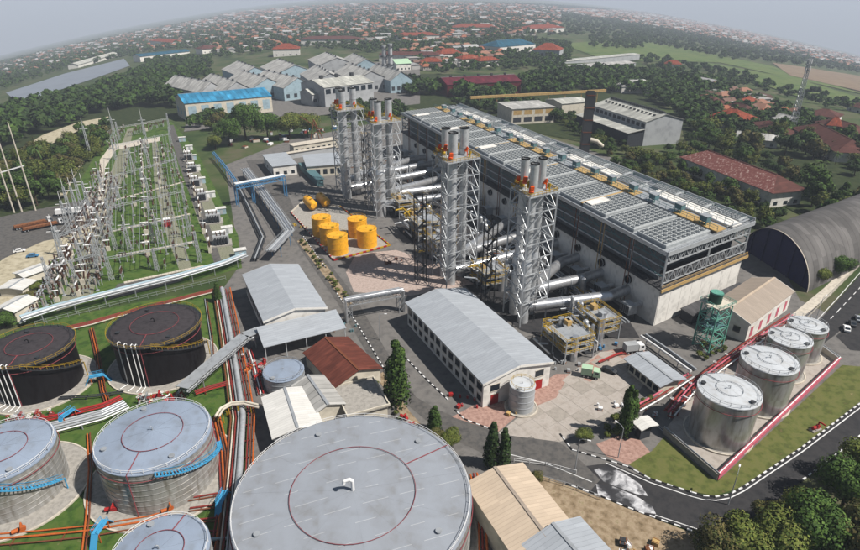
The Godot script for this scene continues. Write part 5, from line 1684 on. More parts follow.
func make_pipework() -> void:
	# along the north side of the tank farm
	rack("pipe_rack", "long pale double pipe between the tank farm and the switchyard", P([-134.11, -164.32, -126.73, -172.2, -111.67, -183.65, -94.64, -195.51, -81.59, -206.82, -75.28, -215.27]), [[-0.9, 3.6, 0.55, "wall_pale_blue"], [0.6, 3.6, 0.6, "steel_light"], [1.9, 3.3, 0.25, "galvanised"]], 7.0, "galvanised")
	rack("pipe_run", "red and brown pipes in a row behind the black tanks", P([-118.83, -161.82, -112.32, -165.59, -106.57, -170.17, -83.66, -185.93, -76.43, -190.62]), [[-1.4, 0.8, 0.22, "pipe_red"], [-0.7, 0.8, 0.18, "pipe_brown"], [0.2, 0.8, 0.3, "pipe_red"], [1.1, 0.8, 0.2, "pale_concrete"]], 5.0, "pipe_brown", {"cat": "pipes"})
	rack("pipe_rack", "pale pipe line climbing along the lane at the left edge of the switchyard", P([-133.72, -163.69, -142.26, -189.04, -152.2, -215.27]), [[-0.5, 2.0, 0.4, "steel_light"], [0.6, 2.0, 0.25, "steel_light"]], 6.0, "galvanised")
	# corridor between the left tank farm and the buildings
	rack("pipe_corridor", "corridor of red, white and silver pipes running towards the camera past the small tank", P([-76.66, -189.04, -65.81, -162.44, -55.38, -136.28, -48.42, -118.18, -44.08, -100.76, -38.69, -77.1]), [[-3.0, 1.2, 0.24, "pipe_orange"], [-2.3, 1.2, 0.18, "pipe_brown"], [-1.5, 1.0, 0.18, "pipe_red"], [-0.2, 1.5, 0.75, "steel_light"], [0.9, 1.4, 0.22, "galvanised"], [1.6, 1.2, 0.2, "pipe_red"], [2.2, 1.2, 0.2, "pale_concrete"], [2.9, 1.0, 0.24, "pipe_brown"]], 5.5, "pipe_red", {"cat": "pipes"})
	rack("pipe_corridor", "bundle of orange pipes between the silver tank and the huge tank", P([-55.93, -118.18, -49.81, -105.59, -45.88, -94.77, -42.2, -77.1]), [[-1.5, 0.7, 0.25, "pipe_orange"], [-0.8, 0.7, 0.22, "pipe_brown"], [-0.1, 0.7, 0.25, "pipe_orange"], [0.6, 0.7, 0.2, "pipe_red"]], 5.0, "pipe_brown", {"cat": "pipes"})
	rack("covered_bridge", "diagonal silver covered pipe bridge ending at the workshop", P([-65.62, -124.65, -61.57, -136.76, -56.59, -150.69, -52.83, -154.08]), [[-1.0, 4.2, 0.3, "galvanised"], [0.2, 4.2, 0.35, "galvanised"], [1.1, 4.2, 0.25, "steel_light"]], 9.0, "galvanised", {"deck": [3.6, 5.4, "galvanised"], "cat": "bridge"})
	rack("pipe_bend", "pale curved pipe arch crossing the pipe corridor", P([-53.76, -115.5, -53.47, -118.57, -51.73, -120.55, -48.43, -120.95, -43.81, -119.36]), [[-0.4, 3.4, 0.35, "wall_cream"], [0.5, 3.4, 0.3, "pale_concrete"]], 4.0, "yellow", {"cat": "pipes"})
	rack("pipe_rack", "silver pipe rack between the black tank and the two silver tanks", P([-108.46, -106.6, -101.45, -110.75, -92.92, -114.01, -84.42, -118.18, -80.25, -122.57]), [[-2.2, 1.6, 0.3, "steel_light"], [-1.3, 1.6, 0.3, "galvanised"], [-0.3, 1.6, 0.35, "steel_light"], [0.8, 1.6, 0.3, "galvanised"], [1.7, 1.5, 0.2, "white"]], 5.0, "galvanised")
	rack("pipe_run", "red pipes beside the silver pipe rack in front of the black tanks", P([-112.35, -112.18, -104.47, -115.5, -96.03, -118.57, -86.84, -122.98, -83.64, -126.34]), [[-0.8, 0.9, 0.28, "red"], [0.0, 0.9, 0.2, "pipe_red"], [0.8, 0.9, 0.22, "red"]], 5.0, "pipe_red", {"cat": "pipes"})
	rack("pipe_run", "row of red pipes between the covered bridge and the pipe corridor", P([-64.17, -128.07, -60.12, -130.72, -54.26, -133.46]), [[-1.0, 1.0, 0.25, "pipe_red"], [-0.2, 1.0, 0.25, "pipe_red"], [0.6, 1.0, 0.2, "red"]], 4.0, "pipe_red", {"cat": "pipes"})
	rack("pipe_run", "orange pipe crossing the grass between the two silver tanks", P([-85.33, -112.55, -78.65, -100.76, -71.86, -86.62, -68.08, -77.99]), [[-0.3, 0.5, 0.2, "pipe_brown"], [0.3, 0.5, 0.2, "pipe_orange"]], 6.0, "pipe_brown", {"cat": "pipes"})
	rack("pipe_run", "orange pipes along the foot of the silver tanks", P([-88.93, -81.45, -79.4, -82.4, -69.86, -83.62, -58.61, -86.11, -55.47, -87.66]), [[-1.2, 0.5, 0.16, "pipe_orange"], [0.0, 0.5, 0.22, "pipe_orange"], [1.6, 0.5, 0.16, "pipe_brown"]], 6.0, "pipe_brown", {"cat": "pipes"})
	for k in 4:
		rack("pipe_run", "dark red pipe in the trench beside the huge tank, %s from the top" % nth[k], [P([-52.64, -91.39, -43.31, -93.62]), P([-51.2, -88.7, -42.3, -90.31]), P([-49.64, -85.61, -41.18, -86.62]), P([-48.14, -82.65, -40.54, -83.13])][k], [[-0.5, 0.6, 0.2, "pipe_red"], [0.3, 0.6, 0.16, "pipe_brown"]], 4.0, "pipe_brown", {"cat": "pipes", "group": "red pipes in the trench"})
	rack("pipe_run", "pale pipe across the bottom of the pipe trench", P([-48.16, -80.51, -39.62, -81.45]), [[0, 1.0, 0.35, "wall_pale_blue"]], 4.0, "galvanised", {"cat": "pipes"})
	rack("pipe_run", "brown pipes crossing the grass between the two black tanks", P([-110.67, -162.44, -100.99, -147.42, -90.29, -129.83, -85.24, -122.98]), [[-0.5, 0.6, 0.16, "pipe_brown"], [0.1, 0.6, 0.2, "pipe_orange"], [0.7, 0.6, 0.16, "pipe_brown"]], 4.0, "pipe_brown", {"cat": "pipes"})
	rack("pipe_run", "thin dark pipes along the grass right of the right black tank", P([-80.43, -182.9, -69.34, -156.4, -62.95, -139.19]), [[-0.3, 0.5, 0.14, "pipe_brown"], [0.3, 0.5, 0.14, "galvanised"]], 4.0, "pipe_brown", {"cat": "pipes"})
	rack("pipe_run", "dark pipe run from the left black tank to the pipe corridor", P([-100.48, -126.34, -91.15, -127.2, -84.33, -128.94]), [[-0.4, 0.8, 0.18, "steel_dark"], [0.4, 0.8, 0.2, "steel_dark"]], 4.0, "steel_dark", {"cat": "pipes"})
	rack("pipe_run", "red and white fire pipes beside the small grey tank", P([-55.36, -149.59, -50.71, -139.19, -46.07, -128.07]), [[-0.5, 0.8, 0.2, "red"], [0.2, 0.8, 0.16, "white"], [0.8, 0.8, 0.18, "pipe_red"]], 4.0, "pipe_red", {"cat": "pipes"})
	# blue stiles that cross the pipes
	for s in [[Vector2(-93.77, -133.93), 0.35, "blue pipe stile with orange legs between the black tanks"], [Vector2(-93.01, -117.79), 1.2, "blue stile across the red pipes"], [Vector2(-66.7, -82.65), 1.5, "blue stile beside the tank at the bottom edge"], [Vector2(-44.46, -90.31), 1.5, "blue stile across the trench beside the huge tank"]]:
		var o := thing("pipe_stile", s[2], "stile", V3(s[0]), s[1])
		var mb := MB.new()
		mb.box(Vector3(0, 2.6, 0), Vector3(3.6, 0.18, 1.5))
		part(o, "platform", mb, M.sky_blue)
		for e in [-1, 1]:
			mb = MB.new()
			mb.beam(Vector3(1.8 * e, 2.6, 0), Vector3(3.4 * e, 0.1, 0), 1.4, 0.2)
			part(o, "steps", mb, M.sky_blue)
			for f in [-1, 1]:
				mb = MB.new()
				mb.beam(Vector3(1.6 * e, 0, 0.6 * f), Vector3(1.6 * e, 2.55, 0.6 * f), 0.18)
				part(o, "leg", mb, M.pipe_orange)
			mb = MB.new()
			mb.rail([Vector3(-1.8, 2.6, 0.7 * e), Vector3(1.8, 2.6, 0.7 * e)], 1.0, 1.2, 0.08)
			part(o, "rail", mb, M.sky_blue)
	# silver bridge over the plant road
	var pa := Vector2(-27.24, -168.19)
	var pb := Vector2(-10.06, -174.95)
	var br := thing("pipe_bridge", "silver truss pipe bridge crossing the plant road", "bridge", V3(pa))
	var d := V3(pb - pa)
	var s := d.normalized().cross(Vector3.UP)
	for e in [-1.3, 1.3]:
		var mb := MB.new()
		mb.truss(s * e + Vector3(0, 8.6, 0), d + s * e + Vector3(0, 8.6, 0), 2.2, 0.22, 8)
		part(br, "truss", mb, M.galvanised)
	for q in [[-0.9, 8.2, 0.4], [0.0, 8.4, 0.45], [0.9, 8.2, 0.4]]:
		var mb := MB.new()
		var f: Vector3 = s * q[0]
		mb.tube([f + Vector3(0, 0.3, 0) - d.normalized() * 0.8, f + Vector3(0, q[1], 0) - d.normalized() * 0.8, d + f + Vector3(0, q[1], 0) + d.normalized() * 0.8, d + f + Vector3(0, 0.3, 0) + d.normalized() * 0.8], q[2], 10)
		part(br, "pipe", mb, M.cladding)
	for e in [Vector3.ZERO, d]:
		for f in [-1.3, 1.3]:
			for g in [-1.0, 1.0]:
				var mb := MB.new()
				mb.beam(e + s * f + d.normalized() * g, e + s * f + d.normalized() * g + Vector3(0, 6.6, 0), 0.22)
				part(br, "leg", mb, M.galvanised)
			var mb := MB.new()
			for y in [0.5, 2.5, 4.5]:
				mb.beam(e + s * f - d.normalized() + Vector3(0, y, 0), e + s * f + d.normalized() + Vector3(0, y + 2, 0), 0.14)
			part(br, "brace", mb, M.galvanised)
	# blue gantry and silver bundle along the plant road
	rack("pipe_bundle", "bundle of silver pipes beside the plant road below the blue gantry", P([-109.43, -335.24, -89.85, -296.5, -71.32, -258.15, -61.62, -237.37, -64.65, -215.27]), [[-1.6, 5.0, 0.5, "steel_light"], [-0.4, 5.0, 0.55, "cladding"], [0.8, 5.0, 0.5, "steel_light"], [1.8, 4.8, 0.35, "galvanised"]], 8.0, "blue", {"cat": "pipes", "rail": [2.4, 4.8, "galvanised"]})
	rack("pipe_bundle", "dark low pipes in the trench along the switchyard fence", P([-108.96, -317.62, -91.02, -277.68, -73.89, -238.51, -71.19, -215.27]), [[-0.8, 1.6, 0.4, "steel_dark"], [0.3, 1.6, 0.35, "galvanised"], [1.2, 1.5, 0.3, "steel_dark"]], 7.0, "steel_dark", {"cat": "pipes"})
	rack("blue_fence_rack", "blue beam running along the grass towards the blue gantry", P([-142.96, -378.63, -127.27, -350.16, -108.42, -313.92]), [[-0.5, 4.0, 0.35, "blue"], [0.6, 4.0, 0.3, "blue"]], 7.0, "blue")
	var ga := Vector2(-98.89, -283.72)
	var gb := Vector2(-77.76, -299.85)
	var ga2 := thing("blue_gantry", "blue steel pipe gantry in front of the control building", "gantry", V3(ga))
	d = V3(gb - ga)
	s = d.normalized().cross(Vector3.UP)
	for e in [-1.6, 1.6]:
		var mb := MB.new()
		mb.truss(s * e + Vector3(0, 11.5, 0), d + s * e + Vector3(0, 11.5, 0), 2.0, 0.35, 10)
		part(ga2, "truss", mb, M.blue)
		for w in [0.0, 0.33, 1.0]:
			mb = MB.new()
			mb.beam(d * w + s * e, d * w + s * e + Vector3(0, 9.6, 0), 0.5)
			part(ga2, "leg", mb, M.blue)
	for q in [-0.8, 0.2, 1.0]:
		var mb := MB.new()
		mb.cyl(s * q + Vector3(0, 11.9, 0), d + s * q + Vector3(0, 11.9, 0), 0.4, 0.4, 8)
		part(ga2, "pipe", mb, M.steel_light)
	# racks between the hall and the stacks
	for q in [[-10.5, 4.0, 118.0, "pipe rack between the hall wall and the near stacks"], [-10.5, 122.0, 222.0, "pipe rack between the hall wall and the far stacks"]]:
		var path := PackedVector2Array()
		for k in 5:
			var p := hp(lerpf(q[1], q[2], k / 4.0), q[0], 0)
			path.push_back(HN + Vector2(p.x, p.z))
		rack("pipe_rack", q[3], path, [[-1.4, 2.6, 0.4, "cladding"], [0.0, 2.6, 0.3, "galvanised"], [1.5, 2.4, 0.35, "steel_light"]], 6.0, "steel_dark")
	rack("pipe_run", "three long pipes from the hall end towards the day tanks", P([67.05, -155.23, 71.61, -145.3, 75.18, -136.28]), [[-1.0, 2.6, 0.35, "steel_light"], [0.0, 2.6, 0.3, "steel_dark"], [1.0, 2.6, 0.35, "white"]], 5.0, "galvanised", {"cat": "pipes"})
	rack("pipe_run", "pink red pipes along the back of the day tank bund", P([61.92, -118.96, 72.01, -129.83, 83.36, -139.19, 100.69, -152.94, 122.11, -168.85]), [[-1.2, 1.8, 0.3, "pipe_red"], [-0.3, 1.8, 0.25, "pink_wall"], [0.6, 1.8, 0.3, "pipe_red"], [1.4, 1.6, 0.2, "white"]], 4.0, "pipe_red", {"cat": "pipes"})
	rack("pipe_run", "pink red pipes from the small white shelter to the pump row", P([54.35, -121.35, 62.77, -127.2, 74.61, -136.28]), [[-0.8, 1.2, 0.3, "pink_wall"], [0.2, 1.2, 0.25, "pipe_red"], [1.0, 1.0, 0.2, "white"]], 4.0, "pipe_red", {"cat": "pipes"})
	rack("pipe_run", "red fire pipe along the edge of the apron", P([50.01, -143.22, 56.58, -147.42, 62.12, -149.59]), [[0, 0.8, 0.22, "red"], [0.5, 0.8, 0.18, "pipe_red"]], 4.0, "red", {"cat": "pipes"})
	rack("pipe_run", "orange riser pipes on the right rim of the huge tank", P([10.04, -98.3, 11.18, -89.77, 10.55, -77.1]), [[-0.6, 1.4, 0.25, "pipe_orange"], [0.2, 1.4, 0.25, "pipe_red"], [0.9, 1.2, 0.2, "pipe_orange"]], 4.0, "pipe_red", {"cat": "pipes"})
	# exhaust boiler modules with yellow rails
	module(Vector2(42.06, -150.69), 13.0, 10.0, 7.5, "exhaust boiler module with yellow rails in front of the nearest stack cluster", 6)
	module(Vector2(54.03, -161.2), 12.0, 8.0, 7.5, "exhaust boiler module with yellow rails beside the near end of the engine hall", 5)
	module(Vector2(-2.71, -243.18), 18.0, 12.0, 9.0, "exhaust boiler module with yellow rails to the right of the yellow tanks", 6)
	module(Vector2(-12.91, -271.85), 12.0, 9.0, 8.0, "exhaust boiler module with yellow rails at the third stack cluster", 5)
	module(Vector2(21.81, -193.86), 12.0, 9.0, 8.0, "boiler module in the shade between the two nearest stack clusters", 5)
	module(Vector2(4.15, -219.22), 14.0, 9.0, 10.0, "boiler module in the shade to the left of the second stack cluster", 5)

func module(c: Vector2, l: float, w: float, h: float, label: String, seed_: int) -> void:
	var o := thing("boiler_module", label, "machine", V3(c), atan2(-hu.y, hu.x))
	var r := RandomNumberGenerator.new()
	r.seed = seed_ + int(l * 100 + w)
	for a in [-1, 0, 1]:
		for b in [-1, 1]:
			var mb := MB.new()
			mb.beam(Vector3(a * l / 2, 0, b * w / 2), Vector3(a * l / 2, h, b * w / 2), 0.3)
			part(o, "column", mb, M.galvanised)
	for lev in [0.45, 0.75, 1.0]:
		var mb := MB.new()
		mb.box(Vector3(0 if lev < 1.0 else -l * 0.18, h * lev, 0), Vector3(l if lev < 1.0 else l * 0.6, 0.15, w))
		part(o, "floor_grating", mb, M.galvanised)
		mb = MB.new()
		mb.rail([Vector3(-l / 2, h * lev, w / 2), Vector3(l / 2, h * lev, w / 2), Vector3(l / 2, h * lev, -w / 2), Vector3(-l / 2, h * lev, -w / 2), Vector3(-l / 2, h * lev, w / 2)], 1.15, 1.6, 0.12)
		part(o, "rail", mb, M.yellow)
	for k in 6:
		var mb := MB.new()
		var x := -l / 2 + l * (k + 0.5) / 6
		var z := r.randf_range(-0.35, 0.35) * w
		mb.cyl(Vector3(x, 0, z), Vector3(x, h * r.randf_range(0.6, 1.25), z), 1.1, 1.1, 14)
		part(o, "drum", mb, M.cladding)
	for k in 22:
		var mb := MB.new()
		var y := r.randf_range(1.0, h * 1.15)
		var x0 := r.randf_range(-0.5, 0.3) * l
		var z0 := r.randf_range(-0.75, 0.75) * w
		mb.tube([Vector3(x0, y, z0), Vector3(x0 + r.randf_range(0.2, 0.6) * l, y, z0), Vector3(x0 + 0.4 * l, y, z0 + r.randf_range(-0.4, 0.4) * w)], r.randf_range(0.15, 0.4), 8)
		part(o, "pipe", mb, M[["cladding", "steel_light", "cladding", "yellow", "galvanised"][k % 5]])
	for k in 5:
		var mb := MB.new()
		mb.box(Vector3(r.randf_range(-0.4, 0.4) * l, h * [1.0, 0.45, 0.75, 1.0, 0.45][k] + 0.84, r.randf_range(-0.3, 0.3) * w), Vector3(2.2, 1.5, 1.6))
		part(o, "cabinet", mb, M[["wall_ochre", "galvanised", "teal_grey", "steel_light", "cladding"][k]])

# ---------------------------------------------------------------- vehicles, towers and small yard things
func truck(called: String, label: String, at: Vector2, turn: float, cab: String, cargo: String, l: float, cat := "truck") -> void:
	var o := thing(called, label, cat, V3(at, 0.05), turn)
	var mb := MB.new()
	mb.box(Vector3(0, 0.95, 0), Vector3(l, 0.3, 0.9))
	part(o, "chassis", mb, M.steel_dark)
	mb = MB.new()   # cab with a raked windscreen
	var x := l / 2
	var p := []
	for z in [1.15, -1.15]:
		p.append_array([Vector3(x - 2.0, 0.9, z), Vector3(x, 0.9, z), Vector3(x, 1.9, z), Vector3(x - 0.35, 2.8, z), Vector3(x - 2.0, 2.9, z)])
	for k in 5:
		var j := (k + 1) % 5
		mb.quad(p[k], p[5 + k], p[5 + j], p[j])
	for k in [1, 2, 3]:
		mb.flat(p[0], p[k], p[k + 1])
		mb.flat(p[5], p[5 + k + 1], p[5 + k])
	var c := part(o, "cab", mb, M[cab])
	mb = MB.new()
	mb.quad(Vector3(x - 0.02, 1.95, 1.05), Vector3(x - 0.02, 1.95, -1.05), Vector3(x - 0.31, 2.7, -1.0), Vector3(x - 0.31, 2.7, 1.0))
	part(c, "windscreen", mb, M.glass)
	for z in [1.16, -1.16]:
		mb = MB.new()
		mb.box(Vector3(x - 0.95, 2.25, z), Vector3(0.9, 0.6, 0.03))
		part(c, "side_window", mb, M.glass)
	mb = MB.new()
	if cargo == "flat":
		mb.box(Vector3(-1.1, 1.2, 0), Vector3(l - 2.4, 0.2, 2.4))
	else:
		mb.box(Vector3(-1.1, 2.2, 0), Vector3(l - 2.4, 2.2, 2.4))
	part(o, "load_bed", mb, M[cargo if cargo != "flat" else "timber"])
	if cargo == "flat":
		for k in 10:
			mb = MB.new()
			mb.cyl(Vector3(-l / 2 + 0.4, 1.5 + 0.34 * (k / 5), -0.9 + 0.42 * (k % 5)), Vector3(l / 2 - 2.8, 1.5 + 0.34 * (k / 5), -0.9 + 0.42 * (k % 5)), 0.2, 0.2, 8)
			part(o, "log", mb, M.timber)
	for wx in [x - 1.0, -x + 1.0, -x + 2.2]:
		for z in [-1.05, 1.05]:
			mb = MB.new()
			mb.cyl(Vector3(wx, 0.5, z - 0.15), Vector3(wx, 0.5, z + 0.15), 0.5, 0.5, 14)
			var w := part(o, "wheel", mb, M.rubber)
			mb = MB.new()
			mb.cyl(Vector3(wx, 0.5, z + 0.152 * signf(z)), Vector3(wx, 0.5, z + 0.18 * signf(z)), 0.26, 0.26, 10)
			part(w, "rim", mb, M.galvanised)

func car(label: String, at: Vector2, turn: float, col: String, group := "") -> void:
	var o := thing("parked_car", label, "car", V3(at, 0.05), turn, group)
	var prof := [Vector2(-2.2, 0.35), Vector2(2.15, 0.35), Vector2(2.2, 0.75), Vector2(1.3, 0.95), Vector2(0.6, 1.45), Vector2(-1.1, 1.48), Vector2(-1.9, 1.0), Vector2(-2.22, 0.9)]
	var mb := MB.new()
	var n := prof.size()
	for k in n:
		var j := (k + 1) % n
		mb.quad(Vector3(prof[k].x, prof[k].y, 0.85), Vector3(prof[k].x, prof[k].y, -0.85), Vector3(prof[j].x, prof[j].y, -0.85), Vector3(prof[j].x, prof[j].y, 0.85))
	for k in range(1, n - 1):
		mb.flat(Vector3(prof[0].x, prof[0].y, 0.85), Vector3(prof[k].x, prof[k].y, 0.85), Vector3(prof[k + 1].x, prof[k + 1].y, 0.85))
		mb.flat(Vector3(prof[0].x, prof[0].y, -0.85), Vector3(prof[k + 1].x, prof[k + 1].y, -0.85), Vector3(prof[k].x, prof[k].y, -0.85))
	part(o, "body", mb, M[col])
	mb = MB.new()
	mb.quad(Vector3(1.28, 0.99, 0.75), Vector3(1.28, 0.99, -0.75), Vector3(0.64, 1.44, -0.7), Vector3(0.64, 1.44, 0.7))
	mb.quad(Vector3(-1.16, 1.5, 0.7), Vector3(-1.16, 1.5, -0.7), Vector3(-1.84, 1.05, -0.75), Vector3(-1.84, 1.05, 0.75))
	mb.box(Vector3(-0.25, 1.2, 0), Vector3(1.8, 0.36, 1.73))
	part(o, "window", mb, M.glass)
	for x in [-1.4, 1.35]:
		for z in [-0.8, 0.8]:
			mb = MB.new()
			mb.cyl(Vector3(x, 0.33, z - 0.1), Vector3(x, 0.33, z + 0.1), 0.33, 0.33, 12)
			part(o, "wheel", mb, M.rubber)

func lamp(label: String, at: Vector2, turn: float, h := 9.0) -> void:
	var o := thing("street_lamp", label, "lamp", V3(at), turn, "lamp posts")
	var mb := MB.new()
	mb.cyl(Vector3.ZERO, Vector3(0, h, 0), 0.13, 0.08, 8)
	part(o, "post", mb, M.galvanised)
	mb = MB.new()
	mb.tube([Vector3(0, h - 0.1, 0), Vector3(0.6, h + 0.5, 0), Vector3(1.8, h + 0.6, 0)], 0.05, 6)
	part(o, "arm", mb, M.galvanised)
	mb = MB.new()
	mb.box(Vector3(2.1, h + 0.58, 0), Vector3(0.8, 0.16, 0.3))
	part(o, "head", mb, M.white)

func pump(label: String, at: Vector2, turn: float, col: String, s := 1.0) -> void:
	var o := thing("pump_set", label, "pump", V3(at), turn, "pump sets")
	var mb := MB.new()
	mb.box(Vector3(0, 0.2, 0) * s, Vector3(3.0, 0.4, 1.4) * s)
	part(o, "plinth", mb, M.concrete)
	mb = MB.new()
	mb.cyl(Vector3(-1.2, 0.95, 0) * s, Vector3(0.1, 0.95, 0) * s, 0.45 * s, 0.45 * s, 12)
	part(o, "motor", mb, M[col])
	mb = MB.new()
	mb.cyl(Vector3(0.7, 0.9, -0.35) * s, Vector3(0.7, 0.9, 0.35) * s, 0.6 * s, 0.6 * s, 14)
	mb.tube([Vector3(0.7, 1.3, 0) * s, Vector3(0.7, 2.4, 0) * s, Vector3(0.7, 2.4, 1.6) * s], 0.2 * s, 8)
	part(o, "pump_casing", mb, M[col])

func make_yard_details() -> void:
	truck("utility_truck", "pale green truck parked on the apron", Vector2(46.03, -136.76), -0.35, "pale_green", "pale_green", 5.4)
	truck("service_truck", "white truck beside the near end of the engine hall", Vector2(62.43, -149.59), 0.2, "white", "wall_grey", 6.5)
	truck("log_truck", "left one of two flatbed trucks on the lay-by left of the switchyard", Vector2(-186.7, -255.55), 0.75, "white", "flat", 16.0)
	truck("log_truck", "right one of two flatbed trucks on the lay-by left of the switchyard", Vector2(-180.46, -252.99), 0.7, "white", "flat", 17.0)
	truck("box_truck", "white box truck beside the lattice towers left of the switchyard", Vector2(-175.82, -271.85), 0.35, "white", "white", 17.0)
	car("dark car beside the green truck on the apron", Vector2(52.17, -139.19), -0.6, "steel_dark")
	car("white car parked on the lane at the left of the switchyard", Vector2(-174.14, -225.35), 0.5, "white")
	car("blue car parked at the end of the white sheds on the left", Vector2(-165.47, -220.22), 0.3, "blue")
	for k in 3:
		car(["left", "middle", "right"][k] + " one of three cars in the dark car park", [Vector2(136.2, -162.44), Vector2(140.23, -165.59), Vector2(144.38, -168.85)][k], 1.1, ["white", "steel_dark", "galvanised"][k], "cars in the car park")
	# white sheds at the left
	shed("white_shed", "upper one of two small white sheds below the lay-by", Vector2(-158.89, -197.99), Vector2(-153.65, -206.95), 8.0, 3.2, 0.6, {"roof": "roof_white", "wall": "wall_cream"})
	shed("white_shed", "lower one of two small white sheds below the lay-by", Vector2(-156.19, -184.9), Vector2(-155.61, -192.91), 10.0, 3.2, 0.6, {"roof": "roof_white", "wall": "wall_cream"})
	shed("rounded_shed", "white roofed shed at the left edge above the black tank", Vector2(-146.27, -168.63), Vector2(-143.87, -178.49), 9.0, 4.0, 1.0, {"roof": "roof_white", "wall": "wall_cream"})
	# green steel water tower
	var c := Vector2(86.62, -152.94)
	var o := thing("water_tower", "green steel frame tower with a dark green drum on top", "tower", V3(c), 0.5)
	o.scale = Vector3(0.95, 0.84, 0.95)
	for l in 4:
		var y0 := 4.6 * l
		for a in [-1, 1]:
			for b in [-1, 1]:
				var mb := MB.new()
				mb.beam(Vector3(3.4 * a, y0, 3.0 * b), Vector3(3.4 * a, y0 + 4.6, 3.0 * b), 0.34)
				part(o, "leg", mb, M.green_steel)
		var fr := MB.new()
		var cs := [Vector3(-3.4, 0, -3), Vector3(3.4, 0, -3), Vector3(3.4, 0, 3), Vector3(-3.4, 0, 3)]
		for q in 4:
			var p: Vector3 = cs[q]
			var r: Vector3 = cs[(q + 1) % 4]
			fr.beam(p + Vector3(0, y0 + 4.6, 0), r + Vector3(0, y0 + 4.6, 0), 0.28)
			fr.beam(p + Vector3(0, y0, 0), r + Vector3(0, y0 + 4.6, 0), 0.2)
			fr.beam(r + Vector3(0, y0, 0), p + Vector3(0, y0 + 4.6, 0), 0.2)
		part(o, "brace_frame", fr, M.green_steel)
	var mb := MB.new()
	mb.box(Vector3(0, 18.5, 0), Vector3(8.2, 0.25, 7.4))
	part(o, "platform", mb, M.wall_cream)
	mb = MB.new()
	mb.rail([Vector3(-4, 18.6, -3.6), Vector3(4, 18.6, -3.6), Vector3(4, 18.6, 3.6), Vector3(-4, 18.6, 3.6), Vector3(-4, 18.6, -3.6)], 1.2, 1.8, 0.12)
	part(o, "rail", mb, M.green_steel)
	mb = MB.new()
	mb.cyl(Vector3(-0.8, 18.6, -0.6), Vector3(-0.8, 22.4, -0.6), 2.0, 2.0, 20)
	part(o, "drum", mb, M.dark_green)
	mb = MB.new()
	mb.cyl(Vector3(-0.8, 22.4, -0.6), Vector3(-0.8, 22.7, -0.6), 2.15, 1.8, 20)
	part(o, "lid", mb, M.green_steel)
	mb = MB.new()
	mb.box(Vector3(0, 9.6, 0), Vector3(6.0, 0.3, 5.4))
	mb.cyl(Vector3(0.6, 9.6, 0), Vector3(0.6, 12.6, 0), 1.5, 1.5, 16)
	part(o, "middle_tank", mb, M.teal_grey)
	# pumps and valves
	var ps := [[Vector2(-74.23, -127.2), 0.3, "red", "red pump in front of the right black tank"], [Vector2(-70.27, -125.49), 0.5, "red", "second red pump in front of the right black tank"], [Vector2(-77.13, -126.34), 0.2, "galvanised", "grey pump in front of the right black tank"], [Vector2(-106.66, -118.96), 0.2, "galvanised", "grey pump in front of the left black tank"], [Vector2(-100.99, -118.18), 0.2, "pipe_red", "red pump in front of the left black tank"], [Vector2(-49.74, -142.2), 0.8, "red", "red pump left of the small grey tank"], [Vector2(-49.36, -136.28), 0.8, "red", "lower red pump left of the small grey tank"], [Vector2(-53.04, -139.19), 1.0, "pipe_orange", "orange pump beside the pipe corridor"], [Vector2(-6.73, -118.18), -0.7, "red", "red machine at the right rim of the huge tank"], [Vector2(-4.58, -115.13), -0.7, "red", "lower red machine at the right rim of the huge tank"], [Vector2(70.95, -127.2), 0.7, "galvanised", "grey pump behind the nearest day tank"], [Vector2(67.24, -124.65), 0.7, "white", "white pump behind the nearest day tank"], [Vector2(77.04, -132.54), 0.7, "pipe_red", "red pump behind the second day tank"], [Vector2(58.63, -142.2), 0.5, "galvanised", "grey pump behind the pale pavilion"], [Vector2(97.43, -114.38), 0.4, "red", "red hydrant pump on the grass beside the kerb"], [Vector2(-55.9, -88.7), 0.6, "pipe_orange", "orange valve set at the foot of the silver tank"], [Vector2(-84.09, -83.37), 0.6, "pipe_orange", "orange valve set at the foot of the tank cut by the left edge"], [Vector2(-67.84, -88.7), 0.2, "red", "small red box on the grass at the foot of the silver tank"]]
	for p in ps:
		pump(p[3], p[0], p[1], p[2], 1.0)
	for s in [[Vector2(44.73, -104.6), 2.2, "lamp post on the red paving near the bend"], [Vector2(33.64, -100.76), -0.4, "lamp post on the island of the plant road"], [Vector2(64.44, -90.58), 1.0, "lamp post at the bend of the access road"], [Vector2(-15.9, -156.4), 0.0, "lamp post beside the plant road near the silver bridge"], [Vector2(129.09, -167.53), 0.6, "lamp post beside the right hand road"], [Vector2(148.09, -227.46), 0.6, "lamp post behind the office"]]:
		lamp(s[2], s[0], s[1])
	# valve manifolds in front of the tanks
	for s in [[Vector2(-78.91, -125.49), Vector2(-66.04, -127.2), 14, "valve stand in the manifold in front of the right black tank", "valve stands by the right black tank"], [Vector2(-108.27, -116.64), Vector2(-98.8, -119.75), 12, "valve stand in the manifold in front of the left black tank", "valve stands by the left black tank"], [Vector2(59.56, -118.18), Vector2(75.53, -131.63), 12, "valve stand behind the nearest day tank", "valve stands by the day tanks"], [Vector2(82.19, -139.19), Vector2(114.6, -162.44), 14, "valve stand along the pink pipes behind the day tanks", "valve stands along the pink pipes"], [Vector2(-58.37, -145.3), Vector2(-47.22, -139.19), 8, "valve stand beside the small grey tank", "valve stands by the small grey tank"]]:
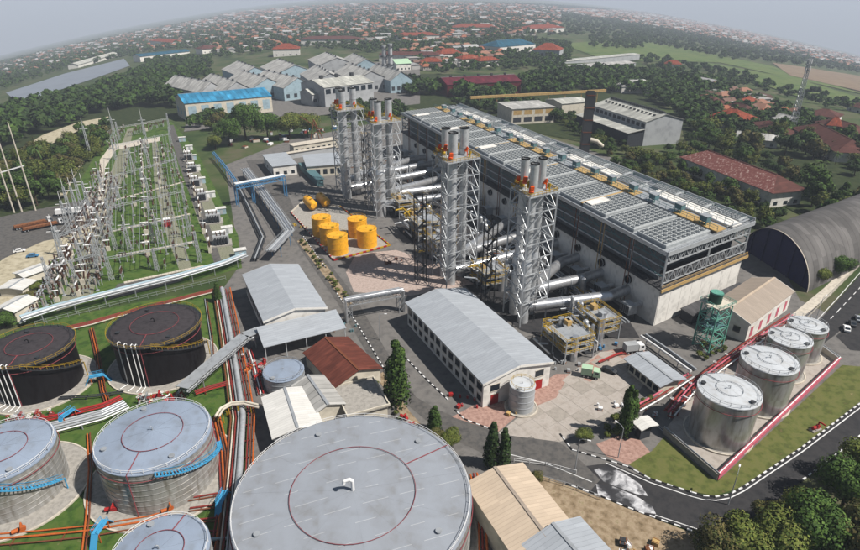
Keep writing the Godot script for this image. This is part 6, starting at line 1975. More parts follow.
		for k in int(s[2]):
			var p: Vector2 = s[0].lerp(s[1], (k + rng.randf()) / s[2]) + Vector2(rng.randf_range(-1.2, 1.2), rng.randf_range(-1.2, 1.2))
			var v := thing("valve_stand", s[3], "valve", V3(p), rng.randf() * PI, s[4])
			var q := MB.new()
			var h := rng.randf_range(1.2, 2.6)
			q.cyl(Vector3.ZERO, Vector3(0, h, 0), 0.16, 0.16, 6)
			part(v, "stem", q, M[["red", "white", "pipe_red", "galvanised", "pipe_orange"][k % 5]])
			q = MB.new()
			q.cyl(Vector3(-0.7, 0.7, 0), Vector3(0.7, 0.7, 0), 0.28, 0.28, 8)
			part(v, "valve_body", q, M[["galvanised", "pipe_red", "white", "red", "pale_concrete"][k % 5]])
			q = MB.new()
			q.ring(Vector3(0, h, 0), 0.42, 0.1, 0.1, 12)
			q.beam(Vector3(-0.4, h + 0.05, 0), Vector3(0.4, h + 0.05, 0), 0.08)
			part(v, "handwheel", q, M.red if k % 2 else M.white)
	# white scum left on the wet road
	flat_area("road_stain", P([38.05, -100.76, 41.17, -102.02, 44.36, -100.14, 47.34, -96.51, 47.98, -93.06, 45.52, -93.62, 42.49, -95.34, 39.38, -97.11]), 0.028, "foam")
	flat_area("road_stain", P([37.42, -96.51, 40.86, -95.93, 45.34, -93.06, 47.91, -90.31, 48.03, -88.18, 44.8, -88.7, 40.89, -91.39, 37.12, -93.62]), 0.028, "foam")
	# fences
	fence("low white rail fence on the island of the plant road", [Vector2(19.82, -103.3), Vector2(26.9, -102.02), Vector2(33.59, -99.52)], 1.2, "white")
	fence("grey rail along the left side of the bund beside the shelter", [Vector2(56.45, -118.18), Vector2(58.69, -112.91), Vector2(62.13, -105.26)], 1.2, "galvanised")
	fence("grey fence between the soil and the access road", [Vector2(24.19, -98.3), Vector2(32.52, -94.77), Vector2(37.12, -91.95)], 1.4, "galvanised")
	fence("pale rail along the right hand road", [Vector2(122.58, -164.96), Vector2(147.19, -187.47), Vector2(177.57, -215.27)], 1.1, "pale_concrete")
	fence("grey fence along the grass in front of the switchyard", [Vector2(-130.54, -164.96), Vector2(-109.54, -179.22), Vector2(-78.29, -198.88)], 1.8, "galvanised")
	# scrap and crates
	for k in 16:
		var p := Vector2(38.6, -80.74).lerp(Vector2(44.94, -77.1), rng.randf()) + Vector2(rng.randf_range(-4, 4), rng.randf_range(-3, 3))
		var b := thing("crate", ["timber", "white", "dark", "ochre"][k % 4] + " crate in the scrap heap at the bottom edge", "crate", V3(p), rng.randf() * 3, ["timber", "white", "dark", "ochre"][k % 4] + " scrap crates")
		var q := MB.new()
		var sz := Vector3(rng.randf_range(0.8, 1.8), rng.randf_range(0.5, 1.1), rng.randf_range(0.7, 1.4))
		q.box(Vector3(0, sz.y / 2, 0), sz)
		part(b, "box", q, M[["timber", "white", "steel_dark", "wall_ochre"][k % 4]])
		q = MB.new()
		for e in [-0.35, 0.35]:
			q.box(Vector3(sz.x * e, sz.y + 0.03, 0), Vector3(0.14, 0.06, sz.z))
		part(b, "slat", q, M.timber)
	for k in 26:
		var a := Vector2(-141.28, -411.97).lerp(Vector2(-80.65, -472.03), rng.randf()) + Vector2(rng.randf_range(-10, 10), rng.randf_range(-16, 16))
		var b := thing("scrap_crate", ["brown", "white", "grey", "dull red", "blue", "cream"][k % 6] + " crate in the storage yard behind the control building", "crate", V3(a), rng.randf() * 3, ["brown", "white", "grey", "dull red", "blue", "cream"][k % 6] + " stored crates")
		var q := MB.new()
		var sz := Vector3(rng.randf_range(1.5, 5.0), rng.randf_range(1.0, 2.4), rng.randf_range(1.5, 3.0))
		q.box(Vector3(0, sz.y / 2, 0), sz)
		part(b, "box", q, M[["pipe_brown", "white", "wall_grey", "pipe_red", "blue", "pale_concrete"][k % 6]])
		q = MB.new()
		q.box(Vector3(0, sz.y + 0.06, 0), Vector3(sz.x + 0.1, 0.12, sz.z + 0.1))
		part(b, "lid", q, M[["wall_grey", "white", "pipe_brown"][k % 3]])
	# drums and pallets left about the yard
	for s in [[Vector2(40.27, -142.2), 9, "beside the near boiler modules", "galvanised"], [Vector2(54.41, -152.94), 7, "at the foot of the hall end wall", "blue"], [Vector2(8.65, -125.49), 8, "at the end wall of the long hall", "red"], [Vector2(-27.83, -162.44), 6, "under the silver pipe bridge", "teal_grey"], [Vector2(48.25, -122.16), 6, "in the garden bed beside the apron", "white"], [Vector2(-61.29, -255.55), 7, "at the left rim of the yellow tank tray", "yellow"], [Vector2(-15.55, -215.27), 9, "on the pale red paving", "pipe_brown"], [Vector2(23.97, -122.98), 6, "beside the small round tank", "wall_ochre"]]:
		for k in int(s[1]):
			var p: Vector2 = s[0] + Vector2(rng.randf_range(-4, 4), rng.randf_range(-3, 3))
			var q := MB.new()
			if k % 3 == 2:
				var b := thing("pallet", "loaded timber pallet " + s[2], "pallet", V3(p), rng.randf() * 3, "pallets " + s[2])
				q.box(Vector3(0, 0.1, 0), Vector3(1.3, 0.15, 1.1))
				part(b, "deck", q, M.timber)
				q = MB.new()
				q.box(Vector3(0, 0.55, 0), Vector3(1.1, 0.75, 0.9))
				part(b, "load", q, M[s[3]])
			else:
				var b := thing("oil_drum", "upright drum " + s[2], "drum", V3(p), 0.0, "drums " + s[2])
				q.lathe(Vector3.ZERO, [Vector2(0.3, 0), Vector2(0.3, 0.3), Vector2(0.325, 0.32), Vector2(0.3, 0.34), Vector2(0.3, 0.6), Vector2(0.325, 0.62), Vector2(0.3, 0.64), Vector2(0.3, 0.9), Vector2(0, 0.9)], 12)
				part(b, "shell", q, M[s[3]])
				q = MB.new()
				q.ring(Vector3(0, 0.88, 0), 0.29, 0.04, 0.06, 12)
				part(b, "rim", q, M.galvanised)
	# timber frame crane behind the far stacks
	var cr := thing("derrick", "brown timber derrick left of the farthest stack cluster", "crane", V3(Vector2(-83.04, -430.03)))
	for e in [[-5, 3], [5, 3], [0, -5]]:
		mb = MB.new()
		mb.beam(Vector3(e[0], 0, e[1]), Vector3(-2, 15, 0), 0.5)
		part(cr, "leg", mb, M.timber)
	mb = MB.new()
	mb.beam(Vector3(6, 6, 2), Vector3(-12, 17, -1), 0.5)
	part(cr, "jib", mb, M.timber)

func fence(label: String, pts: Array, h: float, m: String) -> void:
	var o := thing("fence", label, "fence", V3(pts[0]))
	for k in pts.size() - 1:
		var a := V3(pts[k] - pts[0])
		var b := V3(pts[k + 1] - pts[0])
		for y in [0.45, 0.95]:
			var mb := MB.new()
			mb.beam(a + Vector3(0, h * y, 0), b + Vector3(0, h * y, 0), 0.08)
			part(o, "rail", mb, M[m])
		var n := maxi(1, int(a.distance_to(b) / 3.0))
		for i in n + 1:
			var mb := MB.new()
			var p := a.lerp(b, float(i) / n)
			mb.beam(p, p + Vector3(0, h, 0), 0.11)
			part(o, "post", mb, M[m])

# ---------------------------------------------------------------- switchyard
func lattice_post(mb: MB, a: Vector3, h: float, w0: float, w1: float, n: int, t: float) -> void:
	var cs := [Vector3(-1, 0, -1), Vector3(1, 0, -1), Vector3(1, 0, 1), Vector3(-1, 0, 1)]
	for q in 4:
		mb.beam(a + cs[q] * w0 / 2, a + cs[q] * w1 / 2 + Vector3(0, h, 0), t)
	for k in n:
		var y0 := h * k / n
		var y1 := h * (k + 1) / n
		for q in 4:
			var wa := lerpf(w0, w1, float(k) / n) / 2
			var wb := lerpf(w0, w1, float(k + 1) / n) / 2
			mb.beam(a + cs[q] * wa + Vector3(0, y0, 0), a + cs[(q + 1) % 4] * wb + Vector3(0, y1, 0), t * 0.6)

func make_switchyard() -> void:
	# portal gantries: pairs of lattice posts with a lattice beam
	var rows := [
		[Vector2(-176.04, -299.85), Vector2(-152.31, -341.49), "gantry row nearest to the pale concrete lane"],
		[Vector2(-149.92, -255.55), Vector2(-124.52, -280.67), "gantry row in the middle of the switchyard"],
		[Vector2(-134.39, -227.46), Vector2(-108.56, -243.18), "gantry row behind the front one of the switchyard"],
		[Vector2(-122.04, -198.88), Vector2(-94.1, -215.27), "front gantry row of the switchyard"],
		[Vector2(-205.73, -374.23), Vector2(-183.36, -410.01), "gantry row behind the pale concrete lane"],
		[Vector2(-229.72, -429.15), Vector2(-206.35, -463.14), "farthest gantry row of the switchyard"],
		[Vector2(-153.12, -221.23), Vector2(-145.1, -238.51), "gantry row at the left side of the switchyard"],
		[Vector2(-140.24, -190.62), Vector2(-128.42, -202.35), "front gantry row at the left side of the switchyard"]]
	for s in rows:
		var a: Vector2 = s[0]
		var b: Vector2 = s[1]
		var o := thing("switchyard_gantry", "pale steel lattice " + s[2], "gantry", V3(a), 0.0, "switchyard gantries")
		var d := V3(b - a)
		var n := maxi(2, int(d.length() / 16.0))
		var h := 9.5
		for k in n + 1:
			var mb := MB.new()
			lattice_post(mb, d * k / n, h + (4.0 if k % 2 == 0 else 0.0), 1.3, 0.5, 7, 0.17)
			part(o, "post", mb, M.steel_light)
		for k in n:
			var mb := MB.new()
			mb.truss(d * k / n + Vector3(0, h, 0), d * (k + 1) / n + Vector3(0, h, 0), 0.9, 0.15, 8)
			part(o, "beam", mb, M.steel_light)
			for i in 3:
				mb = MB.new()
				var p := d * (k + (i + 0.5) / 3.0) / n + Vector3(0, h - 0.9, 0)
				mb.lathe(p - Vector3(0, 1.4, 0), [Vector2(0.05, 0), Vector2(0.2, 0.1), Vector2(0.2, 1.3), Vector2(0.05, 1.4)], 6)
				part(o, "insulator_string", mb, M.brown_porcelain)
	# tall lattice towers with spiked heads
	var tall := [[Vector2(-167.84, -255.55), 24.0], [Vector2(-167.85, -260.8), 22.0], [Vector2(-168.35, -266.23), 25.0], [Vector2(-164.17, -245.58), 20.0], [Vector2(-170.39, -274.74), 20.0], [Vector2(-225.33, -380.24), 26.0], [Vector2(-218.25, -402.64), 28.0], [Vector2(-196.72, -401.53), 28.0], [Vector2(-143.66, -205.91), 24.0], [Vector2(-155.75, -277.68), 16.0], [Vector2(-148.32, -293.21), 16.0], [Vector2(-128.4, -227.46), 16.0], [Vector2(-118.29, -233.99), 16.0], [Vector2(-135.02, -215.27), 16.0], [Vector2(-137.53, -207.73), 16.0], [Vector2(-174.93, -354.63), 18.0], [Vector2(-178.91, -341.49), 18.0]]
	for k in tall.size():
		var s: Array = tall[k]
		var o := thing("lattice_tower", "slender pale lattice tower with a spike, " + ["in the cluster by the lay-by", "at the far end of the switchyard", "among the gantries of the switchyard"][0 if k < 5 or k == 8 else (1 if k in [5, 6, 7] else 2)], "tower", V3(s[0]), 0.3, ["lay-by lattice towers", "far lattice towers", "inner lattice towers"][0 if k < 5 or k == 8 else (1 if k in [5, 6, 7] else 2)])
		var mb := MB.new()
		lattice_post(mb, Vector3.ZERO, s[1] * 0.8, 1.6, 0.6, 9, 0.2)
		part(o, "mast", mb, M.steel_light)
		mb = MB.new()
		mb.beam(Vector3(0, s[1] * 0.8, 0), Vector3(0, s[1], 0), 0.16)
		part(o, "spike", mb, M.white)
		mb = MB.new()
		mb.beam(Vector3(-2.4, s[1] * 0.72, 0), Vector3(2.4, s[1] * 0.72, 0), 0.22)
		part(o, "cross_arm", mb, M.white)
	# concrete pole structure at the wood's edge
	var hp3 := thing("pole_structure", "three tall pale poles with a cross beam at the edge of the wood", "pole", V3(Vector2(-204.46, -274.74)))
	for e in [[-3.0, 42.0], [0.0, 46.0], [5.5, 44.0]]:
		var mb := MB.new()
		mb.cyl(Vector3(e[0], 0, e[0] * -0.4), Vector3(e[0], e[1], e[0] * -0.4), 0.42, 0.25, 8)
		part(hp3, "pole", mb, M.pale_concrete)
	var cb := MB.new()
	cb.beam(Vector3(-6, 20, 2.4), Vector3(6.5, 23, -2.6), 0.5)
	part(hp3, "cross_beam", cb, M.white)
	# small equipment in phase rows
	var post := thing("post_insulator", "", "insulator", Vector3.ZERO)
	var mb := MB.new()
	mb.beam(Vector3(0, 0, 0), Vector3(0, 2.4, 0), 0.35)
	mb.box(Vector3(0, 0.1, 0), Vector3(1.0, 0.3, 1.0))
	part(post, "stand", mb, M.steel_light)
	mb = MB.new()
	var prof := [Vector2(0.1, 2.4)]
	for k in 6:
		prof.append(Vector2(0.36, 2.55 + 0.36 * k)); prof.append(Vector2(0.18, 2.7 + 0.36 * k))
	prof.append(Vector2(0.1, 4.8))
	mb.lathe(Vector3.ZERO, prof, 8)
	part(post, "porcelain", mb, M.porcelain)
	mb = MB.new()
	mb.cyl(Vector3(0, 4.8, 0), Vector3(0, 5.1, 0), 0.34, 0.3, 8)
	part(post, "cap", mb, M.galvanised)
	var breaker := thing("circuit_breaker", "", "breaker", Vector3.ZERO)
	mb = MB.new()
	mb.box(Vector3(0, 1.1, 0), Vector3(1.5, 2.2, 1.1))
	part(breaker, "cabinet", mb, M.wall_cream)
	for e in [-0.5, 0.5]:
		mb = MB.new()
		mb.cyl(Vector3(e, 2.2, 0), Vector3(e * 2.2, 4.9, 0), 0.3, 0.22, 8)
		part(breaker, "bushing", mb, M.brown_porcelain)
	mb = MB.new()
	mb.cyl(Vector3(-1.3, 4.9, 0), Vector3(1.3, 4.9, 0), 0.26, 0.26, 8)
	part(breaker, "interrupter", mb, M.white)
	var ct := thing("current_transformer", "", "transformer", Vector3.ZERO)
	mb = MB.new()
	for e in [-0.4, 0.4]:
		mb.beam(Vector3(e, 0, 0), Vector3(e, 2.2, 0), 0.22)
	part(ct, "stand", mb, M.steel_light)
	mb = MB.new()
	mb.lathe(Vector3.ZERO, [Vector2(0.45, 2.2), Vector2(0.45, 2.8), Vector2(0.28, 3.0), Vector2(0.24, 4.2)], 8)
	part(ct, "porcelain", mb, M.brown_porcelain)
	mb = MB.new()
	mb.lathe(Vector3.ZERO, [Vector2(0.25, 4.2), Vector2(0.6, 4.5), Vector2(0.6, 5.0), Vector2(0.2, 5.3), Vector2(0, 5.3)], 8)
	part(ct, "head", mb, M.porcelain)
	var isolator := thing("isolator", "", "switch", Vector3.ZERO)
	for e in [-1.2, 0.0, 1.2]:
		mb = MB.new()
		mb.lathe(Vector3(e, 0, 0), [Vector2(0.3, 2.4), Vector2(0.34, 2.8), Vector2(0.16, 2.9), Vector2(0.34, 3.3), Vector2(0.14, 3.4), Vector2(0.3, 3.8), Vector2(0, 3.9)], 8)
		part(isolator, "porcelain", mb, M.brown_porcelain)
	mb = MB.new()
	mb.box(Vector3(0, 2.3, 0), Vector3(3.2, 0.25, 0.4))
	for e in [-1.2, 1.2]:
		mb.beam(Vector3(e, 0, 0), Vector3(e, 2.3, 0), 0.25)
	part(isolator, "frame", mb, M.steel_light)
	mb = MB.new()
	mb.beam(Vector3(-1.2, 4.0, 0), Vector3(1.2, 4.0, 0), 0.14)
	part(isolator, "blade", mb, M.galvanised)
	var kinds := [post, breaker, ct, isolator]
	var labels := ["grey post insulator of the switchyard", "cream circuit breaker of the switchyard", "brown current transformer of the switchyard", "three pillar isolator of the switchyard"]
	var groups := ["post insulators", "circuit breakers", "current transformers", "isolators"]
	var seen := [0, 0, 0, 0]
	var where := []
	for k in 19:
		where.append(", %s row from the left" % nth[k])
	where.append_array([", left corner by the lay-by", ", far left corner", ", far end by the wood", ", last row at the far end"])
	# rows of apparatus: start, end, count, kind
	var lines := [
		[Vector2(-134.39, -170.17), Vector2(-150.57, -215.27), 9, 3], [Vector2(-132.49, -171.52), Vector2(-150.32, -219.22), 9, 0], [Vector2(-132.18, -175.65), Vector2(-171.85, -271.85), 14, 2], [Vector2(-131.04, -178.49), Vector2(-182.52, -299.85), 18, 1],
		[Vector2(-131.42, -182.9), Vector2(-205.13, -350.19), 22, 0], [Vector2(-127.72, -181.41), Vector2(-199.2, -345.78), 22, 2], [Vector2(-125.67, -182.9), Vector2(-193.41, -341.49), 20, 1], [Vector2(-123.59, -184.4), Vector2(-186.94, -333.2), 20, 3], [Vector2(-121.49, -185.93), Vector2(-180.74, -325.25), 20, 0],
		[Vector2(-122.43, -190.62), Vector2(-175.92, -317.62), 16, 2], [Vector2(-115.04, -192.23), Vector2(-211.03, -402.22), 14, 3], [Vector2(-117.65, -207.73), Vector2(-205.29, -401.92), 14, 0], [Vector2(-109.73, -204.11), Vector2(-206.63, -414.24), 18, 1], [Vector2(-105.85, -202.35), Vector2(-202.2, -413.99), 18, 2], [Vector2(-102.67, -204.11), Vector2(-201.98, -426.91), 18, 0],
		[Vector2(-100.16, -207.73), Vector2(-191.92, -413.46), 16, 3], [Vector2(-96.77, -211.45), Vector2(-182.54, -401.02), 16, 0], [Vector2(-94.1, -215.27), Vector2(-179.71, -400.94), 16, 2], [Vector2(-90.52, -219.22), Vector2(-169.05, -394.95), 16, 1], [Vector2(-141.03, -197.18), Vector2(-152.91, -225.35), 6, 1], [Vector2(-231.71, -409.75), Vector2(-250.63, -468.76), 10, 0], [Vector2(-220.98, -396.87), Vector2(-239.63, -459.3), 10, 2], [Vector2(-228.82, -443.07), Vector2(-216.62, -480.26), 12, 3]]
	var row := 0
	for s in lines:
		row += 1
		var a: Vector2 = s[0]
		var b: Vector2 = s[1]
		for k in int(s[2]):
			var p := a.lerp(b, (k + 0.5) / s[2]) + Vector2(rng.randf_range(-0.5, 0.5), rng.randf_range(-0.8, 0.8))
			var kd: int = s[3] if rng.randf() < 0.8 else rng.randi() % 4
			var src: Node3D = kinds[kd]
			var turn := 0.3 + PI / 2 * (rng.randi() % 2)
			var q: Node3D = src
			if seen[kd] > 0:
				q = copy_of(src, V3(p), turn, Vector3.ONE * rng.randf_range(0.85, 1.25))
			else:
				q.position = V3(p)
				q.rotation.y = turn
			seen[kd] += 1
			tag(q, labels[kd] + where[row - 1], ["insulator", "breaker", "transformer", "switch"][kd], groups[kd] + where[row - 1])
	# overhead conductors between the gantry rows
	for s in [[Vector2(-205.73, -374.23), Vector2(-134.39, -227.46)], [Vector2(-201.43, -384.7), Vector2(-114.39, -200.6)], [Vector2(-196.92, -395.72), Vector2(-110.51, -205.91)], [Vector2(-189.62, -401.26), Vector2(-104.89, -209.57)], [Vector2(-184.99, -407.04), Vector2(-99.1, -213.35)], [Vector2(-152.29, -221.23), Vector2(-176.04, -299.85)], [Vector2(-131.88, -197.18), Vector2(-168.45, -293.21)], [Vector2(-128.3, -200.6), Vector2(-169.6, -306.75)]]:
		for e in [-1.8, 0.0, 1.8]:
			var d3 := V3(s[1] - s[0])
			var sd: Vector3 = d3.normalized().cross(Vector3.UP) * e
			var o := thing("overhead_conductor", "thin conductor strung between the gantries of the switchyard", "cable", V3(s[0]) + sd, 0.0, "overhead conductors")
			mb = MB.new()
			for k in 12:
				var u0 := k / 12.0
				var u1 := (k + 1) / 12.0
				mb.beam(d3 * u0 + Vector3(0, 9.4 - 5.0 * u0 * (1 - u0), 0), d3 * u1 + Vector3(0, 9.4 - 5.0 * u1 * (1 - u1), 0), 0.12)
			part(o, "wire", mb, M.galvanised)
	# power transformers in the right hand row
	var ts := [[Vector2(-157.64, -373.61), "farthest"], [Vector2(-144.82, -345.78), "second farthest"], [Vector2(-132.79, -317.62), "third farthest"], [Vector2(-120.78, -293.21), "fourth farthest"], [Vector2(-103.59, -260.8), "large nearer"], [Vector2(-91.12, -233.99), "nearest"]]
	for s in ts:
		var big: bool = s[1] in ["large nearer", "nearest"]
		var o := thing("power_transformer", "%s grey power transformer beside the service lane of the switchyard" % s[1], "transformer", V3(s[0]), 0.35, "power transformers")
		var w := 6.5 if big else 5.0
		mb = MB.new()
		mb.box(Vector3(0, 2.4, 0), Vector3(w, 3.6, 3.0))
		part(o, "tank", mb, M.wall_grey)
		for e in [-1, 1]:
			for k in 5:
				mb = MB.new()
				mb.box(Vector3(-w * 0.36 + w * 0.18 * k, 2.3, e * 2.3), Vector3(0.5, 3.0, 1.3))
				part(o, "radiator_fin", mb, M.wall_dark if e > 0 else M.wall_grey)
		for k in 3:
			mb = MB.new()
			mb.cyl(Vector3(-1.6 + 1.6 * k, 4.2, 0.4), Vector3(-1.9 + 1.9 * k, 6.4, 0.9), 0.3, 0.16, 8)
			part(o, "bushing", mb, M.brown_porcelain)
		mb = MB.new()
		mb.cyl(Vector3(-w / 2, 5.2, -1.4), Vector3(w / 2 - 1, 5.2, -1.4), 0.7, 0.7, 12)
		part(o, "conservator", mb, M.white)
		mb = MB.new()
		mb.box(Vector3(0, 0.3, 0), Vector3(w + 2, 0.6, 7))
		part(o, "plinth", mb, M.concrete)
	for k in 9:
		var o := thing("cubicle", "pale switchgear cubicle in the row along the service lane", "cabinet", V3(Vector2(-183.84, -425.87).lerp(Vector2(-82.84, -221.23), k / 8.0) + Vector2(rng.randf_range(1, 5), 0)), 0.4, "switchgear cubicles")
		mb = MB.new()
		mb.box(Vector3(0, 1.5, 0), Vector3(4.5, 3.0, 2.6))
		part(o, "housing", mb, M.white if k % 2 else M.wall_pale_blue)
		mb = MB.new()
		mb.box(Vector3(0, 3.1, 0), Vector3(5.0, 0.2, 3.1))
		part(o, "roof", mb, M.roof_white)
		mb = MB.new()
		mb.box(Vector3(0, 1.3, 1.33), Vector3(1.2, 2.2, 0.06))
		part(o, "door", mb, M.wall_grey)
	var rb := thing("fire_cabinet", "bright red fire cabinet on the grass of the switchyard", "cabinet", V3(Vector2(-123.52, -255.55)), 0.4)
	mb = MB.new()
	mb.box(Vector3(0, 1.8, 0), Vector3(2.6, 3.6, 2.0))
	part(rb, "body", mb, M.red)
	mb = MB.new()
	mb.box(Vector3(0, 3.7, 0), Vector3(3.0, 0.2, 2.4))
	part(rb, "lid", mb, M.white)
	# cable trench covers, one slab after another
	for s in [[Vector2(-170.26, -288.4), Vector2(-142.5, -325.25)], [Vector2(-147.13, -248.01), Vector2(-119.2, -271.85)], [Vector2(-131.37, -221.23), Vector2(-104.21, -236.23)], [Vector2(-116.24, -196.34), Vector2(-91.13, -211.45)]]:
		var o := thing("cable_trench", "pale concrete cable trench cover across the switchyard grass", "trench", V3(s[0]), 0.0, "cable trenches")
		var d := V3(s[1] - s[0])
		var n := 24
		for k in n:
			mb = MB.new()
			mb.beam(d * (k + 0.03) / n + Vector3(0, 0.1, 0), d * (k + 0.97) / n + Vector3(0, 0.1, 0), 1.5, 0.2)
			part(o, "cover_slab", mb, M.pale_concrete)

# ---------------------------------------------------------------- trees
func leaf_quad(mb: MB, p: Vector3, nrm: Vector3, sn: Vector3, s: float, r: RandomNumberGenerator) -> void:
	var t := nrm.cross(Vector3(r.randf() - 0.5, r.randf() - 0.5, r.randf() - 0.5))
	if t.length() < 1e-3:
		t = Vector3.RIGHT
	t = t.normalized() * s
	var b := nrm.cross(t) * r.randf_range(0.55, 1.0)
	var q := [p - t, p - b * 0.8, p + t, p + b]
	mb.tri(q[0], q[1], q[2], sn, sn, sn)
	mb.tri(q[0], q[2], q[3], sn, sn, sn)

func crown_mesh(seed_: int, height: float, rad: float, lobes: int, leaves: int, size: float, cols: Array, kind := "round") -> ArrayMesh:
	var r := RandomNumberGenerator.new()
	r.seed = seed_
	var mb := MB.new()
	var ls := []
	if kind == "round":
		for k in lobes:
			var a := TAU * k / lobes + r.randf() * 0.7
			var q := r.randf_range(0.25, 0.68) if k > 1 else r.randf() * 0.2
			ls.append([Vector3(cos(a) * rad * q, height * r.randf_range(0.48, 0.84) - q * height * 0.12, sin(a) * rad * q), rad * r.randf_range(0.34, 0.56)])
	else:
		for k in lobes:
			var f := (k + 0.5) / lobes
			ls.append([Vector3(r.randf_range(-0.12, 0.12) * rad, height * (0.06 + 0.9 * f), r.randf_range(-0.12, 0.12) * rad), rad * (0.9 * (1.0 - f * f * 0.85) + 0.06)])
	for k in leaves:
		var l: Array = ls[r.randi() % ls.size()]
		var d := Vector3(r.randfn(), r.randfn() * 0.9 + 0.25, r.randfn()).normalized()
		var q: float = l[1] * pow(r.randf_range(0.25, 1.0), 0.4) * r.randf_range(0.92, 1.1)
		var p: Vector3 = l[0] + d * Vector3(q, q * (0.85 if kind == "round" else 1.1), q)
		if p.y < 0.3:
			continue
		var c: Color = cols[r.randi() % cols.size()]
		var v := r.randf_range(0.82, 1.2)
		mb.tint(Color(c.r * v, c.g * v, c.b * v))
		var fn := (d + Vector3(r.randfn(), r.randfn(), r.randfn()) * 0.4).normalized()
		leaf_quad(mb, p, fn, (d * 0.6 + fn * 0.4).normalized(), size * r.randf_range(0.6, 1.3), r)
	return mb.mesh()

func palm_mesh(seed_: int, h: float) -> ArrayMesh:
	var r := RandomNumberGenerator.new()
	r.seed = seed_
	var mb := MB.new()
	for k in 16:
		var a := TAU * k / 16 + r.randf() * 0.3
		var up := r.randf_range(-0.1, 0.9)
		var d := Vector3(cos(a), 0, sin(a))
		var p := Vector3(0, h, 0)
		var v := d * 0.8 + Vector3(0, up, 0)
		mb.tint(Color(0.045, 0.075, 0.02) * r.randf_range(0.8, 1.3))
		for i in 5:
			var q := p + v * 0.9
			var s := d.cross(Vector3.UP) * (0.55 - 0.08 * i)
			mb.quad(p - s, q - s * 0.8, q, p)
			mb.quad(p, q, q + s * 0.8, p + s)
			p = q
			v += Vector3(0, -0.32, 0)
	return mb.mesh()

func trunk_mesh(h: float, r0: float, spread: float, seed_: int) -> ArrayMesh:
	var r := RandomNumberGenerator.new()
	r.seed = seed_
	var mb := MB.new()
	mb.cyl(Vector3(0, -0.5, 0), Vector3(0, h * 0.5, 0), r0, r0 * 0.6, 7, false, false)
	for k in 5:
		var a := TAU * k / 5 + r.randf()
		mb.cyl(Vector3(0, h * r.randf_range(0.3, 0.5), 0), Vector3(cos(a) * spread, h * r.randf_range(0.6, 0.8), sin(a) * spread), r0 * 0.5, r0 * 0.15, 5, false, false)
	return mb.mesh()

var kinds := {}

func make_kinds() -> void:
	var g1 := [Color(0.0282, 0.0540, 0.0119), Color(0.0389, 0.0728, 0.0157), Color(0.0526, 0.0890, 0.0195), Color(0.0226, 0.0420, 0.0106)]
	var g2 := [Color(0.0564, 0.0740, 0.0150), Color(0.0809, 0.0984, 0.0213), Color(0.0984, 0.1047, 0.0276), Color(0.0420, 0.0584, 0.0138)]
	var g3 := [Color(0.0181, 0.0357, 0.0119), Color(0.0270, 0.0464, 0.0150), Color(0.0338, 0.0564, 0.0169)]
	var g4 := [Color(0.0665, 0.0646, 0.0213), Color(0.0916, 0.0765, 0.0295), Color(0.0420, 0.0489, 0.0157)]
	for k in 6:   # differing habits: spreading, upright, open, dense
		kinds["broad%d" % k] = [crown_mesh(100 + k, [9.0, 8.0, 11.5, 9.0, 7.5, 10.0][k], [5.2, 6.2, 4.2, 5.0, 5.6, 4.8][k], [9, 14, 7, 11, 6, 16][k], [1500, 1700, 1200, 1800, 800, 1500][k], [0.50, 0.42, 0.55, 0.45, 0.6, 0.4][k], [g1, g2, g1, g3, g4, g2][k]), trunk_mesh(9.0, 0.32, 2.4, 10 + k)]
	var bright := func(a: Array) -> Array: return a.map(func(c): return Color(c.r * 1.3, c.g * 1.3, c.b * 1.3))
	for k in 3:
		kinds["near%d" % k] = [crown_mesh(200 + k, 9.0, 5.2, 13, 9000, 0.24, [bright.call(g2), bright.call(g1), bright.call(g4)][k]), trunk_mesh(9.0, 0.32, 2.4, 20 + k)]
	kinds["cypress"] = [crown_mesh(300, 11.0, 1.7, 9, 2600, 0.24, g3, "tall"), trunk_mesh(7.0, 0.22, 0.4, 30)]
	kinds["column"] = [crown_mesh(301, 11.0, 2.2, 9, 2600, 0.28, g1, "tall"), trunk_mesh(7.0, 0.22, 0.4, 31)]
	kinds["shrub"] = [crown_mesh(302, 2.2, 1.5, 6, 420, 0.24, g2), trunk_mesh(2.0, 0.1, 0.6, 32)]
	kinds["flower"] = [crown_mesh(303, 2.2, 1.5, 6, 420, 0.24, [g2[0], g2[1], Color(0.22, 0.10, 0.02), Color(0.26, 0.16, 0.03)]), trunk_mesh(2.0, 0.1, 0.6, 33)]
	kinds["palm"] = [palm_mesh(304, 9.0), trunk_mesh(18.0, 0.22, 0.05, 34)]
	kinds["far0"] = [crown_mesh(400, 9.0, 5.6, 6, 170, 1.15, g3), null]
	kinds["far1"] = [crown_mesh(401, 9.0, 5.6, 6, 170, 1.15, g1), null]

func tree(kind: String, label: String, group: String, p: Vector2, s: float, tall := 1.0) -> void:
	var called: String = {"cypress": "cypress_tree", "column": "column_tree", "shrub": "shrub", "flower": "shrub", "palm": "palm_tree"}.get(kind, "leafy_tree")
	var o := thing(called, label, "shrub" if called == "shrub" else "tree", V3(p, ht(p.x, p.y)), rng.randf() * TAU, group)
	o.scale = Vector3(s, s * tall, s)
	part(o, "crown", kinds[kind][0], M.leaf)
	part(o, "trunk", kinds[kind][1], M.bark)

func scatter(poly: PackedVector2Array, gap: float, keep := 1.0) -> Array:
	var lo := poly[0]
	var hi := poly[0]
	for p in poly:
		lo = lo.min(p); hi = hi.max(p)
	var out := []
	var row := 0
	var y := lo.y
	while y < hi.y:
		var x := lo.x + (gap / 2 if row % 2 else 0.0)
		while x < hi.x:
			var p := Vector2(x + rng.randf_range(-0.38, 0.38) * gap, y + rng.randf_range(-0.38, 0.38) * gap)
			if rng.randf() < keep and Geometry2D.is_point_in_polygon(p, poly):
				out.append(p)
			x += gap
		y += gap * 0.87
		row += 1
	return out

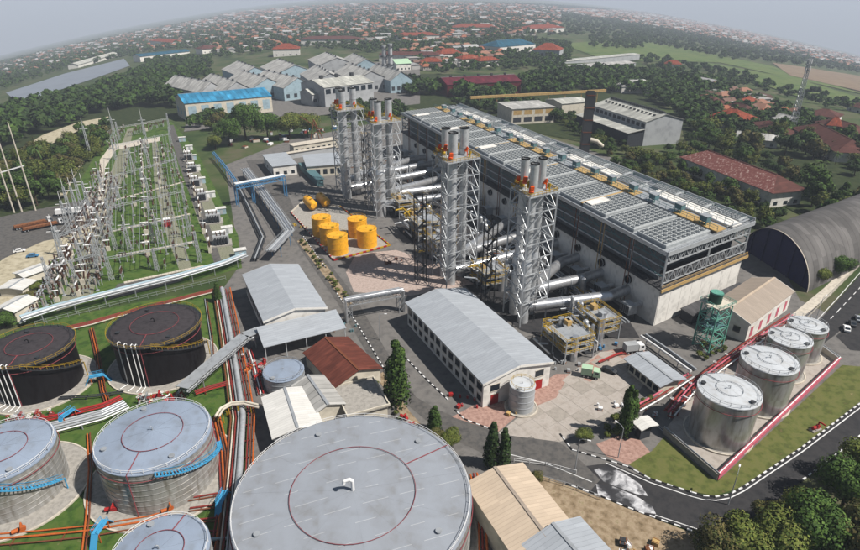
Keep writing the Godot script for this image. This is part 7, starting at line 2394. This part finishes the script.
func make_trees() -> void:
	make_kinds()
	# trees that stand alone
	var solo := [
		["column", Vector2(-8.61, -124.65), 1.75, 1.07, "tall column shaped tree beside the plant road, near the silver bridge"],
		["cypress", Vector2(14.24, -101.7), 1.25, 1.0, "left one of two small cypresses behind the beige hall"],
		["cypress", Vector2(17.01, -101.39), 1.15, 0.97, "right one of two small cypresses behind the beige hall"],
		["column", Vector2(-26.14, -119.75), 0.55, 0.6, "small column tree between the white and grey store roofs"],
		["column", Vector2(1.01, -113.64), 0.95, 0.8, "leaning column tree right of the huge tank"],
		["near0", Vector2(4.88, -108.65), 0.62, 0.8, "leafy tree at the right rim of the huge tank"],
		["near2", Vector2(1.47, -109.34), 0.5, 0.9, "small leafy tree touching the rim of the huge tank"],
		["near2", Vector2(23.77, -97.11), 0.36, 0.9, "young pale green tree beside the beige roof"],
		["near0", Vector2(37.78, -110.39), 0.48, 0.85, "round shrubby tree at the edge of the apron"],
		["column", Vector2(47.94, -112.18), 0.95, 1.55, "tall dark column tree between the apron and the small white shelter"],
		["column", Vector2(50.36, -114.38), 0.85, 1.4, "second dark column tree beside the small white shelter"],
		["column", Vector2(-75.28, -181.41), 0.8, 0.9, "small column tree at the pipe rack left of the workshop"],
		["near1", Vector2(-136.66, -430.77), 2.5, 1.2, "big dark tree behind the control building"],
		["near1", Vector2(-121.05, -433.74), 2.1, 1.05, "second big tree behind the control building"],
		["near0", Vector2(-104.55, -433.49), 2.2, 1.0, "bright green tree left of the farthest stacks"],
		["near0", Vector2(-92.34, -439.98), 2.1, 1.0, "bright green tree just left of the farthest stack cluster"],
		["near1", Vector2(-142.71, -411.99), 2.0, 1.1, "dark tree at the corner of the switchyard"],
		["near0", Vector2(-148.83, -400.31), 1.2, 1.0, "small tree at the corner of the switchyard"],
		["near0", Vector2(146.89, -195.51), 0.85, 0.95, "leafy tree left of the road behind the day tanks"],
		["near1", Vector2(157.99, -202.35), 1.0, 0.95, "larger leafy tree beside the road behind the day tanks"],
		["near0", Vector2(157.4, -207.73), 0.9, 0.95, "leafy tree against the barrel roof"],
		["near1", Vector2(147.29, -215.27), 0.7, 0.8, "low dark tree in front of the blue gable"],
		["near0", Vector2(98.71, -177.06), 0.5, 0.7, "low bush like tree in front of the white end wall"],
		["near1", Vector2(-139.64, -163.69), 0.75, 0.8, "leafy tree at the left edge behind the black tank"],
		["near0", Vector2(-141.04, -174.26), 0.6, 0.7, "low leafy tree at the left edge beside the white roof"],
		["near0", Vector2(-145.44, -190.62), 0.6, 0.6, "low tree in the green patch left of the switchyard"],
		["near2", Vector2(-143.62, -182.9), 0.6, 0.6, "low tree at the lower end of the green patch left of the switchyard"],
		["near0", Vector2(59.94, -75.78), 1.23, 0.9, "leafy tree at the bottom edge in the right corner grove"],
		["near2", Vector2(54.91, -76.66), 1.10, 0.85, "pale tree at the left end of the right corner grove"],
		["near0", Vector2(68.08, -77.99), 1.30, 0.9, "large leafy tree in the middle of the right corner grove"],
		["near1", Vector2(76.24, -79.81), 1.37, 0.95, "dark leafy tree in the right corner grove"],
		["near2", Vector2(82.64, -77.99), 1.43, 0.95, "leafy tree at the bottom right corner"],
		["near1", Vector2(88.92, -90.31), 1.30, 1.0, "leafy tree at the upper end of the right corner grove"],
		["near0", Vector2(97.89, -95.93), 1.30, 1.0, "leafy tree cut by the right edge above the grove"],
		["near0", Vector2(78.34, -87.66), 0.91, 0.8, "small leafy tree at the road side of the right corner grove"],
		["near2", Vector2(70.38, -84.6), 0.81, 0.75, "smaller pale tree at the road bend"],
		["near0", Vector2(45.86, -75.35), 0.5, 0.6, "low bush like tree at the bottom edge beside the soil"]]
	for s in solo:
		tree(s[0], s[4], "", s[1], s[2], s[3])
	# shrubs in the beds
	var bed := scatter(P([-12.56, -135.33, -15.82, -133.46, -7.25, -118.18, -1.48, -110.75, -3.43, -109.34, -9.84, -118.18]), 3.0)
	for p in bed:
		tree("shrub", "low shrub in the narrow bed between the huge tank and the plant road", "shrubs in the roadside bed", p, rng.randf_range(0.6, 1.0), 0.8)
	for p in scatter(P([48.02, -121.35, 58.16, -129.83, 60, -125.49, 50.89, -113.64, 41.7, -109.34, 39.77, -111.46]), 3.4):
		tree("flower" if rng.randf() < 0.35 else "shrub", "shrub in the garden bed beside the apron", "shrubs in the garden bed", p, rng.randf_range(0.7, 1.3), 0.9)
	for p in scatter(P([-56.75, -239.67, -39.61, -206.82, -27.83, -181.41, -29.07, -179.94, -42.08, -205.01, -58.52, -237.37]), 3.2):
		tree("shrub", "low shrub in the bed along the left side of the plant road", "shrubs along the plant road", p, rng.randf_range(0.5, 0.9), 0.7)
	for p in scatter(P([81.53, -153.51, 92.24, -156.4, 92.26, -149.59, 79.95, -142.2]), 3.4):
		tree("shrub", "low shrub under the green steel tower", "shrubs under the green tower", p, rng.randf_range(0.7, 1.1), 0.8)
	# woods: the nearest stand as single trees, the rest as one mass
	var woods := [
		[P([-276.97, -348.29, -268.95, -407.39, -265.08, -487.9, -226.97, -403.22, -211.67, -337.3, -196, -293.21, -200.45, -274.74, -215.81, -260.8]), 10.0, 1.15, "tree in the scrub between dirt track and lay-by", "trees of the scrub left of the switchyard"],
		[P([-457.1, -598.13, -441.74, -655.65, -436.33, -796.08, -452.49, -949.09, -355.04, -885.09, -231.72, -557.98, -294.01, -602.81, -313.23, -579.83, -312.94, -494.67, -310.5, -395.34]), 15.0, 1.75, "tree in the dense wood behind the switchyard", "trees of the dense wood on the left"],
		[P([103.88, -345.78, 137.99, -383.79, 164.27, -359.21, 156.62, -317.62, 174.53, -280.67, 171.11, -252.99, 151.08, -243.18, 134.53, -285.26]), 9.0, 0.82, "tree in the belt between engine hall and flaking tile roof", "trees of the belt behind the engine hall"],
		[P([213.15, -479.84, 219.18, -379.96, 222.44, -337.32, 227.78, -293.21, 191.26, -231.78, 168.25, -238.51, 201.95, -299.85, 190.75, -407.27]), 12.0, 1.25, "tree around the brown village roofs on the right", "trees around the village"],
		[P([317.39, -822.64, 394.31, -887.02, 351.74, -560.62, 317.76, -415.68, 244.71, -310.3, 243.51, -375.91, 216.8, -402.55, 209.69, -471.33]), 15.0, 1.35, "village tree among the roofs right of the old engine shed", "trees among the village roofs"],
		[P([-26.75, -615.72, 17.08, -641.03, 39, -581.08, 80.2, -582.8, 86.36, -631.29, 17.77, -668.55, -30.08, -698.69]), 12.0, 1.6, "tree between the engine hall and the maroon warehouse", "trees in front of the maroon warehouse"],
		[P([117.36, -757.2, 176.93, -829.05, 303.04, -879.04, 370.61, -831.29, 218.2, -472.31, 222.72, -516.32, 229.54, -655.22, 190.65, -674.23, 97.29, -619.49]), 14.0, 1.6, "tree in the meadow wood behind the old engine shed", "trees of the meadow wood"],
		[P([119.57, -563.81, 137.62, -473.83, 138.99, -378.62, 120.45, -378.62, 106.55, -480.47, 88.46, -522.46]), 10.0, 0.75, "tree along the far eaves of the engine hall", "trees along the far side of the hall"],
		[P([-229.66, -557.57, -193.57, -551.28, -160.72, -475.11, -163.81, -445.33, -184.97, -461.28]), 13.0, 1.4, "tree between the blue warehouse and the switchyard", "trees by the blue warehouse"],
		[P([17.54, -580.67, 77.03, -605.74, 118.21, -538.27, 113.23, -488.78, 84.37, -496.05, 53.82, -530.59]), 10.0, 1.1, "tree between engine hall and cream block", "trees by the cream block"],
		[P([-91.42, -541.57, -76.86, -571.65, -29.24, -580.86, -18.21, -539.48, -26.05, -512.02, -74.75, -487.6]), 11.0, 1.0, "tree behind the farthest stack clusters", "trees behind the far stacks"],
		[P([197.05, -440.24, 191.03, -401.31, 167.44, -363.9, 160.2, -378.69, 152.24, -378.65, 160.75, -394.81, 174.6, -395.07]), 9.0, 0.8, "tree at the gable of the old engine shed", "trees by the old engine shed"]]
	var all := []
	for w in woods:
		for p in scatter(w[0], w[1]):
			all.append([p.length(), p, w[2], w[3], w[4]])
	all.sort_custom(func(a, b): return a[0] < b[0])
	var far := []
	for k in all.size():
		var s: Array = all[k]
		if k < 300:
			var kd := rng.randi() % 6
			if rng.randf() > 0.94:
				kd = 6
			var sz := rng.randf_range(0.6, 1.3)
			var look: String = ["mid green ", "wide yellowish green ", "upright green ", "dark green ", "thin brownish ", "pale green ", "palm like "][kd]
			var grow := "small " if sz < 0.88 else ("large " if sz > 1.06 else "")
			tree(["broad0", "broad1", "broad2", "broad3", "broad4", "broad5", "palm"][kd], grow + look + s[3], grow + look + s[4], s[1], s[2] * sz, rng.randf_range(0.85, 1.15))
		else:
			far.append([s[1], s[2] * rng.randf_range(0.8, 1.25)])
	# hedges and tree lines farther out
	for w in [[P([-849.75, -1111, -926.22, -1533, -842.68, -1702, -621.75, -1368, -756.46, -1534, -817.54, -1349, -715.41, -1011, -722.84, -940.57]), 24.0], [P([-592.13, -1301, -411.67, -1174, -286.57, -788.88, -355.04, -885.09, -469.09, -985.34]), 17.0], [P([-59.5, -1233, 165.36, -1477, 313.91, -1396, 196.64, -856.83, 126.75, -860.36, 13.21, -804.57, -47.61, -976.45]), 17.0], [P([-636.47, -1839, -345.25, -1662, -27.61, -1735, -15.84, -974.45, -265.42, -1267, -396.15, -1129]), 24.0], [P([411.95, -1211, 506.32, -1067, 517.48, -681.21, 457.1, -598.13, 409.2, -854.55, 321.91, -936.47]), 24.0], [P([451.02, -1764, 700.84, -1991, 468.23, -1382, 339.73, -1318]), 24.0], [P([39.29, -2491, 460.68, -3254, 493.84, -2398, 226.33, -1574, 25.12, -1574]), 26.0]]:
		for p in scatter(w[0], w[1]):
			far.append([p, rng.randf_range(0.9, 1.5)])
	for w in [[P([-2534, -3366, -1889, -5569, -508.43, -1468, -791.27, -1596, -896.38, -1482, -849.75, -1111]), 26.0], [P([-2307, -6810, 0, -4955, 3452, -10213, 672, -1954, 0, -1326, -534.43, -1545]), 40.0], [P([1298, -4855, 4136, -12246, 3861, -5179, 1465, -1935, 632.35, -1342, 572.67, -1700]), 34.0]]:
		for p in scatter(w[0], w[1]):
			far.append([p, rng.randf_range(0.9, 1.9)])
	for k in 2:
		var mm := MultiMesh.new()
		mm.transform_format = MultiMesh.TRANSFORM_3D
		mm.mesh = kinds["far%d" % k][0]
		var mine := []
		for i in far.size():
			if i % 2 == k:
				mine.append(far[i])
		mm.instance_count = mine.size()
		for i in mine.size():
			var p: Vector2 = mine[i][0]
			var s: float = mine[i][1]
			mm.set_instance_transform(i, Transform3D(Basis(Vector3.UP, rng.randf() * TAU).scaled(Vector3(s, s * rng.randf_range(0.8, 1.1), s)), Vector3(p.x, ht(p.x, p.y) - 0.8, p.y)))
		var o := MultiMeshInstance3D.new()
		o.multimesh = mm
		o.material_override = M.leaf
		o.name = ["distant_woodland", "distant_greenery"][k]
		add_child(o)
		o.set_meta("kind", "stuff")
		o.set_meta("label", ["dark trees of the distant woods and gardens", "lighter trees of the distant woods and gardens"][k])
		o.set_meta("category", "trees")

# ---------------------------------------------------------------- the town in the haze
func house_mesh(l: float, w: float, h: float, rise: float, wall: Color, roof: Color, hip: float) -> ArrayMesh:
	var mb := MB.new()
	mb.tint(wall)
	mb.box(Vector3(0, h / 2 - 1.5, 0), Vector3(l, h + 3, w))
	mb.tint(Color(0.03, 0.035, 0.04))
	for k in 3:
		mb.box(Vector3(-l / 3 + l / 3 * k, h * 0.55, w / 2), Vector3(1.4, 1.4, 0.1))
	mb.tint(roof)
	var a := l / 2 + 0.8
	var b := w / 2 + 0.8
	var ra := a - hip
	if rise <= 0:
		mb.box(Vector3(0, h + 0.2, 0), Vector3(a * 2, 0.4, b * 2))
		return mb.mesh()
	for e in [-1, 1]:
		mb.quad(Vector3(-a * e, h, b * e), Vector3(a * e, h, b * e), Vector3(ra * e, h + rise, 0), Vector3(-ra * e, h + rise, 0))
		mb.flat(Vector3(a * e, h, b * e), Vector3(a * e, h, -b * e), Vector3(ra * e, h + rise, 0))
	return mb.mesh()

func streets(poly: PackedVector2Array, gap: float) -> Array:   # plots in rows along lanes, some left empty
	var lo := poly[0]
	var hi := poly[0]
	for p in poly:
		lo = lo.min(p); hi = hi.max(p)
	var out := []
	var f := FastNoiseLite.new()
	f.seed = int(gap)
	f.frequency = 0.004
	var j := 0
	var y := lo.y - 400.0
	while y < hi.y + 400.0:
		var i := 0
		var x := lo.x - 400.0
		while x < hi.x + 400.0:
			var p := Vector2(x + rng.randf_range(-0.16, 0.16) * gap, y + rng.randf_range(-0.12, 0.12) * gap)
			p = (p - (lo + hi) / 2).rotated(-0.35) + (lo + hi) / 2
			if rng.randf() < 0.74 + 0.6 * f.get_noise_2d(p.x, p.y) and Geometry2D.is_point_in_polygon(p, poly):
				out.append(p)
			i += 1
			x += gap * (1.5 if i % 9 == 0 else 0.82)
		j += 1
		y += gap * (1.55 if j % 2 == 0 else 0.85)
	return out

func make_town() -> void:
	var ms := [
		house_mesh(12, 9, 5, 3.6, Color(0.30, 0.28, 0.25), Color(0.22, 0.085, 0.05), 4.0),
		house_mesh(14, 10, 6, 3.2, Color(0.30, 0.28, 0.26), Color(0.22, 0.115, 0.08), 4.0),
		house_mesh(11, 9, 5, 3.0, Color(0.28, 0.26, 0.24), Color(0.13, 0.08, 0.065), 0.0),
		house_mesh(16, 11, 7, 2.4, Color(0.36, 0.36, 0.34), Color(0.22, 0.22, 0.22), 0.0),
		house_mesh(13, 12, 8, 0.0, Color(0.36, 0.35, 0.33), Color(0.26, 0.25, 0.24), 0.0),
		house_mesh(22, 14, 7, 3.0, Color(0.36, 0.35, 0.34), Color(0.29, 0.29, 0.29), 0.0)]
	var names := ["orange roofed house", "red tile roofed house", "brown roofed house", "grey roofed house", "white flat roofed house", "long pale roofed shed"]
	var areas := [
		[P([-1920, -2485, -2153, -3606, -1732, -5103, -563.24, -1631, -842.68, -1702, -958.13, -1587, -979.23, -1254]), 24.0, "in the town above the ponds"],
		[P([-2307, -6810, 0, -4955, 1159, -5690, 363.47, -1753, 0, -1275, -276.06, -1320, -425.66, -1222]), 31.0, "in the town behind the factory sheds"],
		[P([991.94, -4864, 4136, -12246, 3748, -5021, 1638, -2166, 869.03, -1523, 611, -1396, 606.52, -1803, 313.78, -1507]), 22.0, "in the town beyond the green fields"],
		[P([298.65, -757.74, 359.82, -805.91, 377.2, -683.16, 346.78, -558.76, 266.63, -471.49, 256.87, -563.57]), 19.0, "in the village right of the old engine shed"],
		[P([-55.53, -1147, 19.77, -1229, 127.09, -1124, 106.06, -929.63, 13.87, -847.06, -41.66, -848.34]), 22.0, "between the maroon warehouse and the teal hall"]]
	var all := []
	for s in areas:
		for p in streets(s[0], s[1]):
			var d: float = p.length()
			if d > 1500.0 and rng.randf() > pow(1500.0 / d, 0.9):
				continue
			all.append([d, p, s[2]])
	all.sort_custom(func(a, b): return a[0] < b[0])
	var rest := [[], [], [], [], [], []]
	for k in all.size():
		var s: Array = all[k]
		var p: Vector2 = s[1]
		var kd: int = [0, 0, 1, 1, 2, 2, 2, 3, 0, 4, 5, 1, 1, 2][rng.randi() % 14]
		var turn := 0.35 + (PI / 2 if rng.randf() < 0.25 else 0.0) + rng.randf_range(-0.06, 0.06)
		var sc := rng.randf_range(0.75, 1.25)
		if k < 290:
			var o := MeshInstance3D.new()
			o.mesh = ms[kd]
			o.material_override = M.town
			o.name = numbered("town_house")
			add_child(o)
			o.position = V3(p, ht(p.x, p.y))
			o.rotation.y = turn
			o.scale = Vector3.ONE * sc
			tag(o, "small " + names[kd] + " " + s[2], "house", names[kd] + "s " + s[2])
		else:
			rest[kd].append(Transform3D(Basis(Vector3.UP, turn).scaled(Vector3.ONE * sc * (1.0 + clampf(s[0] - 2000.0, 0, 3000) / 6000.0)), V3(p, ht(p.x, p.y))))
	for k in 6:
		var mm := MultiMesh.new()
		mm.transform_format = MultiMesh.TRANSFORM_3D
		mm.mesh = ms[k]
		mm.instance_count = rest[k].size()
		for i in rest[k].size():
			mm.set_instance_transform(i, rest[k][i])
		var o := MultiMeshInstance3D.new()
		o.multimesh = mm
		o.material_override = M.town
		o.name = numbered("distant_town")
		add_child(o)
		o.set_meta("kind", "stuff")
		o.set_meta("label", "distant " + names[k] + "s of the town in the haze")
		o.set_meta("category", "houses")
